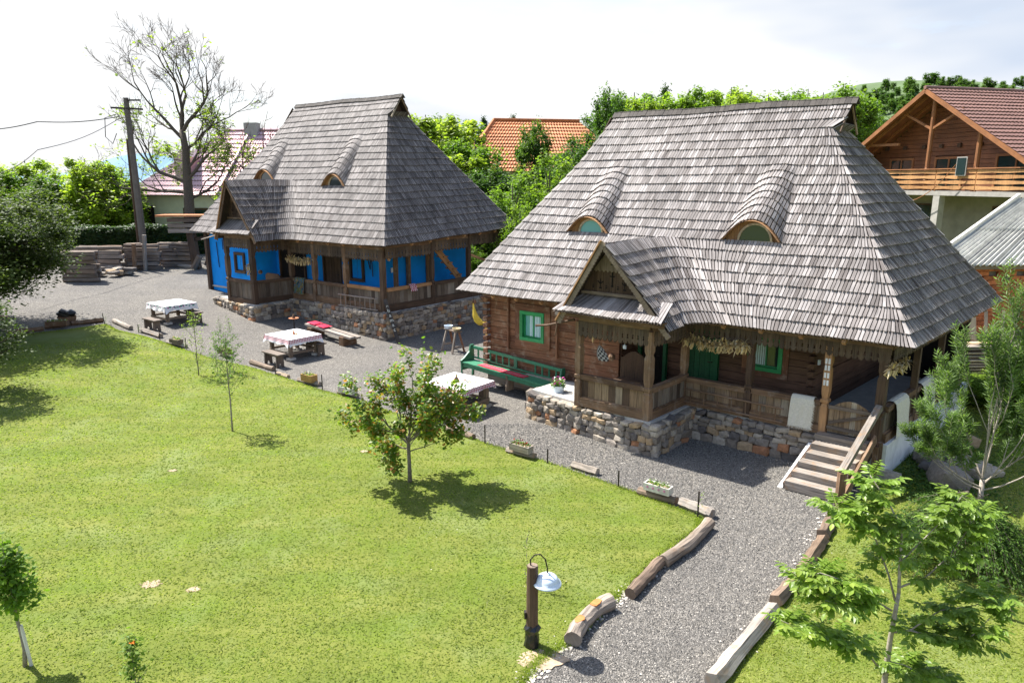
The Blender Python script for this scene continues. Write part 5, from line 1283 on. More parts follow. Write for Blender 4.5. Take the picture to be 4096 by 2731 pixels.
for i, (a, b, c, d_, r, mt, lb, sq, bn) in enumerate(LG): edge_log(a, b, c, d_, r, M[mt], lb, bool(sq), bn, seed=i*7+3)
# orange rot patches proud of the bent log
rt = []
mb = MB(); a, b = G(2290, 2585), G(2440, 2428); dn = (b-a).normalized(); sd = Vector((-dn.y, dn.x, 0))
for k, w in ((.30, .10), (.72, .12)):
    p = a.lerp(b, k)+sd*.10*math.sin(k*math.pi); p.z = .205; mb.prism([(math.cos(q*.7)*w*random.uniform(.7, 1.3), math.sin(q*.7)*.06*random.uniform(.7, 1.2)) for q in range(9)], p, dn, sd, UP*.02)
bent = [o for o in bpy.data.objects if o.get('label', '').startswith('bent log')][0]
mb.build('rotten_patch', M['orange'], bent)
# log beside the porch slab
edge_log(2128, 1620, 2180, 1645, .13, M['log'], 'rough grey stump log at the left end of the porch stones', False, 0, 91)
# ---- stakes
def stake(u, v, vt, label, mat='iron', r=.017, lean=(0, 0), loc=None, leafy=False, top=None):
    p = G(u, v); d = pray(u, vt); t = p.y/d[1]; h = CAMH+t*d[2]-p.z; mb = MB(); mb.tube([p-UP*.05, p+Vector((lean[0], lean[1], h))], r, 6)
    o = single(mb, 'stake', M[mat], label, 'stake', 'thin stakes along the lawn edge')
    if leafy:
        rr = np.random.default_rng(int(u)); P = np.array(p)+np.stack([rr.normal(.05, .03, 40), rr.normal(0, .03, 40), rr.uniform(0, h, 40)], 1)
        so = bpy.data.objects.new('climbing_seedling', leafmesh(P, .045, 'climbing_seedling', M['leaf_fresh'], seed=3, off=np.array(p))); COL.objects.link(so); so.location = p
        tag(so, 'tiny green seedling climbing the ' + label, 'plant', 'seedlings at the stakes')
    return o
for i, (u, v, vt, lb, lf) in enumerate([(2190, 1855, 1795, 'black iron stake right of the planter of dark red flowers', 0), (1940, 1776, 1698, 'black iron stake right of the round pale log', 0), (2473, 1950, 1882, 'black iron stake left of the whitewashed planter', 0),
        (2790, 2072, 1965, 'thin rusty stake at the lawn corner', 1), (1290, 1560, 1498, 'black iron stake right of the wicker planter', 0), (1103, 1500, 1447, 'black iron stake in front of the middle table bench', 0), (555, 1330, 1297, 'short dark stake left of the pale squared block', 1),
        (640, 1362, 1310, 'dark stake right of the pale squared block', 0), (745, 1398, 1350, 'dark stake right of the planter of yellow flowers', 0), (420, 1297, 1252, 'leaning dark stake at the far lawn corner', 1), (915, 1420, 1396, 'short dark stake behind the fruit saplings', 0)]):
    stake(u, v, vt, lb, leafy=bool(lf), lean=(-.06, 0) if i == 9 else (0, 0))
stake(4035, 2480, 2395, 'pale wooden peg on the right lawn', 'tablew', .035)

# ---- garden lamp
p = G(2128, 2585); o = empty('garden_lamp', p, 'rough log lamp post with white enamel shade and black plastic round its foot', 'lamp')
mb = MB(); mb.tube([p-UP*.1, p+UP*.35, p+UP*.8, p+UP*1.24], [.085, .08, .078, .075], 12, jit=.04); mb.build('post', M['darkbeam'], o)
mb = MB(); mb.lathe([(0, 1.238), (.07, 1.238), (.07, 1.246), (0, 1.248)], p, 12); mb.build('post_top', M['tablew'], o)
arm = [p+Vector((-.02, 0, 1.18)), p+Vector((-.03, 0, 1.33)), p+Vector((.03, 0, 1.40)), p+Vector((.10, 0, 1.41)), p+Vector((.17, -.01, 1.34)), p+Vector((.20, -.02, 1.21)), p+Vector((.20, -.02, 1.14))]
mb = MB(); mb.tube(arm, .010, 6); mb.build('bracket', M['iron'], o)
sp = p+Vector((.20, -.02, .98)); mb = MB(); mb.lathe([(.165, 0), (.195, .004), (.19, .022), (.155, .04), (.15, .07), (.13, .105), (.09, .132), (.035, .145), (.03, .165), (.0, .165)], sp, 36); sh = mb.build('lamp_shade', M['enamel'], o, smooth=True)
mb = MB(); mb.lathe([(0, -.01), (.03, 0), (.045, .04), (.03, .09), (.02, .12)], sp, 12); mb.build('bulb', M['enamel'], o)
mb = MB(); mb.tube([p+UP*.02, p+UP*.12, p+UP*.22, p+UP*.30, p+UP*.36], [.11, .10, .095, .115, .08], 10, jit=.16); mb.build('plastic_wrap', M['black'], o)
mb = MB(); mb.box(p+Vector((-.095, 0, .5)), (.03, 0, 0), (0, .07, 0), (0, 0, .10)); mb.build('socket_box', M['iron'], o)
mb = MB(); q = G(2165, 2640); mb.prism([(math.cos(a*.15)*.36*random.uniform(.75, 1.15), math.sin(a*.15)*.2*random.uniform(.75, 1.15)) for a in range(42)], q+UP*.010, (1, 0, 0), (0, 1, 0), (0, 0, .012)); so = single(mb, 'bare_soil', M['soil'], None, None); so['kind'] = 'structure'
# pebbles along the lawn edge and on the path
def pebbles(poly, n, smin, smax, label, spread, seed, dense=None):
    rr = np.random.default_rng(seed); r_ = random.Random(seed); V = []; F = []; vv = []; base = [(1, 0, 0), (0, 1, 0), (-1, 0, 0), (0, -1, 0), (0, 0, 1)]
    for i in range(n):
        if dense: a = dense[r_.randrange(len(dense)-1)]; k = dense.index(a); b = dense[k+1]; q = Vector(a).lerp(Vector(b), r_.random()); x, y = q.x+r_.gauss(0, spread), q.y+r_.gauss(0, spread)
        else: x, y = r_.uniform(-2, 8), 3.8+(r_.random()**1.6)*14
        if not dense and not inpoly(x, y, poly): continue
        s = r_.uniform(smin, smax); an = r_.random()*6; c, s_ = math.cos(an), math.sin(an); z = hterr(x, y)+.012; b0 = len(V); st = (r_.uniform(.7, 1.3), r_.uniform(.6, 1), r_.uniform(.4, .8))
        for (px, py, pz) in [(1, .1, .2), (.5, .8, .25), (-.4, .9, .2), (-1, 0, .2), (-.5, -.8, .2), (.5, -.8, .25), (.35, .3, 1), (-.4, .2, .95), (0, -.4, 1)]:
            X, Y = px*st[0]*s, py*st[1]*s; V.append((x+X*c-Y*s_, y+X*s_+Y*c, z+pz*st[2]*s*.7))
        F += [(b0+a, b0+b, b0+c2) for a, b, c2 in ((0, 1, 6), (1, 2, 6), (2, 7, 6), (2, 3, 7), (3, 4, 7), (4, 8, 7), (4, 5, 8), (5, 0, 8), (0, 6, 8), (6, 7, 8))]; vv += [r_.random()]*9
    o = bpy.data.objects.new('pebbles', np_mesh('pebbles', np.array(V), np.array(F), M['pebble'], np.array(vv))); COL.objects.link(o); tag(o, label, 'pebbles', kind='stuff')
M['pebble'] = plain('pale_pebbles', (.42,.38,.33), .85, var=.5, scale=9)
M['chip'] = plain('grey_chips', (.14,.131,.117), .85, var=.5, scale=30)
pathP = gravP
pebbles(gravP, 700, .008, .022, 'scattered pale pebbles on the gravel path', 0, 5)
e1 = [tuple(G(*q).to_2d()) for q in [(2650, 2250), (2520, 2350), (2440, 2425), (2290, 2560), (2180, 2640), (2120, 2690), (2080, 2760)]]
pebbles(None, 420, .012, .035, 'pale river pebbles between lawn and path near the lamp', .09, 6, e1)
e2 = [tuple(G(*q).to_2d()) for q in [(3340, 2040), (3260, 2120), (3200, 2290), (3120, 2400), (2960, 2620), (2860, 2740)]]
pebbles(None, 160, .012, .04, 'pale pebbles along the right path edge', .08, 8, e2)
# loose gravel chips in the foreground
def chips():
    n = 60000; X = rng.uniform(-1.2, 7, n*2); Y = 3.9+(rng.random(n*2)**1.7)*14; k = inpoly_np(X, Y, gravP) & ~inpoly_np(X, Y, lawnP) & ~inpoly_np(X, Y, lawnR); X, Y = X[k][:n], Y[k][:n]; n = len(X)
    s = rng.uniform(.006, .014, n)*(1+Y/18); Z = np.array([hterr(x, y) for x, y in zip(X, Y)])+.004; a = rng.uniform(0, 6.28, n); e = rng.uniform(.5, 1, n)
    c, t = np.cos(a)*s, np.sin(a)*s; P = np.stack([np.stack([X+c, Y+t, Z], 1), np.stack([X-t*e, Y+c*e, Z], 1), np.stack([X-c, Y-t, Z+s*.2], 1), np.stack([X+t*e, Y-c*e, Z], 1), np.stack([X+c*.2, Y+t*.1, Z+s*rng.uniform(.5, 1.0, n)], 1)], 1).reshape(-1, 3)
    b = np.arange(n)[:, None]*5; F = np.concatenate([b+np.array([q]) for q in ((0, 1, 4), (1, 2, 4), (2, 3, 4), (3, 0, 4))])
    o = bpy.data.objects.new('gravel_chips', np_mesh('gravel_chips', P, F, M['chip'], np.repeat(rng.random(n), 5))); COL.objects.link(o); tag(o, 'grey stone chips covering the path', 'gravel', kind='stuff')
chips()

# ---- rugs, cloths, corn
def hang(F, axis, fx, u0, u1, ztop, zf, zbk, label, mat, cat='rug', fringe=.08, out=-1, name='hanging_rug', group=None, thick=.10, uvs=None):
    P = (lambda u, o, z: F.P(u, fx+out*o, z)) if axis == 's' else (lambda u, o, z: F.P(fx+out*o, u, z))
    prof = [(-thick-.02, zbk)]+[(-thick-.015, ztop-.02), (-thick*.6, ztop+.03), (0, ztop+.045), (thick*.6, ztop+.035), (thick+.015, ztop-.02)]+[(thick+.03+.012*k, ztop-(ztop-zf)*k/5) for k in range(1, 6)]
    n = 14; V = []; mb = MB(); Uv = []
    for i in range(n+1):
        for k, (o, z) in enumerate(prof):
            V.append(P(u0+(u1-u0)*i/n, o+.008*math.sin(i*1.1+k)*(k > 5), z)); Uv.append((i/n, k/(len(prof)-1)))
    m = len(prof); F_ = []; UU = []
    for i in range(n):
        for k in range(m-1): f = (i*m+k, i*m+k+1, (i+1)*m+k+1, (i+1)*m+k); F_.append(f); UU.append([Uv[j] for j in f])
    mb.add(V, F_, UU)
    if fringe:
        for i in range(46):
            u = u0+(u1-u0)*i/45; q = P(u, thick+.09, zf); mb.add([q, P(u+(u1-u0)/60, thick+.09, zf), P(u+random.uniform(-.02, .02), thick+.09+random.uniform(0, .03), zf-fringe*random.uniform(.6, 1.2))], [(0, 1, 2)], [[(0, 1)]*3])
        for i in range(40):
            z = ztop-(ztop-zf)*i/39; oo = thick+.03+.06*i/39; mb.add([P(min(u0, u1), oo, z), P(min(u0, u1), oo, z-.02), P(min(u0, u1)-fringe*random.uniform(.4, 1), oo+.01, z-.03)], [(0, 1, 2)], [[(0, 1)]*3])
    return single(mb, name, mat, label, cat, group, smooth=False)
hang(F2, 's', GT, 2.42, 1.93, 1.52, .86, 1.2, 'cream woollen rug with fringe hung over the front railing beside the gate', M['wool'], group='woollen rugs on the railings')
hang(F2, 't', GS, .98, 1.85, 1.60, .82, 1.2, 'cream woollen rug hung over the side railing nearest the stairs', M['wool'], fringe=.04, group='woollen rugs on the railings')
hang(F2, 't', GS, 2.95, 3.9, 1.60, .86, 1.2, 'cream woollen rug on the side railing half behind the willow', M['wool'], fringe=.04, group='woollen rugs on the railings')
def tapmat():
    m, nt, b, out = newmat('pictorial_tapestry'); tcn = nt.nodes.new('ShaderNodeTexCoord'); vo = noise(nt, tcn.outputs['UV'], 5.5, 3, .6, .8)
    c = ramp(nt, vo, [(0, (.01, .02, .02)), (.38, (.02, .14, .20)), (.45, (.16, .07, .03)), (.52, (.03, .12, .04)), (.58, (.28, .18, .07)), (.64, (.02, .03, .03)), (.7, (.6, .6, .55))], 'CONSTANT')
    nt.links.new(c, b.inputs['Base Color']); b.inputs['Roughness'].default_value = .9; return m
M['tap'] = tapmat()
hang(F1, 's', GT1, 6.25, 5.55, 2.08, 1.42, 1.8, 'colourful pictorial tapestry hung over the blue cottage railing', M['tap'], 'tapestry', 0, name='tapestry')
def checkm(name, c1_, c2_, sc):
    m, nt, b, out = newmat(name); tcn = nt.nodes.new('ShaderNodeTexCoord'); ck = nt.nodes.new('ShaderNodeTexChecker'); ck.inputs['Scale'].default_value = sc; ck.inputs['Color1'].default_value = (*c1_, 1); ck.inputs['Color2'].default_value = (*c2_, 1)
    nt.links.new(tcn.outputs['UV'], ck.inputs['Vector']); nt.links.new(ck.outputs[0], b.inputs['Base Color']); b.inputs['Roughness'].default_value = .9; return m
M['chk_r'] = checkm('red_check_cloth', (.35, .03, .06), (.5, .42, .42), 7); M['chk_b'] = checkm('black_check_cloth', (.03, .025, .03), (.42, .40, .38), 7)
hang(F1, 't', GS1, 1.62, 1.98, 2.12, 1.88, 1.95, 'small red checked cloth on the side railing of the blue cottage', M['chk_r'], 'cloth', 0, name='checked_cloth')
def corn_bunch(p, r, nhusk, parent, ncob=4):
    mb = MB()
    for i in range(nhusk):
        a = random.uniform(0, 6.28); tilt = random.uniform(-.6, .9); L_ = random.uniform(.13, .25); d = Vector((math.cos(a)*.8, math.sin(a)*.5, tilt)).normalized(); s = d.cross(UP).normalized()*random.uniform(.014, .026)
        q = p+Vector((random.gauss(0, r*.35), random.gauss(0, r*.25), random.gauss(0, r*.2))); mid = q+d*L_*.5+UP*.01; e = q+d*L_-UP*.04
        mb.add([q-s*.5, q+s*.5, mid+s, mid-s, e], [(0, 1, 2, 3), (3, 2, 4)], [[(0, 0), (0, .02), (.1, .04), (.1, -.02)], [(.1, 0), (.1, .03), (.2, .01)]])
    for i in range(ncob):
        q = p+Vector((random.gauss(0, r*.4), random.gauss(-.02, .02), -.04)); mb.tube([q, q-UP*.10+Vector((random.gauss(0, .03), 0, 0)), q-UP*.17+Vector((random.gauss(0, .04), 0, 0))], [.022, .024, .008], 7)
    return mb.build('corn_bunch', M['corn'], parent)
def garland(Fm, axfix, s0, s1, z0, z1, n, label, r=.10, out=-.16):
    o = empty('corn_garland', Fm.P((s0+s1)/2, axfix+out, z0), label, 'corn', 'dried corn garlands'); pts = []
    for i in range(n):
        k = i/(n-1); p = Fm.P(s0+(s1-s0)*k, axfix+out, z0+(z1-z0)*k-.08*math.sin(k*math.pi)+random.uniform(-.02, .02)); pts.append(p); corn_bunch(p, r*1.1, 56, o)
    mb = MB(); mb.tube([Fm.P(s0+.1*(1 if s0 > s1 else -1), axfix, z0+.12)]+pts+[Fm.P(s1-.1*(1 if s0 > s1 else -1), axfix, z1+.1)], .012, 5); mb.build('string', M['benchw'], o)
garland(F2, GT, 4.98, 3.55, 2.52, 2.56, 9, 'garland of dried corn cobs hanging under the timber cottage eaves', .13)
garland(F1, GT1, 6.45, 5.05, 2.98, 2.95, 7, 'garland of dried corn cobs hanging under the blue cottage eaves', .15)
o = empty('corn_cobs', F1.P(8.5, -1.6, 2.9), 'few dried corn cobs tied to the corner post of the blue cottage porch', 'corn'); 
for k in range(2): corn_bunch(F1.P(6.75, -1.56, 2.75-k*.2), .07, 22, o, 3)
o = empty('corn_husks', F2.P(7.35, .5, 2.2), 'small bunch of dried corn husks on the log wall left of the porch post', 'corn'); corn_bunch(F2.P(7.85, .55, 2.18), .08, 24, o, 2)
o = empty('corn_husks', F2.P(.4, .3, 2.5), 'bundle of dried corn hanging at the right corner of the timber cottage', 'corn')
for k in range(4): corn_bunch(F2.P(.38, .2+k*.3, 2.55), .09, 20, o, 3)
mb = MB(); mb.lathe([(0, -.01), (.10, -.01), (.12, .015), (.10, .02), (0, .01)], F2.P(7.7, .62, 2.45), 16, Z=-F2.b); single(mb, 'enamel_plate', M['enamel'], 'pale enamel plate hanging on the wall above the corn husks', 'plate')
# checked bag by the porch door
bp = F2.P(7.05, -.4, 2.45); bo = empty('checked_bag', bp, 'black and white checked cloth bag hanging inside the porch', 'bag'); bp0 = F2.P(6.6, -.9, 2.30)
V = []; F_ = []; UU = []; n = 8
for k in range(6):
    z = 2.30-.36*k/5; w = .04+.13*math.sin(min(1, k/4)*1.5)-.02*(k == 5)
    for i in range(n): a = 2*math.pi*i/n; V.append(bp0+F2.a*(math.cos(a)*w-.12*k/5)+F2.b*(math.sin(a)*w*.45)+UP*(z-2.30))
for k in range(5):
    for i in range(n): j = (i+1) % n; F_.append((k*n+i, k*n+j, (k+1)*n+j, (k+1)*n+i)); UU.append([(i/n*2, k/5), ((i+1)/n*2, k/5), ((i+1)/n*2, (k+1)/5), (i/n*2, (k+1)/5)])
mb = MB(); mb.add(V, F_, UU); mb.build('pouch', M['chk_b'], bo); mb = MB(); mb.tube([bp0, bp0+UP*.3], .008, 5); mb.build('cord', M['benchw'], bo)
# ---- ladders
def ladder(P0, P1, wv, n, r, label, mat):
    o = empty('wooden_ladder', P0, label, 'ladder'); 
    for s, nm in ((0, 'rail'), (1, 'rail')):
        mb = MB(); mb.tube([P0+wv*s, (P0+P1)/2+wv*s+UP*random.uniform(-.02, .02), P1+wv*s], r, 7, jit=.06); mb.build(nm, mat, o)
    for i in range(n):
        q = P0.lerp(P1, (i+.5)/n); mb = MB(); mb.tube([q, q+wv], r*.62, 6); mb.build('rung', mat, o)
    return o
ladder(F1.P(3.15, GT1-.22, 1.22), F1.P(.75, GT1-.22, 1.24), Vector((0, 0, .46)), 8, .028, 'pale wooden ladder lying on edge along the blue cottage gallery', M['greybeam'])
ladder(F2.P(5.0, GT-.16, .90), F2.P(2.55, GT-.16, .86), Vector((0, 0, .33)), 7, .024, 'dark wooden ladder lying on edge along the timber cottage gallery', M['beam'])
# ---- leaning sign board with the word hamac
a, b = G(1600, 1375), AT(1552, 1203, 27.3)
a = F1.P(-.15, -.15, 0)+Vector((.55, .4, 0)); a = G(1597, 1377); b = Vector((F1.P(.28, .25, 1.62).x-.05, F1.P(.28, .25, 1.62).y-.05, 1.75))
d = b-a; Ln = d.length; d.normalize(); cv = (Vector((0, 0, CAMH))-a).normalized(); sx_ = d.cross(cv).normalized(); nn_ = sx_.cross(d).normalized()
if nn_.dot(cv) < 0: nn_ = -nn_; sx_ = -sx_
if sx_.x < 0: sx_ = -sx_
so = empty('sign_board', a, 'dark narrow board leaning on the stone corner with the word hamac', 'sign'); mb = MB(); mb.box((a+b)/2, sx_*.15, d*Ln, nn_*.03); mb.build('board', M['ridge'], so)
for i, ch in enumerate('hamac'):
    cu = bpy.data.curves.new('letter', 'FONT'); cu.body = ch; cu.size = .20; cu.extrude = .002; cu.align_x = 'CENTER'; cu.align_y = 'CENTER'
    to = bpy.data.objects.new('letter', cu); COL.objects.link(to); dg = bpy.context.evaluated_depsgraph_get(); me = bpy.data.meshes.new_from_object(to.evaluated_get(dg)); bpy.data.objects.remove(to)
    me.materials.clear(); me.materials.append(M['whitep']); c = a+d*(Ln*(.74-.105*i))+nn_*.02
    link('letter', me, so, Matrix.Translation(c) @ Matrix((sx_, d, nn_)).transposed().to_4x4())
mb = MB(); c = a+d*(Ln*.84)+nn_*.02
mb.bar(c-sx_*.04-d*.03, c+d*.03, .012, .004, up=nn_); mb.bar(c+sx_*.04-d*.03, c+d*.03, .012, .004, up=nn_); mb.build('arrow', M['whitep'], so)
# ---- sawhorse with pail and basket
p = G(1812, 1405); az = -38; ax = dirv(az); ay = Vector((ax.y, -ax.x, 0)); o = empty('sawhorse', p, 'rough wooden sawhorse in the shade between the cottages', 'sawhorse')
mb = MB(); mb.bar(p-ax*.45+UP*.82, p+ax*.45+UP*.82, .22, .05); mb.build('top_plank', M['tablew'], o)
for e in (-1, 1):
    for s in (-1, 1):
        mb = MB(); mb.bar(p+ax*(e*.36)+ay*(s*.28), p+ax*(e*.30)+ay*(s*.07)+UP*.80, .07, .06); mb.build('leg', M['logwall'] if s > 0 else M['greybeam'], o)
    mb = MB(); mb.bar(p+ax*(e*.36)-ay*.24+UP*.24, p+ax*(e*.36)+ay*.24+UP*.24, .03, .06); mb.build('brace', M['greybeam'], o)
mb = MB(); c = p+ax*.28+UP*.845; mb.lathe([(.14, 0), (.16, .10), (.17, .11), (.15, .11), (.13, .03), (0, .03)], c, 20); single(mb, 'white_bowl', M['enamel'], 'white bowl on the far end of the sawhorse', 'bowl')
mb = MB(); c = p-ax*.28+UP*.845; mb.lathe([(.10, 0), (.15, .06), (.165, .10), (.15, .10), (.12, .05), (0, .06)], c, 20); single(mb, 'wicker_basket', M['corn'], 'shallow wicker basket on the near end of the sawhorse', 'basket')
# ---- yellow hammock bundle hanging by the timber cottage corner
hp = AT(1893, 1212, 26.5); lo_ = AT(1935, 1325, 26.5); o = empty('hammock', lo_, 'yellow hammock cloth hanging bunched on a rope beside the log corner', 'hammock')
path = [(0, .0, .015), (.03, -.25, .05), (.08, -.5, .11), (.20, -.72, .17), (.33, -.85, .15), (.42, -.72, .07)]
V = []; F_ = []; n = 12
for (x, z, w) in path:
    for i in range(n): a = 2*math.pi*i/n; rr_ = w*(1+.22*math.sin(a*5)); V.append(hp+Vector((x+math.cos(a)*rr_, math.sin(a)*rr_*.6, z)))
for k in range(len(path)-1):
    for i in range(n): j = (i+1) % n; F_.append((k*n+i, (k+1)*n+i, (k+1)*n+j, k*n+j))
mb = MB(); mb.add(V, F_); mb.build('cloth', M['yellow'], o, smooth=True)
mb = MB(); mb.add([hp+Vector(q) for q in ((.40, 0, -.70), (.47, .02, -.74), (.56, 0, -1.15), (.47, .0, -1.30), (.42, 0, -1.1))], [(0, 1, 2, 3, 4)]); mb.build('cloth_tail', M['yellow'], o)
mb = MB(); mb.tube([hp, hp+Vector((0, 0, .6))], .012, 5); mb.tube([hp+Vector((.42, 0, -.7)), hp+Vector((.55, .1, -.2)), F2.P(12.0, .5, 2.9)], .012, 5); mb.tube([hp+Vector((.42, 0, -.7)), hp+Vector((.41, 0, -1.6))], .01, 5); mb.build('rope', M['iron'], o)
# ---- left: half bench with cushion, bag in basket, hanging lantern
p = G(10, 1318); o = empty('stump_seat', p, 'small wooden seat under a red cushion at the left edge of the yard', 'bench'); mb = MB(); mb.box(p+Vector((-.35, 0, .42)), (1.5, 0, 0), (0, .4, 0), (0, 0, .05)); mb.build('seat', M['benchw'], o)
for x in (.2, -.75): mb = MB(); mb.box(p+Vector((x, 0, .2)), (.24, 0, 0), (0, .34, 0), (0, 0, .4)); mb.build('leg', M['greybeam'], o)
cushion(p+Vector((-.1, 0, .45)), Vector((1, 0, 0)), Vector((0, 1, 0)), .62, .42, 'red cushion on the seat at the left edge of the yard')
p = G(270, 1290); o = empty('wicker_basket', p, 'round wicker basket holding a black bin bag on the lawn edge', 'basket'); mb = MB(); mb.lathe([(.26, 0), (.32, .12), (.34, .26), (.32, .26), (.28, .1), (0, .08)], p, 22); mb.build('basket', M['beam'], o)
random.seed(5); mb = MB(); mb.tube([p+Vector((-.34, 0, .32)), p+Vector((-.2, 0, .42)), p+Vector((0, .0, .36)), p+Vector((.2, 0, .38)), p+Vector((.36, 0, .42))], [.08, .16, .13, .15, .05], 9, jit=.25); mb.build('bin_bag', M['black'], o)
# ---- fire pit stones
p = G(432, 1098); o = empty('fire_pit', p, 'ring of dark and pale stones for a fire in front of the timber stack', 'fire pit')
for i in range(26):
    a = i*.48; rr_ = random.uniform(.5, 1.05); q = p+Vector((math.cos(a)*rr_*1.25, math.sin(a)*rr_*.8, random.uniform(.1, .3)))
    link('stone', random.choice(ROCKS), o, Matrix.Translation(q) @ Matrix.Rotation(a*3, 4, 'Z') @ Matrix.Diagonal((random.uniform(.35, .7), random.uniform(.3, .5), random.uniform(.12, .28), 1)))
# ---- rocks by the limewashed wall
RK = [(3720, 1850, .75, 'pinkish flat boulder by the limewashed wall'), (3790, 1935, .95, 'largest dark boulder in the weeds by the limewashed wall'), (3550, 1920, .5, 'pale boulder at the foot of the stair side'), (3705, 1880, .4, 'small flat boulder between two larger ones'), (3880, 1900, .8, 'reddish boulder behind the willow stem'), (3965, 1905, .45, 'small grey boulder right of the willow stem'), (3850, 1775, .7, 'brown boulder behind the willow branches'), (3830, 1960, .4, 'low boulder in front of the dark one')]
for i, (u, v, s, lb) in enumerate(RK):
    p = G(u, v); me = ROCKS[i % 5]; o = bpy.data.objects.new('boulder', me); COL.objects.link(o); o.matrix_world = Matrix.Translation(p+UP*s*.16) @ Matrix.Rotation(i*1.3, 4, 'Z') @ Matrix.Rotation(.2, 4, 'X') @ Matrix.Diagonal((s, s*.7, s*.55, 1)); tag(o, lb, 'boulder', 'boulders by the limewashed wall')
# bare spots in the lawn
for (u, v, r, nm) in ((610, 2340, .17, ''), (1455, 1808, .10, ''), (690, 1885, .1, ''), (775, 2362, .12, '')):
    p = G(u, v); mb = MB(); mb.prism([(math.cos(a*.157)*r*random.uniform(.5, 1.3), math.sin(a*.157)*r*.7*random.uniform(.5, 1.3)) for a in range(40)], p+UP*.018, (1, 0, 0), (0, 1, 0), (0, 0, .008)); o = single(mb, 'bare_soil', M['soil'], None, None); o['kind'] = 'structure'
# ================================================================== buildings behind
def house_mesh_wall(o, mat, pts, z0, z1, name='wall'):
    mb = MB(); n = len(pts)
    for i in range(n):
        a, b = Vector((*pts[i], 0)), Vector((*pts[(i+1) % n], 0)); d = (b-a).normalized(); nn = Vector((d.y, -d.x, 0))
        mb.add([a+UP*z0, b+UP*z0, b+UP*z1, a+UP*z1], [(0, 1, 2, 3)], [[(0, z0), ((b-a).length, z0), ((b-a).length, z1), (0, z1)]])
    return mb.build(name, mat, o)
def tiled(A, B, C, D, nrow, ncol, mat, parent, name='roof', lift=.05, wav=.03, course='tile_course'):
    """roof slope A-B eave, D-C ridge; each course of pantiles is a stepped, corrugated strip of its own"""
    A, B, C, D = map(Vector, (A, B, C, D)); N = (B-A).cross(D-A).normalized()
    if N.z < 0: N = -N
    mb = MB(); mb.add([A-N*.03, B-N*.03, C-N*.03, D-N*.03], [(0, 1, 2, 3)], [[(0, 0)]*4]); ro = mb.build(name, mat, parent)
    for r_ in range(nrow):
        k0, k1 = r_/nrow, (r_+1.06)/nrow; k1 = min(k1, 1); mb = MB(); V = []; F_ = []
        a0, b0 = A.lerp(D, k0), B.lerp(C, k0); a1, b1 = A.lerp(D, k1), B.lerp(C, k1); m = max(4, int(ncol*(b0-a0).length/(B-A).length))*2
        for i in range(m+1):
            x = i/m; w = wav*(.5 if i % 2 else -.5); p0, p1 = a0.lerp(b0, x), a1.lerp(b1, x)
            V += [p0+N*(w+lift-.05), p0+N*(w+lift), p1+N*w*.9]
        for i in range(m): F_ += [(i*3, (i+1)*3, (i+1)*3+1, i*3+1), (i*3+1, (i+1)*3+1, (i+1)*3+2, i*3+2)]
        mb.add(V, F_); mb.build(course, mat, ro)
    return ro
def bar_obj(name, a, b, w, h, mat, parent, up=(0, 0, 1)):
    mb = MB(); mb.bar(a, b, w, h, up=up); return mb.build(name, mat, parent)
# ---- brown chalet on the right
M['chal'] = wood('orange_brown_cladding', [(.17,.065,.026), (.21,.082,.034), (.145,.055,.023)], .6, 1.2, 22., .35, .003, spec=.4)
M['chalr_lit'] = wood('sunlit_chalet_railing', [(.38,.19,.075), (.44,.24,.10)], .65, 1.2, 26., .35, .003)  # brighter copy of the beam wood, warm light painted into the railing
M['chalb'] = wood('chalet_beams', [(.24,.10,.038), (.29,.125,.05)], .65, 1.2, 26., .35, .003)
M['rtile'] = plain('brown_red_metal_tile', (.17,.092,.070), .5, var=.16, scale=2, spec=.4)
M['otile'] = plain('orange_clay_tile', (.50,.19,.075), .7, var=.28, scale=5)
M['mtile'] = plain('maroon_glazed_metal_tile', (.52,.36,.36), .5, metal=.8, var=.1, spec=.9)
M['cement'] = plain('corrugated_cement_sheet', (.50,.49,.44), .85, var=.22, scale=4, bmp=.004)
M['render'] = plain('grey_render', (.24,.225,.19), .9, var=.15, scale=2)
M['cream'] = plain('cream_render', (.60,.60,.50), .9, var=.08, scale=2)
M['brick'] = plain('hollow_red_brick', (.38,.125,.050), .85, var=.35, scale=7, bmp=.004)
rd = dirv(75.7); gd = Vector((rd.y, -rd.x, 0))      # ridge direction, gable direction (towards the camera)
apx = AT(3703, 352, 40.0); ch = empty('chalet', Vector((apx.x+5, apx.y+1, 1.2)), 'large orange brown timber chalet with maroon tiled roof and balcony', 'house')
HW = 7.2; sl = .60; up_z = apx.z
def CP(r_, g_, z): return Vector((apx.x, apx.y, 0))+rd*r_+gd*g_+UP*z
eR, eL = CP(0, HW, up_z-HW*sl), CP(0, -HW, up_z-HW*sl); ln = 15
tiled(eR, eR+rd*ln, CP(ln, 0, up_z), CP(0, 0, up_z), 22, 60, M['rtile'], ch, lift=.06, wav=.035)
tiled(eL+rd*ln, eL, CP(0, 0, up_z), CP(ln, 0, up_z), 16, 30, M['rtile'], ch, lift=.06, wav=.035)
mb = MB(); mb.tube([CP(-.05, 0, up_z+.02), CP(ln, 0, up_z+.02)], .10, 8); mb.build('ridge_tiles', M['rtile'], ch)
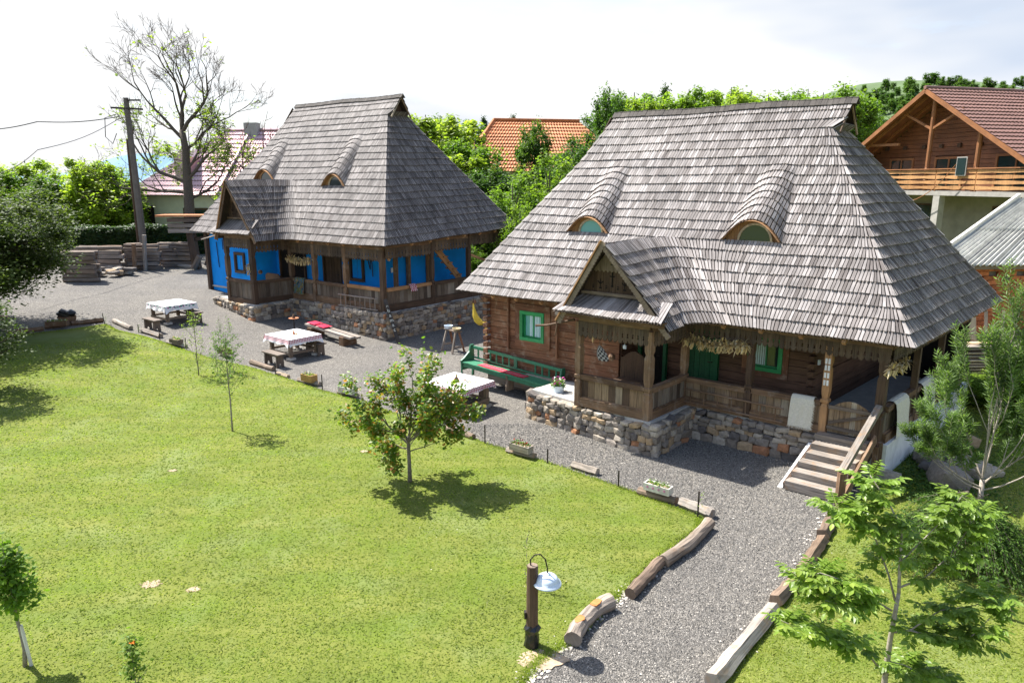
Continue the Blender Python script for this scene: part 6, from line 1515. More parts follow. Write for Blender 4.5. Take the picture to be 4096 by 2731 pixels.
for s in (1, -1):
    e = CP(.05, s*HW, up_z-HW*sl-.16); bar_obj('bargeboard', CP(.0, 0, up_z-.14), CP(.0, s*HW, up_z-HW*sl-.14), .05, .22, M['chalb'], ch)
    mb = MB(); a, b, c, d = CP(.1, 0, up_z-.1), CP(4, 0, up_z-.1), CP(4, s*HW, up_z-HW*sl-.1), CP(.1, s*HW, up_z-HW*sl-.1); mb.add([a, b, c, d], [(0, 1, 2, 3)], [[(0, 0), (0, 4), (8, 4), (8, 0)]]); mb.build('soffit', M['chal'], ch)
    for r_ in (.5, 1.3): bar_obj('rafter', CP(r_, 0, up_z-.2), CP(r_, s*HW, up_z-HW*sl-.2), .10, .14, M['chalb'], ch)
WR = 1.9; zb = 5.75
gw = MB(); gw.prism([(-6.3, zb), (6.3, zb), (6.3, up_z-6.3*sl-.15), (0, up_z-.15), (-6.3, up_z-6.3*sl-.15)], CP(WR+.06, 0, 0), gd, UP, rd*.1); wl = gw.build('gable_wall', M['chal'], ch)
z = zb; wins = [(-3.9, -2.3, 5.9, 7.45), (-.55, 1.15, 5.9, 7.45), (3.3, 5.4, 5.9, 7.5)]
while z < up_z-.4:
    hw = min(6.3, (up_z-.2-z-.12)/sl); iv = [(-hw, hw)]
    for w in wins:
        if w[2]-.1 < z+.1 < w[3]+.1: iv = [q for a, b in iv for q in ((a, min(b, w[0]-.12)), (max(a, w[1]+.12), b)) if q[1]-q[0] > .02]
    for a, b in iv: mb = MB(); mb.box(CP(WR, (a+b)/2, z+.12), gd*(b-a), rd*.06, UP*.215); mb.build('cladding_board', M['chal'], wl)
    z += .235
for i, w in enumerate(wins):
    mb = MB(); a, b, c, d = w
    for x0, x1, y0, y1 in ((a-.12, b+.12, d, d+.12), (a-.12, a, c, d), (b, b+.12, c, d), ((a+b)/2-.04, (a+b)/2+.04, c, d)): mb.box(CP(WR-.05, (x0+x1)/2, (y0+y1)/2), gd*(x1-x0), rd*.08, UP*(y1-y0))
    f = mb.build('window', M['chalb'], ch)
    for x0, x1 in ((a, (a+b)/2-.04), ((a+b)/2+.04, b)): mb = MB(); mb.box(CP(WR-.02, (x0+x1)/2, (c+d)/2), gd*(x1-x0), rd*.02, UP*(d-c)); mb.build('pane', M['glass'], f)
for g_ in (-4.3, -2.9, -1.5, -.3, .9, 2.2, 3.6): mb = MB(); mb.box(CP(WR-.08, g_, 8.15), gd*.2, rd*.16, UP*.2); mb.build('joist_end', M['darkbeam'], ch)
for g_, zt in ((0.2, up_z-.3), (-4.6, 8.3), (3.3, 8.95)):
    mb = MB(); p0 = CP(.55, g_, zb); hh = zt-zb
    mb.tube([p0, p0+UP*.5, p0+UP*.55, p0+UP*.62, p0+UP*1.1, p0+UP*1.15, p0+UP*1.22, p0+UP*hh], [.12, .12, .16, .10, .12, .15, .12, .12], 8); mb.build('post', M['chalb'], ch)
bar_obj('brace', CP(.55, .2, 9.0), CP(.55, -1.9, 10.0), .12, .12, M['chalb'], ch); bar_obj('brace', CP(.55, .2, 9.0), CP(.55, 2.1, 9.9), .12, .12, M['chalb'], ch); bar_obj('tie_beam', CP(.55, -5.4, 8.35), CP(.55, -2.0, 8.3), .12, .14, M['chalb'], ch)
mb = MB(); mb.box(CP(1.6, 0, zb-.12), gd*14, rd*2.6, UP*.22); mb.build('balcony_slab', M['concrete'], ch)
for k in range(4):
    for a, b in ((-6.8, -2.6), (-2.55, 1.1), (1.15, 3.6), (3.65, 6.9)):
        mb = MB(); z = zb+.18+k*.27; n = 8; lo = []; hi = []
        for i in range(n+1): x = i/n; bd = .02*math.cos(x*math.pi*4); lo.append((a+(b-a)*x, z-.085-bd)); hi.append((a+(b-a)*x, z+.085+bd))
        mb.prism(lo+hi[::-1], CP(.28, 0, 0), gd, UP, rd*.03); mb.build('railing_board', M['chalr_lit'], ch)
bar_obj('handrail', CP(.27, -6.9, zb+1.14), CP(.27, 6.9, zb+1.14), .12, .05, M['chalb'], ch)
for g_ in (-5, -2.58, 1.12, 3.62): bar_obj('railing_post', CP(.33, g_, zb), CP(.33, g_, zb+1.12), .07, .07, M['chalb'], ch, up=gd)
mb = MB(); mb.box(CP(4, 0, 3.4), gd*12.4, rd*3.6, UP*4.5); mb.build('ground_floor_wall', M['render'], ch)
for g_, t in ((1.3, 0), (-5.8, 0)): mb = MB(); mb.box(CP(.5, g_, 3.4), gd*.42, rd*.38, UP*4.5); mb.build('column', M['concrete'], ch)
for a, b, c, d in ((-2.2, -.4, 3.0, 5.0), (3.1, 4.6, 3.6, 5.0)): 
    mb = MB(); mb.box(CP(2.17, (a+b)/2, (c+d)/2), gd*(b-a), rd*.06, UP*(d-c)); f = mb.build('window', M['darkbeam'], ch); mb = MB(); mb.box(CP(2.12, (a+b)/2, (c+d)/2), gd*(b-a-.2), rd*.03, UP*(d-c-.2)); mb.build('pane', M['glass'], f)
mb = MB(); mb.box(CP(.2, 2.75, zb+1.25), gd*.62, rd*.05, UP*.95); pv = mb.build('solar_panel', M['concrete'], ch)
mb = MB(); mb.box(CP(.165, 2.75, zb+1.25), gd*.52, rd*.02, UP*.85); mb.build('cell_sheet', M['glass'], pv)
mb = MB(); mb.box(CP(7.6, 2.4, up_z-.9), gd*.75, rd*.75, UP*2.6); ck = mb.build('chimney', M['brick'], ch)
mb = MB(); mb.box(CP(7.3, 2.9, up_z-1.72), gd*1.4, rd*1.2, UP*.06); mb.build('flashing', M['concrete'], ck)
for k in range(2):
    mb = MB(); mb.box(CP(.1, -.6+k*0, 3.35+k*.3), gd*2.6, rd*.04, UP*.18); mb.build('lower_railing', M['chalb'], ch)
o = empty('potted_seedlings', CP(.2, -.9, 3.7), 'row of small potted green plants on the chalet ground floor railing', 'plants')
for k in range(4):
    p = CP(.15, -1.3+k*.35, 3.72); mb = MB(); mb.lathe([(.08, 0), (.11, .15), (0, .15)], p, 10); mb.build('pot', M['terra'], o)
bouquet(CP(.15, -.8, 3.9), .3, 1.3, .4, o, tuple(rd), [], 77, 90, 0, 'leaf_mid', .03, .12)
mb = MB(); p = CP(.0, -3.0, 4.75); mb.lathe([(0, -.4), (.25, -.3), (.38, 0), (.3, .28), (0, .35)], p, 10); single(mb, 'straw_bundle', M['corn'], 'round straw bundle hanging under the chalet balcony', 'straw')
def wire(pts, r, label, cat='cable', mat='black', sag=.0, n=10, name='cable'):
    P = []
    for a, b in zip(pts, pts[1:]):
        for i in range(n): k = i/n; q = Vector(a).lerp(Vector(b), k); q.z -= sag*math.sin(k*math.pi); P.append(q)
    P.append(Vector(pts[-1])); mb = MB(); mb.tube(P, r, 5); return single(mb, name, M[mat], label, cat)
wire([CP(-.2, -5.2, 4.7), CP(-.1, .4, 5.3), CP(-.1, 2.7, 7.1)], .02, 'orange cable running up to the solar panel on the chalet', mat='chalb', sag=.25)
# ---- brick shed with corrugated roof
sd_ = dirv(88); sb = dirv(-2); q0 = AT(3905, 1062, 21.8)
sh = empty('brick_shed', Vector((q0.x+2.5, q0.y+1, .2)), 'red hollow brick shed with grey corrugated sheet roof', 'shed')
def SP(a, b, z): return Vector((q0.x, q0.y, 0))+sd_*a+sb*b+UP*z
ze = q0.z
E0, E1 = SP(-1.6, 0, ze), SP(6, 0, ze+.05); T0, T1 = SP(3.6, 3.4, ze+1.95), SP(9, 3.4, ze+1.95)
for r_ in range(2):
    k0, k1 = r_/2-.01*r_, (r_+1.08)/2
    for c_ in range(7):
        mb = MB(); V = []; F_ = []; m = 12; x0, x1 = c_/7, (c_+1.04)/7
        a0, b0, a1, b1 = E0.lerp(T0, k0), E1.lerp(T1, k0), E0.lerp(T0, min(k1, 1)), E1.lerp(T1, min(k1, 1))
        for i in range(m*2+1):
            x = x0+(x1-x0)*i/(m*2); w = .045*math.cos(i*math.pi/2)*1.0; p0, p1 = a0.lerp(b0, x), a1.lerp(b1, x)
            nn = Vector((0, -.4, .9)); V += [p0+nn*(w+.03*(1-r_)*0+.035*r_), p1+nn*w, p0+nn*(w+.035*r_-.02)]
        for i in range(m*2): F_ += [(i*3, (i+1)*3, (i+1)*3+1, i*3+1), (i*3+2, (i+1)*3+2, (i+1)*3, i*3)]
        mb.add(V, F_); mb.build('roof_sheet', M['cement'], sh)
bar_obj('verge_board', E0+UP*.08-sd_*.03, T0+UP*.10-sd_*.03, .10, .12, M['whitebox'], sh); bar_obj('eaves_board', SP(-.4, .12, ze-.08), SP(6, .12, ze-.05), .05, .12, M['tablew'], sh)
mb = MB(); mb.box(SP(3.2, .5, ze/2-.2), sd_*6.6, sb*.1, UP*(ze+.2)); bw = mb.build('wall', M['mortar'], sh)
bm0 = MB(); bm0.box((0, 0, 0), (.285, 0, 0), (0, .12, 0), (0, 0, .128)); bme = bm0.mesh('brick', M['brick']); Rb = Matrix((sd_, sb, UP)).transposed().to_4x4(); nb = 0
nrow = int((ze-.2)/.142)
for r_ in range(nrow):
    z = ze-.16-r_*.142
    for c_ in range(22):
        x = -.05+c_*.298+(.149 if r_ % 2 else 0)
        if r_ in (1, 2) and (c_+r_) % 3 == 0: continue
        if nb >= 298: break
        link('brick', bme, bw, Matrix.Translation(SP(x+.145, .40+random.uniform(-.006, .006), z)) @ Rb); nb += 1
# planks stacked against the shed
o = empty('plank_stack', SP(-1.2, -1.4, 0), 'stack of raw sawn planks under the brick shed wall', 'planks'); 
for i in range(30):
    lay, k = divmod(i, 3); z = .55+lay*.10+hterr(14, 20); x0 = random.uniform(-4.2, -3.6); x1 = random.uniform(1.2, 3.2)
    mb = MB(); mb.bar(SP(x0, -1.1+k*.26+random.uniform(-.03, .03), z), SP(x1, -1.0+k*.26+random.uniform(-.06, .06), z+random.uniform(-.04, .04)), .22, .04); mb.build('plank', M['plank'] if random.random() < .6 else M['greybeam'], o)
for x in (-3, -.5, 2): 
    mb = MB(); mb.box(SP(x, -.8, .25), sd_*.15, sb*.9, UP*.5); mb.build('bearer', M['darkbeam'], o)
o = empty('leaning_boards', SP(.4, -.4, .8), 'pale boards leaning on the brick wall above the plank stack', 'boards')
for k in range(4): mb = MB(); mb.bar(SP(-.9+k*.5, -.75, 1.6), SP(-.8+k*.55, -.3, 2.5-(k > 1)*.1), .42 if k < 2 else .1, .03, up=sb); mb.build('board', M['plank'], o)

# ---- orange roofed house in the middle
oc = AT(1975, 483, 62); o = empty('orange_roofed_house', Vector((oc.x+5, oc.y+5, 2)), 'house with orange clay tile hipped roof half hidden by shrubs', 'house'); w = 12; zo = oc.z
od, ob = dirv(80), dirv(-10)
def OP(a, b, z): return Vector((oc.x, oc.y, 0))+od*a+ob*b+UP*z
tiled(OP(-3.4, -5, zo-4.2), OP(11, -5, zo-4.2), OP(7.4, 0, zo), OP(0, 0, zo), 15, 60, M['otile'], o, lift=.07, wav=.06)
tiled(OP(-3.4, 5, zo-4.2), OP(-3.4, -5, zo-4.2), OP(0, 0, zo), OP(0, .01, zo), 15, 36, M['otile'], o, lift=.07, wav=.06)
tiled(OP(11, 5, zo-4.2), OP(-3.4, 5, zo-4.2), OP(0, 0, zo), OP(7.4, 0, zo), 6, 20, M['otile'], o, lift=.07, wav=.06)
mb = MB(); mb.tube([OP(-3.4, -5, zo-4.1), OP(0, 0, zo+.1)], .12, 7); mb.tube([OP(0, 0, zo+.1), OP(7.4, 0, zo+.1)], .12, 7); mb.build('ridge_tiles', M['otile'], o)
mb = MB(); mb.box(OP(3.8, 0, (zo-4.2+1)/2), od*13.2, ob*9, UP*(zo-5)); mb.build('wall', M['cream'], o)

# ---- house with glossy metal roof on the left
mc = AT(1005, 522, 58); o = empty('metal_roofed_house', Vector((mc.x-4, mc.y, 1.5)), 'cream house with glossy maroon metal roof behind the bare tree', 'house'); md, mbv = dirv(100), dirv(10); zm = mc.z
def HP(a, b, z): return Vector((mc.x, mc.y, 0))+md*a+mbv*b+UP*z
tiled(HP(-8.2, -5.2, zm-4.9), HP(-.4, -5.2, zm-4.9), HP(-.05, 0, zm), HP(-2.2, 0, zm), 14, 34, M['mtile'], o, lift=.06, wav=.05)
tiled(HP(-.4, -5.2, zm-4.9), HP(8, -5.2, zm-5.1), HP(6, 0, zm-.1), HP(0, 0, zm), 14, 40, M['mtile'], o, lift=.06, wav=.05)
tiled(HP(8, 5, zm-5), HP(-8, 5, zm-5), HP(-2.2, 0, zm), HP(6, 0, zm), 5, 20, M['mtile'], o, lift=.06, wav=.05)
tiled(HP(-8.2, 5, zm-4.9), HP(-8.2, -5.2, zm-4.9), HP(-2.2, 0, zm), HP(-2.2, .01, zm), 14, 20, M['mtile'], o, lift=.06, wav=.05)
mb = MB(); mb.tube([HP(-.2, -5.2, zm-4.75), HP(0, 0, zm+.08)], .12, 7); mb.tube([HP(-2.2, 0, zm+.05), HP(6, 0, zm)], .12, 7); mb.build('ridge_tiles', M['mtile'], o)
mb = MB(); mb.box(HP(.2, -.2, zm-.2), md*1.1, mbv*.6, UP*1.5); mb.build('chimney', M['concrete'], o)
mb = MB(); mb.prism([(-.6, -.9), (.6, -.9), (.6, .6), (0, 1.1), (-.6, .6)], HP(-3.6, -4.0, zm-2.7), md, UP, mbv*2.4); mb.build('dormer', M['mtile'], o)
mb = MB(); mb.box(HP(-.2, 0, (zm-5.0+1)/2), md*15.2, mbv*9.2, UP*(zm-5.8)); mb.build('wall', M['cream'], o)
mb = MB(); mb.box(HP(-6.7, -4.62, 3.0), md*1.7, mbv*.08, UP*2.9); f = mb.build('door', M['dark'], o)
mb = MB(); mb.box(HP(-2.4, -4.62, 3.5), md*2.0, mbv*.08, UP*1.6); f = mb.build('window', M['darkbeam'], o); mb = MB(); mb.box(HP(-2.4, -4.68, 3.5), md*1.7, mbv*.04, UP*1.3); mb.build('pane', M['glass'], f)
M['polec'] = plain('weathered_dark_concrete', (.15,.13,.11), .9, var=.2, scale=3, bmp=.004)
# ---- concrete pole, wires
p = G(580, 1030); top = AT(503, 392, p.y); o = empty('utility_pole', p, 'tall leaning concrete utility pole behind the timber stacks', 'pole')
mb = MB(); mb.tube([p, p.lerp(top, .5), top], [.24, .20, .15], 8); mb.build('pole', M['polec'], o)
mb = MB(); mb.tube([p+Vector((-.32, 0, 0)), p.lerp(top, .6)+Vector((-.26, 0, 0)), p.lerp(top, .75)+Vector((-.18, -.1, 0))], [.08, .07, .06], 7); mb.build('wooden_strut', M['darkbeam'], o)
q = p.lerp(top, .93); bar_obj('crossarm', q+Vector((-.9, -.1, .1)), q+Vector((1.0, -.1, 0)), .10, .10, M['iron'], o)
bar_obj('crossarm', p.lerp(top, .985)+Vector((.1, -.1, 0)), p.lerp(top, .985)+Vector((.9, -.1, 0)), .09, .09, M['iron'], o)
mb = MB(); mb.tube([q+Vector((-.6, -.2, -.3)), q+Vector((-1.3, -.2, -.5)), q+Vector((-1.4, -.2, -1.6)), q+Vector((-1.0, -.2, -2.0)), q+Vector((-.7, -.2, -1.4))], .025, 5); mb.build('cable_loop', M['black'], o)
wire([q+Vector((-.5, 0, -.4)), AT(150, 487, 44), AT(-120, 520, 44)], .03, 'thick power cable leaving the pole to the left', sag=.15)
wire([q+Vector((-.5, 0, -.5)), AT(150, 600, 36), AT(-60, 705, 32)], .02, 'thinner cable sloping down from the pole to the lower left', sag=.25)
# ---- post and stake beside the timber stacks, small tiled roadside shelter post
for (u, v, vt, r, lb) in ((582, 1083, 940, .11, 'round grey log post standing before the timber stack'), (540, 1085, 975, .12, 'squared dark post leaning on the timber stack')):
    a = G(u, v); b = AT(u-6, vt, a.y); mb = MB(); mb.tube([a, b], r, 8, jit=.1); single(mb, 'timber_post', M['greybeam' if u > 560 else 'beam'], lb, 'post')
a = G(790, 1075); o = empty('wayside_stand', a, 'dark forked timber stand with an orange tiled shelf top beside the blue cottage', 'stand'); ztop = AT(790, 862, a.y).z
bar_obj('post', a, Vector((a.x-.25, a.y, ztop-.2)), .4, .4, M['darkbeam'], o, up=(0, 1, 0)); bar_obj('brace', a+UP*1.7, Vector((a.x+1.0, a.y, ztop-1.2)), .2, .2, M['darkbeam'], o, up=(0, 1, 0))
for k in range(3): mb = MB(); mb.box(Vector((a.x-.2, a.y, ztop-.25-k*.3)), (2.2, 0, 0), (0, .8, 0), (0, 0, .22)); mb.build('beam', M['logpile'], o)
mb = MB(); mb.box(Vector((a.x-.35, a.y, ztop)), (3.0, 0, 0), (0, 1.2, 0), (0, 0, .1)); mb.build('tiled_top', M['otile'], o)
# ---- timber stacks
def stack(u0, u1, v, vt, n, rows, label, seed, dep=2):
    random.seed(seed); a, b = G(u0, v), G(u1, v); h = AT((u0+u1)/2, vt, (a.y+b.y)/2).z-(a.z+b.z)/2; d = (b-a); o = empty('timber_stack', (a+b)/2, label, 'timber'); ah = d.normalized(); nn = Vector((-ah.y, ah.x, 0))
    rh = h/rows
    for r_ in range(rows):
        for k in range(dep):
            parts = random.choice([1, 1, 2]); cuts = [0]+([random.uniform(.35, .65)] if parts == 2 else [])+[1]
            for c0, c1 in zip(cuts, cuts[1:]):
                s0 = a+d*(c0+random.uniform(-.03, .02)*(c0 == 0)+.004)+nn*(k*.45+random.uniform(-.08, .05)); s1 = a+d*(c1+random.uniform(-.08, .03)*(c1 == 1)-.004)+nn*(k*.45+random.uniform(-.08, .05)); z = rh*(r_+.5)
                mb = MB(); q0, q1 = s0+UP*(z+random.uniform(-.02, .02)), s1+UP*(z+random.uniform(-.04, .04))
                if random.random() < .55: mb.bar(q0, q1, .36, rh*.88)
                else: mb.tube([q0, q0.lerp(q1, .5)+UP*random.uniform(-.03, .03), q1], rh*.48, 8, jit=.1)
                mb.build('timber', M['logpile'], o)
    return o
stack(255, 400, 1128, 1005, 3, 7, 'lower left stack of old dark timbers beneath the spreading tree', 3)
stack(310, 500, 1085, 985, 3, 6, 'left part of the long timber stack under the hedge', 4)
stack(505, 645, 1078, 975, 3, 7, 'middle timber stack behind the two posts', 5)
stack(640, 770, 1068, 970, 3, 8, 'right timber stack next to the forked stand', 6)
random.seed(11)
for i, (u0, v0, u1, v1, r) in enumerate(((706, 1068, 776, 1075, .12), (775, 1080, 800, 1032, .17), (825, 1068, 850, 1010, .13))):
    a, b = G(u0, v0), (G(u1, v1) if i == 0 else AT(u1, v1, G(u0, v0).y)); mb = MB(); mb.tube([a+UP*.1, b+UP*.1], r, 7, jit=.1); single(mb, 'loose_log', M['log'], ['grey beam lying before the forked stand', 'short thick log leaning on the forked stand', 'thin log leaning right of the forked stand'][i], 'log')

# ================================================================== vegetation
def fol(name, P, size, mat, seed, off, **k): return leafmesh(np.array(P), size, name, M[mat], seed=seed, off=off, **k)
def clump_tree(name, seed, H_, Rr, nleaf, ls, mat, trunk_h=.3, bark='bark', label=None, cat='tree', group=None, shape='round', nclump=26, elong=1.8, sparse=1.0):
    """tapered trunk and limbs reaching into many separate leaf clumps"""
    r = np.random.default_rng(seed); o = empty(name, (0, 0, 0), label, cat, group); C = []
    for i in range(nclump):
        for _ in range(30):
            q = r.normal(0, 1, 3); q /= np.linalg.norm(q); rad = r.uniform(.45, 1.0); q = q*rad
            if shape == 'cone': q[0] *= (1-max(q[2], -.6))*.62; q[1] *= (1-max(q[2], -.6))*.62
            break
        C.append((q[0]*Rr*.82, q[1]*Rr*.82, H_*(trunk_h+(1-trunk_h)*(.5+.44*q[2]))))
    C = np.array(C); cr = Rr*r.uniform(.16, .36, nclump)*(50/nclump)**.3
    idx = r.integers(0, nclump, nleaf); d = r.normal(0, 1, (nleaf, 3)); d /= np.linalg.norm(d, axis=1)[:, None]; rad = np.minimum(np.abs(r.normal(0, .62, nleaf))+.15, 1.15)
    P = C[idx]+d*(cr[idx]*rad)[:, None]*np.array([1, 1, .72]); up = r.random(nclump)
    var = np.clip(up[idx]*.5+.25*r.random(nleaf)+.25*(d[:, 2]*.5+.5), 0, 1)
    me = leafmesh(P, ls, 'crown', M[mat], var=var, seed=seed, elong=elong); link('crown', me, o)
    mb = MB(); zt = H_*(trunk_h+.35*(1-trunk_h)); t0 = .022*H_+.03
    mb.tube([(0, 0, -.3), (.04*Rr*.3, 0, zt*.4), (0, .05*Rr*.3, zt), (0, 0, H_*.9)], [t0*1.3, t0, t0*.75, t0*.15], 8, jit=.05)
    for i in range(0, nclump, 2):
        z0 = max(H_*trunk_h*.7, min(C[i][2]*.6, H_*.7)); a = Vector((0, 0, z0)); b = Vector(C[i]); m = a.lerp(b, .5)+UP*(.06*H_*.3)
        mb.tube([a, m, b], [t0*.45, t0*.28, t0*.08], 5, cap=False)
    mb.build('trunk', M[bark], o, local=True); return o
def place_tree(proto, first, u, vt, Y, width, zb, label, group, Hp, Rp, rz, squash=1.0):
    t = AT(u, vt, Y); h = t.z-zb; o = proto if first else copy_tree(proto)
    o.location = (t.x, t.y, zb); sx = (width/2*Y/FPX)/Rp; o.scale = (sx, sx, h/Hp); o.rotation_euler = (0, 0, rz); o['label'] = label; o['group'] = group; return o
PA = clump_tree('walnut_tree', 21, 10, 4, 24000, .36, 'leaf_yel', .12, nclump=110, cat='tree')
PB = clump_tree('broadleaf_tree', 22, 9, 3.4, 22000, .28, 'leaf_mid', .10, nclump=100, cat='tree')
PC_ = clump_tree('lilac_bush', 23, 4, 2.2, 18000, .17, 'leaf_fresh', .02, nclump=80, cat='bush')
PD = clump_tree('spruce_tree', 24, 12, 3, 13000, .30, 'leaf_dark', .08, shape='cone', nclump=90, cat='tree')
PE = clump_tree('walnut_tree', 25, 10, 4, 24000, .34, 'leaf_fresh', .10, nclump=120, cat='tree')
TL = [  # proto, u, vtop, Y, width, zbase, label
 ('E', -30, 640, 50, 330, 0, 'leafy walnut tree at the left edge behind the hedge'), ('A', 90, 590, 52, 330, 0, 'bright walnut tree, first from the left edge behind the hedge'), ('E', 215, 655, 50, 300, 0, 'green walnut tree between two taller ones behind the hedge'),
 ('A', 330, 585, 50, 300, 0, 'tallest walnut tree left of the pole behind the hedge'), ('E', 430, 600, 52, 260, 0, 'green walnut tree just left of the concrete pole'), ('A', 470, 690, 53.0, 230, 0, 'low bright tree at the foot of the concrete pole'), ('A', 190, 740, 51.0, 300, 0, 'low bright tree standing right behind the hedge at the left'), ('E', 330, 760, 52.0, 280, 0, 'low green tree behind the middle of the hedge'),
 ('B', 640, 770, 85, 250, -2, 'distant green tree seen right of the pole'), ('A', 610, 830, 70, 200, -1, 'yellow green bush right of the pole beyond the hedge'),
 ('A', 1700, 393, 50, 360, 1, 'pale green walnut tree rising behind the blue cottage hip'), ('A', 1800, 408, 52, 380, 1, 'pale green walnut tree left of the orange roof'), ('E', 1900, 500, 46, 330, 1, 'green tree just left of the orange roof corner'), ('A', 1830, 560, 44, 330, 1, 'bright lower tree between the two cottages'),
 ('D', 1935, 428, 95, 110, 3, 'dark spruce left of the pair on the skyline'), ('D', 2052, 420, 95, 120, 3, 'dark spruce right of the pair on the skyline'), ('B', 1760, 420, 90, 200, 3, 'distant tree at the left of the skyline'), ('B', 1990, 455, 100, 220, 3, 'distant tree between the spruces'), ('B', 2160, 455, 100, 260, 3, 'distant tree above the orange roof'), ('B', 2280, 465, 98, 240, 3, 'distant tree right of the orange roof ridge'),
 ('B', 2140, 413, 50, 190, 1, 'thin dark fruit tree in front of the orange roof'), ('B', 2440, 262, 46, 200, 1, 'tall narrow tree at the left end of the timber cottage ridge'), ('B', 2350, 458, 44, 260, 1, 'dark green tree left of the timber cottage ridge'), ('B', 2480, 342, 47, 230, 1, 'dense tree directly behind the timber cottage ridge end'),
 ('C', 2050, 690, 38, 360, 1, 'broad lilac bush between the cottages'), ('B', 1960, 620, 42, 330, 1, 'dark bush behind the lilac between the cottages'), ('C', 2200, 600, 40, 360, 1, 'tall lilac bush against the timber cottage hip'), ('C', 2080, 800, 33, 220, 1, 'low lilac bush at the far eave of the blue cottage'), ('B', 2290, 540, 43, 260, 1, 'dark shrub behind the tall lilac'), ('C', 1930, 950, 40, 200, .5, 'low hedge bush behind the gap between the cottages'),
 ('D', 2665, 280, 70, 150, 2, 'dark pine top above the ridge of the timber cottage'), ('A', 2580, 332, 58, 260, 2, 'light tree above the left half of the ridge'), ('A', 2760, 292, 58, 300, 2, 'light tree above the middle of the ridge'), ('A', 2930, 280, 58, 300, 2, 'rounded light tree above the middle right of the ridge'), ('E', 3080, 314, 60, 280, 2, 'lower green tree above the right part of the ridge'), ('E', 3240, 287, 55, 260, 2, 'green tree left of the biggest one by the ridge end'), ('E', 3390, 274, 52, 320, 2, 'biggest green tree right of the ridge end'), ('B', 3480, 382, 56, 220, 2, 'darker tree tucked behind the chalet eave'),
 ('E', 2540, 307, 66, 330, 2, 'green tree behind the left end of the ridge of the timber cottage'), ('A', 2680, 312, 66, 330, 2, 'pale tree in the back row above the left half of the ridge'), ('E', 2850, 307, 68, 360, 2, 'green tree in the back row above the middle of the ridge'), ('A', 3010, 302, 66, 340, 2, 'pale tree in the back row right of the middle of the ridge'), ('E', 3160, 327, 66, 340, 2, 'green tree in the back row above the right half of the ridge'), ('A', 3300, 307, 64, 330, 2, 'pale tree in the back row near the ridge end'), ('B', 3440, 332, 66, 260, 2, 'mid green tree in the back row beside the hill'),
 ('B', 2240, 560, 47, 260, 1, 'green shrub hiding the right half of the orange roof'), ('E', 1660, 418, 60, 260, 2, 'green tree directly behind the blue cottage ridge end'), ('B', 1870, 440, 80, 260, 2, 'mid green tree left of the first spruce'), ('B', 2400, 392, 80, 240, 2, 'mid green tree at the skyline dip before the tall narrow tree'), ('E', 20, 700, 49.0, 300, 0, 'low green tree at the left edge above the plum tree'),
 ('C', 3960, 1480, 19.5, 330, 0, 'bright low bush under the plank stack'), ('C', 3640, 1330, 26, 150, 0, 'bright bush seen through the right corner of the gallery'), ('C', 4110, 1330, 17, 230, 0, 'leafy bush at the right edge below the shed')]
protos = {'A': (PA, 10, 4), 'B': (PB, 9, 3.4), 'C': (PC_, 4, 2.2), 'D': (PD, 12, 3), 'E': (PE, 10, 4)}; done = set()
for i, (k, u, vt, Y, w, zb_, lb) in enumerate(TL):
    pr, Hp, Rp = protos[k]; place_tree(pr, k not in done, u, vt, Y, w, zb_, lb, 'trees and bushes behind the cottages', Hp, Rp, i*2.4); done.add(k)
# hill with small trees at the far right
M['hill'] = plain('hill_meadow', (.075,.11,.045), .95, var=.3, scale=.05)
def hillz(x, y): return hterr(x, y)-1+(34*math.exp(-((x-150)/80)**2-((y-290)/100)**2)+22*math.exp(-((x-300)/90)**2-((y-300)/120)**2))
hx = np.linspace(20, 460, 40); hy = np.linspace(120, 520, 30)
V = [(x, y, hillz(x, y)+.8*math.sin(x*.11)*math.cos(y*.09)) for y in hy for x in hx]
Fq = [(j*40+i, j*40+i+1, (j+1)*40+i+1, (j+1)*40+i) for j in range(29) for i in range(39)]
me = bpy.data.meshes.new('hill'); me.from_pydata(V, [], Fq); me.materials.append(M['hill']); me.polygons.foreach_set('use_smooth', [True]*len(Fq)); ho = bpy.data.objects.new('hill', me); COL.objects.link(ho); ho['kind'] = 'structure'
PF = clump_tree('hillside_tree', 31, 10, 5, 2600, .9, 'leaf_mid', .05, nclump=26, cat='tree', group='trees on the hill'); first = True
hl = [(3500, 395), (3540, 360), (3572, 352), (3630, 355), (3655, 372), (3690, 350), (3530, 450), (3590, 420), (3612, 440), (3580, 480), (3640, 410), (3500, 440), (3560, 405), (3545, 510), (3620, 490), (3705, 338), (3735, 335), (3830, 335), (3760, 350), (4060, 335), (4090, 340), (3470, 410), (3600, 530)]
rh = random.Random(3); hl += [(rh.uniform(3440, 4090), rh.uniform(350, 560)) for _ in range(110)]
where = ['leftmost', 'second from the left', 'third from the left', 'fourth from the left', 'fifth from the left']
for i, (u, v) in enumerate(hl):
    Y = 140.0
    while Y < 290:
        t = AT(u, v+14, Y)
        if t.z < hillz(t.x, t.y): break
        Y += 2
    o = PF if first else copy_tree(PF); first = False; s = random.uniform(.3, .62)*Y/270; o.location = (t.x, t.y, hillz(t.x, t.y)-.5); o.scale = (s*.75, s*.75, s); o.rotation_euler = (0, 0, i*1.7)
    o['label'] = ['small round tree on the crest of the far hill', 'small round tree half way down the far hill', 'small round tree at the foot of the far hill'][0 if v < 365 else 1 if v < 450 else 2]; o['group'] = 'trees on the hill'
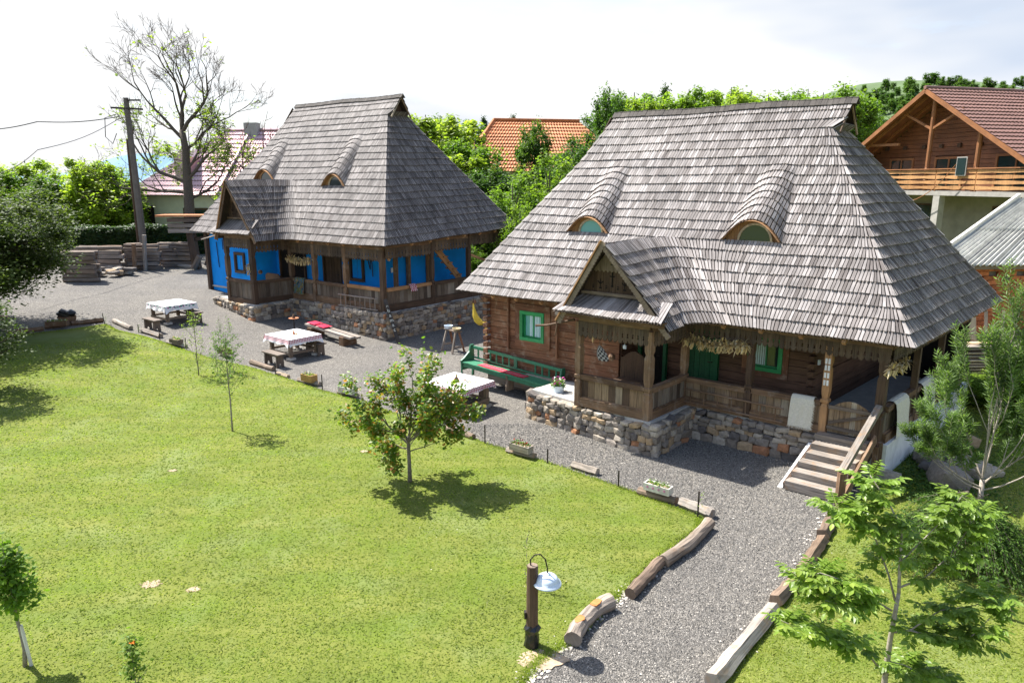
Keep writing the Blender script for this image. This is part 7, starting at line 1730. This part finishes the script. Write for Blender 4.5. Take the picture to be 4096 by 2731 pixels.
# distant hills on the left, blue haze put into their colour
hx = np.linspace(-2600, 1200, 60); V = []; 
for y in (2600, 3000, 3500):
    for x in hx: V.append((x, y, -60 if y != 3000 else 40+45*math.sin(x*.0031)+30*math.sin(x*.008+1)))
Fq = [(j*60+i, j*60+i+1, (j+1)*60+i+1, (j+1)*60+i) for j in range(2) for i in range(59)]
M['hazehill'] = plain('hazed_wooded_hills', (.16,.27,.36), .95, var=.1, scale=.004)
me = bpy.data.meshes.new('distant_hills'); me.from_pydata(V, [], Fq); me.materials.append(M['hazehill']); ho = bpy.data.objects.new('distant_hills', me); COL.objects.link(ho); ho['kind'] = 'structure'
# hedge
a, b = G(160, 1040), G(850, 1015); ht = AT(300, 912, a.y).z; o = empty('hedge', (a+b)/2, 'long clipped dark hornbeam hedge behind the timber stacks', 'hedge'); d = (b-a).normalized(); nn = Vector((-d.y, d.x, 0))
a = a-d*10; Ln = (b-a).length; r = np.random.default_rng(5); k = 42000; x = r.uniform(0, Ln, k); f = r.random(k); h = ht-1.35
side = r.random(k) < .62; yy = np.where(side, r.normal(0, .07, k), r.uniform(0, 1.3, k)); zz = np.where(side, r.uniform(0, 1, k)*h, h+r.normal(0, .07, k)); zz += .06*np.sin(x*2.1)
P = np.array(a)[None]+x[:, None]*np.array(d)+yy[:, None]*np.array(nn); P[:, 2] = 1.2+zz
o2 = link('foliage', leafmesh(P, .15, 'foliage', M['leaf_dark'], seed=9, off=np.array(WL[o])), o); o2['kind'] = 'stuff'
mb = MB(); mb.box((a+b)/2+nn*.68+UP*(-(a.z+b.z)/2+1.35+h/2), d*Ln, nn*1.15, UP*(h-.1)); mb.build('inner_mass', M['leaf_dark'], o)

# ---- branching trees
def grow(p, d, L_, r, depth, out, tips, rr, spread=.55, ratio=.72, kids=(2, 3), up=.15, curve=.12, minr=.004, seg=3):
    pts = [p]; rad = [r]; q = p.copy(); dd = d.copy()
    for i in range(seg):
        dd = (dd+Vector((rr.gauss(0, curve), rr.gauss(0, curve), rr.gauss(0, curve)+up*.3))).normalized(); q = q+dd*(L_/seg); pts.append(q.copy()); rad.append(r*(1-.35*(i+1)/seg))
    out.append((pts, rad)); 
    if depth <= 1: tips.append((pts, dd))
    if depth == 0: return
    for k in range(rr.randint(*kids)):
        j = seg if k == 0 else rr.randint(1, seg); a = rr.uniform(0, 6.28); s = dd.orthogonal().normalized(); t = dd.cross(s)
        sp = spread*(.45 if k == 0 else 1)*rr.uniform(.7, 1.25); nd_ = (dd*math.cos(sp)+(s*math.cos(a)+t*math.sin(a))*math.sin(sp)+UP*up).normalized()
        grow(pts[j], nd_, L_*ratio*rr.uniform(.75, 1.15), max(minr, rad[j]*(.78 if k == 0 else .6)), depth-1, out, tips, rr, spread, ratio, kids, up, curve, minr, seg)
def branchy(name, base, limbs, depth, label, cat, barkm, leafk, ls, per, matl, seed, ratio=.72, spread=.55, up=.15, kids=(2, 3), minr=.004, curve=.12, elong=1.7, trunk=None, droop=.3, jitter=.06, keep=None, parts=True, tsides=6, group=None, tipdepth_leaf=1.0, seg=3):
    rr = random.Random(seed); o = empty(name, base, label, cat, group); out = []; tips = []
    for (p, d, L_, r) in limbs: grow(Vector(p), Vector(d).normalized(), L_, r, depth, out, tips, rr, spread, ratio, kids, up, curve, minr, seg)
    mb = MB()
    if trunk: mb.tube(trunk[0], trunk[1], 9, jit=.05)
    for pts, rad in out: mb.tube(pts, rad, tsides if rad[0] > .02 else 4, cap=False)
    mb.build('trunk', M[barkm], o, smooth=True)
    r2 = np.random.default_rng(seed); P = []
    for pts, dd in tips:
        if keep and not keep(pts[-1], rr): continue
        for i in range(per):
            k = rr.random()*(len(pts)-1); j = int(k); q = pts[j].lerp(pts[j+1], k-j); P.append(tuple(q+Vector((rr.gauss(0, jitter), rr.gauss(0, jitter), rr.gauss(0, jitter)))))
    if P: link('crown', leafmesh(np.array(P), ls, 'crown', M[matl], seed=seed, off=np.array(WL[o]), elong=elong, droop=droop), o)
    return o
# half bare walnut behind the yard
tb = G(760, 1010); Yt = tb.y; zb_ = tb.z
def PX(u, v, dy=0): return AT(u, v, Yt+dy)
fork = PX(800, 780); f2_ = PX(745, 590); f3_ = PX(715, 480)
trunk = ([PX(770, 1030), PX(762, 900), PX(755, 790), PX(748, 690), PX(742, 600), PX(728, 520)], [.40, .34, .31, .27, .23, .19])
limbs = [(PX(728, 520), (-.25, 0, 1), 2.6, .18), (PX(730, 530), (.35, .1, 1), 2.6, .18), (PX(735, 560), (-.75, -.1, .9), 2.7, .17), (PX(742, 600), (.8, 0, .8), 2.6, .15), (PX(728, 520), (.05, .3, 1), 3.0, .17),
         (PX(750, 730), (-1, -.2, .55), 3.0, .20), (PX(752, 770), (-1, .1, .25), 3.0, .2), (PX(750, 720), (1, 0, .55), 2.6, .16), (PX(746, 680), (.9, -.3, .6), 2.3, .13), (PX(748, 700), (-.5, .7, .6), 2.5, .14), (PX(752, 800), (.9, .2, .5), 2.4, .14)]
kp = lambda q, rr: rr.random() < (.62 if q.z < PX(0, 560).z else (.16 if q.z < PX(0, 400).z else .03))
branchy('half_bare_walnut', tb, [(a_, b_, c_*.95, d_*.72) for a_, b_, c_, d_ in limbs], 5, 'tall half bare walnut tree with thin twigs and sparse leaves behind the pole', 'tree', 'bark', 0, .24, 5, 'leaf_yel', 8, ratio=.70, spread=.60, up=.12, kids=(3, 3), minr=.011, curve=.17, trunk=trunk, keep=kp, jitter=.16)
Yt = 46; tb2 = PX(1010, 900); 
branchy('bare_tree', tb2, [(PX(1040, 800), (.35, 0, 1), 2.2, .12), (PX(1060, 760), (.9, 0, .9), 1.9, .09), (PX(1050, 780), (-.5, .2, 1), 1.9, .09)], 4, 'small bare dark tree at the left roof slope of the blue cottage', 'tree', 'darkbeam', 0, .2, 1, 'leaf_fresh', 15, ratio=.74, spread=.5, up=.16, minr=.018, curve=.14, trunk=([PX(1000, 940), PX(1030, 840), PX(1058, 755)], [.22, .18, .13]), keep=lambda q, rr: rr.random() < .08)
# spreading dark tree at the left edge
M['leaf_dark2'] = leafmat('plum_leaves', [(.030,.055,.014), (.055,.085,.020), (.09,.125,.034)], .35, .55, .25)
rr = random.Random(4)
sp_ = clump_tree('spreading_tree', 41, 6.7, 4.7, 80000, .14, 'leaf_dark2', .22, nclump=170, label='dark dense spreading plum tree entering the frame at the left', cat='tree', elong=1.7)
sp_.location = (-20.3, 25.9, .1)
s2 = clump_tree('plum_sapling', 43, 3.6, 1.9, 12000, .10, 'leaf_dark2', .15, nclump=60, label='small leafy tree just reaching in at the left edge of the lawn', cat='tree', elong=1.7)
s2.location = (-15.6, 19.5, .1)
# apricot on the lawn
ap = G(1640, 1930)
def A3(u, v, dy=0): q = AT(u, v, ap.y+dy); return q
trunk = ([ap-UP*.05, A3(1637, 1850), A3(1633, 1770), A3(1630, 1745)], [.05, .04, .038, .036])
limbs = [(A3(1634, 1800), (-1, .2, .30), .5, .014), (A3(1636, 1805), (1, -.2, .28), .5, .014), (A3(1634, 1790), (-.3, -1, .3), .5, .013), (A3(1634, 1790), (.2, 1, .35), .5, .013)]
for (u, v, dx, dy, dz, L_, r) in ((1628, 1745, -.75, -.1, .7, .72, .024), (1632, 1745, .15, .1, 1, .75, .026), (1632, 1745, .75, .1, .65, .70, .022), (1630, 1745, -.3, .6, .8, .65, .02), (1630, 1748, .3, -.7, .7, .6, .02), (1630, 1745, -.35, 0, 1, .78, .022), (1610, 1715, -1, .1, .35, .6, .016), (1655, 1715, 1, 0, .35, .65, .015), (1630, 1740, .45, .1, 1, .75, .02)):
    limbs.append((A3(u, v+25), (dx, dy, dz*.92), L_*1.08, r))
branchy('apricot_tree', ap, limbs, 3, 'young apricot tree with reddish new leaves on the lawn before the nearest table', 'tree', 'barkg', 0, .095, 30, 'leaf_apr', 44, ratio=.68, spread=.55, up=.14, kids=(2, 3), minr=.004, curve=.10, elong=1.35, trunk=trunk, jitter=.075, droop=.9)
# slim saplings
def sapling(u, v, vt, label, seed, n=14, ls=.06, per=12, mat='leaf_mid', zl=.35, L0=.28, spread=.5, bark='barkg', r0=.022, dep=1, jit=.04, name='fruit_sapling', droop=.5):
    b = G(u, v); h = AT(u, vt, b.y).z-b.z; rr = random.Random(seed); limbs = []; tr = [b-UP*.03]; rad = [r0]
    for i in range(1, 7): tr.append(b+Vector((rr.gauss(0, .012), rr.gauss(0, .012), h*i/6*.92))); rad.append(r0*(1-.13*i))
    for i in range(n):
        k = zl+(.95-zl)*i/(n-1); a = i*2.4+rr.random(); limbs.append((b+UP*h*k*.92, (math.cos(a), math.sin(a), .9), L0*(1.25-k*.8)*h/2, .006))
    limbs.append((b+UP*h*.8, (0, 0, 1), h*.2, .006))
    return branchy(name, b, limbs, dep, label, 'sapling', bark, 0, ls, per, mat, seed, ratio=.6, spread=spread, up=.3, minr=.003, trunk=(tr, rad), jitter=jit, droop=droop)
sapling(930, 1727, 1318, 'slim pear sapling on the lawn in front of the middle table', 51, 18, .065, 13, 'leaf_fresh', .38, .42, r0=.025)
sapling(795, 1503, 1258, 'feathery young fir like sapling beside the lawn edge planters', 52, 15, .06, 9, 'leaf_yel', .12, .55, r0=.02, dep=1)
sapling(895, 1480, 1290, 'thin green weed stem left of the pear sapling', 53, 12, .05, 7, 'leaf_mid', .1, .22, r0=.008)
sapling(935, 1490, 1285, 'thin green weed stem behind the pear sapling', 54, 12, .05, 7, 'leaf_mid', .1, .22, r0=.008)
sapling(870, 1495, 1340, 'short green weed stem by the wooden planter', 56, 10, .05, 7, 'leaf_fresh', .1, .25, r0=.008)
sapling(100, 2668, 2195, 'young fruit tree with whitewashed stem at the lower left corner', 55, 22, .095, 15, 'leaf_fresh', .52, .34, r0=.03, bark='barkl', jit=.06, droop=1.2)
mb = MB(); q = G(112, 2665); mb.tube([q+Vector((.05, 0, 0)), q+Vector((.0, 0, .62))], .022, 7); single(mb, 'tree_stake', M['whitebox'], 'white stake tied beside the stem at the lower left corner', 'stake')
sapling(545, 2780, 2560, 'small plant with an orange flower at the bottom of the lawn', 57, 9, .07, 8, 'leaf_fresh', .2, .4, r0=.008, name='flower_plant')
b = AT(530, 2572, G(545, 2780).y); mb = MB()
for k in range(6): a = k*1.05; mb.add([b, b+Vector((.03*math.cos(a), .03*math.sin(a), .02)), b+Vector((.045*math.cos(a+.4), .045*math.sin(a+.4), .01)), b+Vector((.03*math.cos(a+.8), .03*math.sin(a+.8), .02))], [(0, 1, 2, 3)])
fo = [x for x in bpy.data.objects if x.name == 'flower_plant'][0]; mb.build('flower', M['orangep'], fo)
sapling(2105, 2340, 2130, 'thin dry weed stalk standing behind the garden lamp', 58, 6, .04, 4, 'leaf_yel', .05, .12, r0=.004, name='weed_stalk')
# ---- young walnut in the right foreground, compound leaves
wb = Vector((4.30, 7.05, 0)); Yw = 7.05
def W3(u, v, dy=0): return AT(u, v, Yw+dy)
stems = [([W3(3535, 2900), W3(3537, 2731), W3(3560, 2560), W3(3580, 2450), W3(3595, 2370)], [.04, .034, .028, .024, .02]), ([W3(3595, 2370), W3(3600, 2250, .1), W3(3608, 2120, .2), W3(3560, 2020, .3), W3(3480, 1900, .35)], [.02, .016, .012, .009, .005]),
         ([W3(3585, 2420), W3(3555, 2300, .1), W3(3500, 2150, .2), W3(3400, 2060, .3), W3(3330, 2020, .3)], [.014, .011, .008, .006, .004]), ([W3(3540, 2700), W3(3460, 2600, -.1), W3(3350, 2550, -.15), W3(3230, 2530, -.2), W3(3125, 2480, -.2)], [.014, .011, .009, .007, .004]),
         ([W3(3565, 2440), W3(3480, 2390, -.1), W3(3400, 2330, -.15), W3(3280, 2290, -.1), W3(3190, 2320, 0)], [.014, .011, .009, .006, .004]), ([W3(3560, 2530), W3(3640, 2520, -.1), W3(3750, 2550, -.1), W3(3880, 2550, -.2), W3(3960, 2470, -.2)], [.013, .011, .009, .006, .004]),
         ([W3(3592, 2350), W3(3700, 2310, .1), W3(3790, 2230, .2), W3(3870, 2120, .3), W3(3920, 2040, .4)], [.013, .010, .008, .006, .004]), ([W3(3600, 2250, .1), W3(3700, 2150, .3), W3(3790, 2060, .4), W3(3850, 1980, .5)], [.009, .007, .005, .004]), ([W3(3540, 2640), W3(3620, 2660, -.1), W3(3700, 2700, -.2), W3(3790, 2750, -.2)], [.01, .008, .006, .004]),
         ([W3(3500, 2400, -.1), W3(3380, 2420, -.2), W3(3300, 2400, -.3)], [.008, .006, .004]), ([W3(3640, 2520, -.1), W3(3760, 2440, 0), W3(3900, 2420, 0), W3(3980, 2380, 0)], [.009, .007, .005, .003])]
o = empty('young_walnut', wb, 'young walnut tree with large bright leaves in the right foreground', 'tree'); mb = MB()
for pts, rad in stems: mb.tube(pts, rad, 7, jit=.03)
mb.build('trunk', M['barkl'], o, smooth=True)
rr = random.Random(9); Pl = []; Dl = []; mb = MB()
for pts, rad in stems[1:]:
    n = len(pts)
    for k in range(int(16+9*n)):
        f = rr.uniform(.25, 1)*(n-1) if k > 5 else rr.uniform(.85, 1)*(n-1); j = min(int(f), n-2); q = pts[j].lerp(pts[j+1], f-j); a = rr.uniform(0, 6.28); d = Vector((math.cos(a), math.sin(a), rr.uniform(-.1, .7))).normalized(); rl = rr.uniform(.16, .30); end = q+d*rl-UP*.03
        mb.tube([q, q.lerp(end, .5)+UP*.012, end], [.003, .0025, .002], 4, cap=False); s = d.cross(UP).normalized()
        for m_ in range(5):
            c = q.lerp(end, .35+.14*m_)
            for sg in (-1, 1): Pl.append(tuple(c)); Dl.append(tuple((d*.55+s*sg*.9-UP*rr.uniform(.1, .5)).normalized()))
        Pl.append(tuple(end)); Dl.append(tuple((d-UP*.4).normalized()))
mb.build('leaf_stalk', M['leaf_yel'], o)['kind'] = 'stuff'
Pl, Dl = np.array(Pl), np.array(Dl); ord_ = np.argsort(np.linalg.norm(Pl-np.array([0, 0, CAMH]), axis=1)); 
def bigleaf(P, D, size, seed):
    r = np.random.default_rng(seed); k = len(P); N = np.tile([0, 0, 1.], (k, 1))+r.normal(0, .25, (k, 3)); S = np.cross(D, N); S /= np.linalg.norm(S, axis=1)[:, None]; N = np.cross(S, D); s = size*r.uniform(.7, 1.2, k)[:, None]
    pts = [P, P+D*s*.3+S*s*.22-N*s*.0, P+D*s*.62+S*s*.22-N*s*.02, P+D*s-N*s*.14, P+D*s*.62-S*s*.22-N*s*.02, P+D*s*.3-S*s*.22, P+D*s*.5-N*s*.07]
    V = np.stack(pts, 1).reshape(-1, 3); return V
Vb = bigleaf(Pl, Dl, .095, 3); nL = len(Pl)
def lf(i0): 
    b = np.asarray(i0)[:, None]*7; return np.concatenate([b+np.array([q]) for q in ((0, 1, 6), (1, 2, 6), (2, 3, 6), (3, 4, 6), (4, 5, 6), (5, 0, 6))])
vr = np.random.default_rng(1).random(nL); off = np.array(WL[o])
cr = link('crown', np_mesh('crown', Vb.reshape(nL, 7, 3)[ord_[300:]].reshape(-1, 3), lf(np.arange(nL-300)), M['leaf_wal'] if 'leaf_wal' in M else M['leaf_yel'], np.repeat(vr[ord_[300:]], 7), off=off), o); cr['kind'] = 'stuff'
for i in ord_[:300]: link('leaf', np_mesh('leaf', Vb.reshape(nL, 7, 3)[i], lf([0]), M['leaf_wal'], np.full(7, vr[i]), off=off), o)
# ---- willow
wl_ = G(3880, 2150)
def Q3(u, v, dy=0): return AT(u, v, wl_.y+dy)
trunk = ([wl_, Q3(3895, 2080), Q3(3920, 2000), Q3(3930, 1920)], [.05, .045, .045, .04]); limbs = []; rr = random.Random(12)
for (u, v, dx, dy, dz, L_) in ((3930, 1920, -.6, 0, 1, .95), (3930, 1900, 0, 0, 1, 1.1), (3930, 1900, .35, .1, 1, 1.0), (3925, 1950, -1, -.1, .55, .8), (3932, 1930, .9, 0, .55, .9), (3930, 1930, -.3, .5, .9, .9), (3930, 1940, .2, -.6, .8, .8), (3925, 1960, .9, -.2, .25, .8), (3925, 1960, -.9, .3, .2, .7), (3930, 1910, -.25, 0, 1, 1.15), (3930, 1900, .12, 0, 1, 1.35)):
    limbs.append((Q3(u, v), (dx, dy, dz), L_*1.12, .017))
def willow(name, base, limbs, trunk, label, seed):
    rr = random.Random(seed); o = empty(name, base, label, 'shrub'); out = []; tips = []
    for (p, d, L_, r) in limbs: grow(Vector(p), Vector(d).normalized(), L_, r, 3, out, tips, rr, .48, .66, (3, 3), .30, .09, .002, 3)
    mb = MB(); mb.tube(trunk[0], trunk[1], 8, jit=.04)
    for pts, rad in out: mb.tube(pts, rad, 5, cap=False)
    mb.build('trunk', M['barkl'], o, smooth=True); P = []; D = []
    for pts, dd in tips:
        n = 40
        for i in range(n):
            f = (i/n)*(len(pts)-1)*.999; j = int(f); q = pts[j].lerp(pts[j+1], f-j); dr = (pts[j+1]-pts[j]).normalized(); a = i*2.4; s = dr.orthogonal().normalized(); t = dr.cross(s); P.append(tuple(q)); D.append(tuple((dr*.75+(s*math.cos(a)+t*math.sin(a))*.9-UP*.1).normalized()))
    link('crown', leafmesh(np.array(P), .12, 'crown', M['leaf_grey'], seed=seed, off=np.array(WL[o]), elong=5., dirs=np.array(D)), o); return o
willow('willow_shrub', wl_, limbs, trunk, 'tall airy willow shrub with narrow grey green leaves at the right', 12)
# ---- drooping conifer like mound under the willow
mbse = G(3850, 2240); o = empty('weeping_shrub', mbse, 'low drooping juniper like mound under the willow', 'shrub'); rr = random.Random(17); P = []; D = []; mb = MB(); ctr = AT(3868, 1965, mbse.y)
for i in range(330):
    a = rr.uniform(0, 6.28); R_ = rr.uniform(.5, 1.35); q = ctr+Vector((rr.gauss(0, .12), rr.gauss(0, .12), rr.uniform(-.55, .0))); e = Vector((ctr.x+math.cos(a)*R_*1.15, ctr.y+math.sin(a)*R_, rr.uniform(.0, .75)*(1.5-R_)+.02)); m1 = q.lerp(e, .5)+UP*(.25*rr.uniform(.3, 1)); pts = [q, m1, e]
    mb.tube(pts, [.004, .003, .002], 4, cap=False)
    for k in range(90):
        f = rr.uniform(.15, 1)*1.999; j = int(f); c = pts[j].lerp(pts[j+1], f-j); P.append(tuple(c+Vector((rr.gauss(0, .025), rr.gauss(0, .025), rr.gauss(0, .02))))); dd = (pts[j+1]-pts[j]).normalized(); D.append(tuple((dd+Vector((rr.gauss(0, .6), rr.gauss(0, .6), rr.gauss(0, .5)))).normalized()))
mb.tube([AT(3868, 2130, mbse.y), AT(3880, 2040, mbse.y), ctr], [.05, .045, .03], 8); mb.build('branches', M['bark'], o)
link('foliage', leafmesh(np.array(P), .06, 'foliage', M['leaf_mid'], seed=18, off=np.array(WL[o]), elong=2.4, dirs=np.array(D)), o)
# weeds around the boulders and by the wall
r = np.random.default_rng(33); k = 7000; u = r.normal(3760, 130, k); v = r.uniform(1800, 2060, k); P = []
for a, b in zip(u, v):
    q = G(a, b)
    if not (inpoly(q.x, q.y, [F2.P(.4, -.4, 0)[:2], F2.P(.4, 8, 0)[:2], F2.P(-3.2, 8, 0)[:2], F2.P(-3.2, -.4, 0)[:2]])): continue
    P.append((q.x, q.y, q.z+r.uniform(0, .12)))
o = bpy.data.objects.new('ground_cover', leafmesh(np.array(P), .07, 'ground_cover', M['leaf_mid'], seed=34)); COL.objects.link(o); tag(o, 'low dark green weeds among the boulders', 'weeds', kind='stuff')
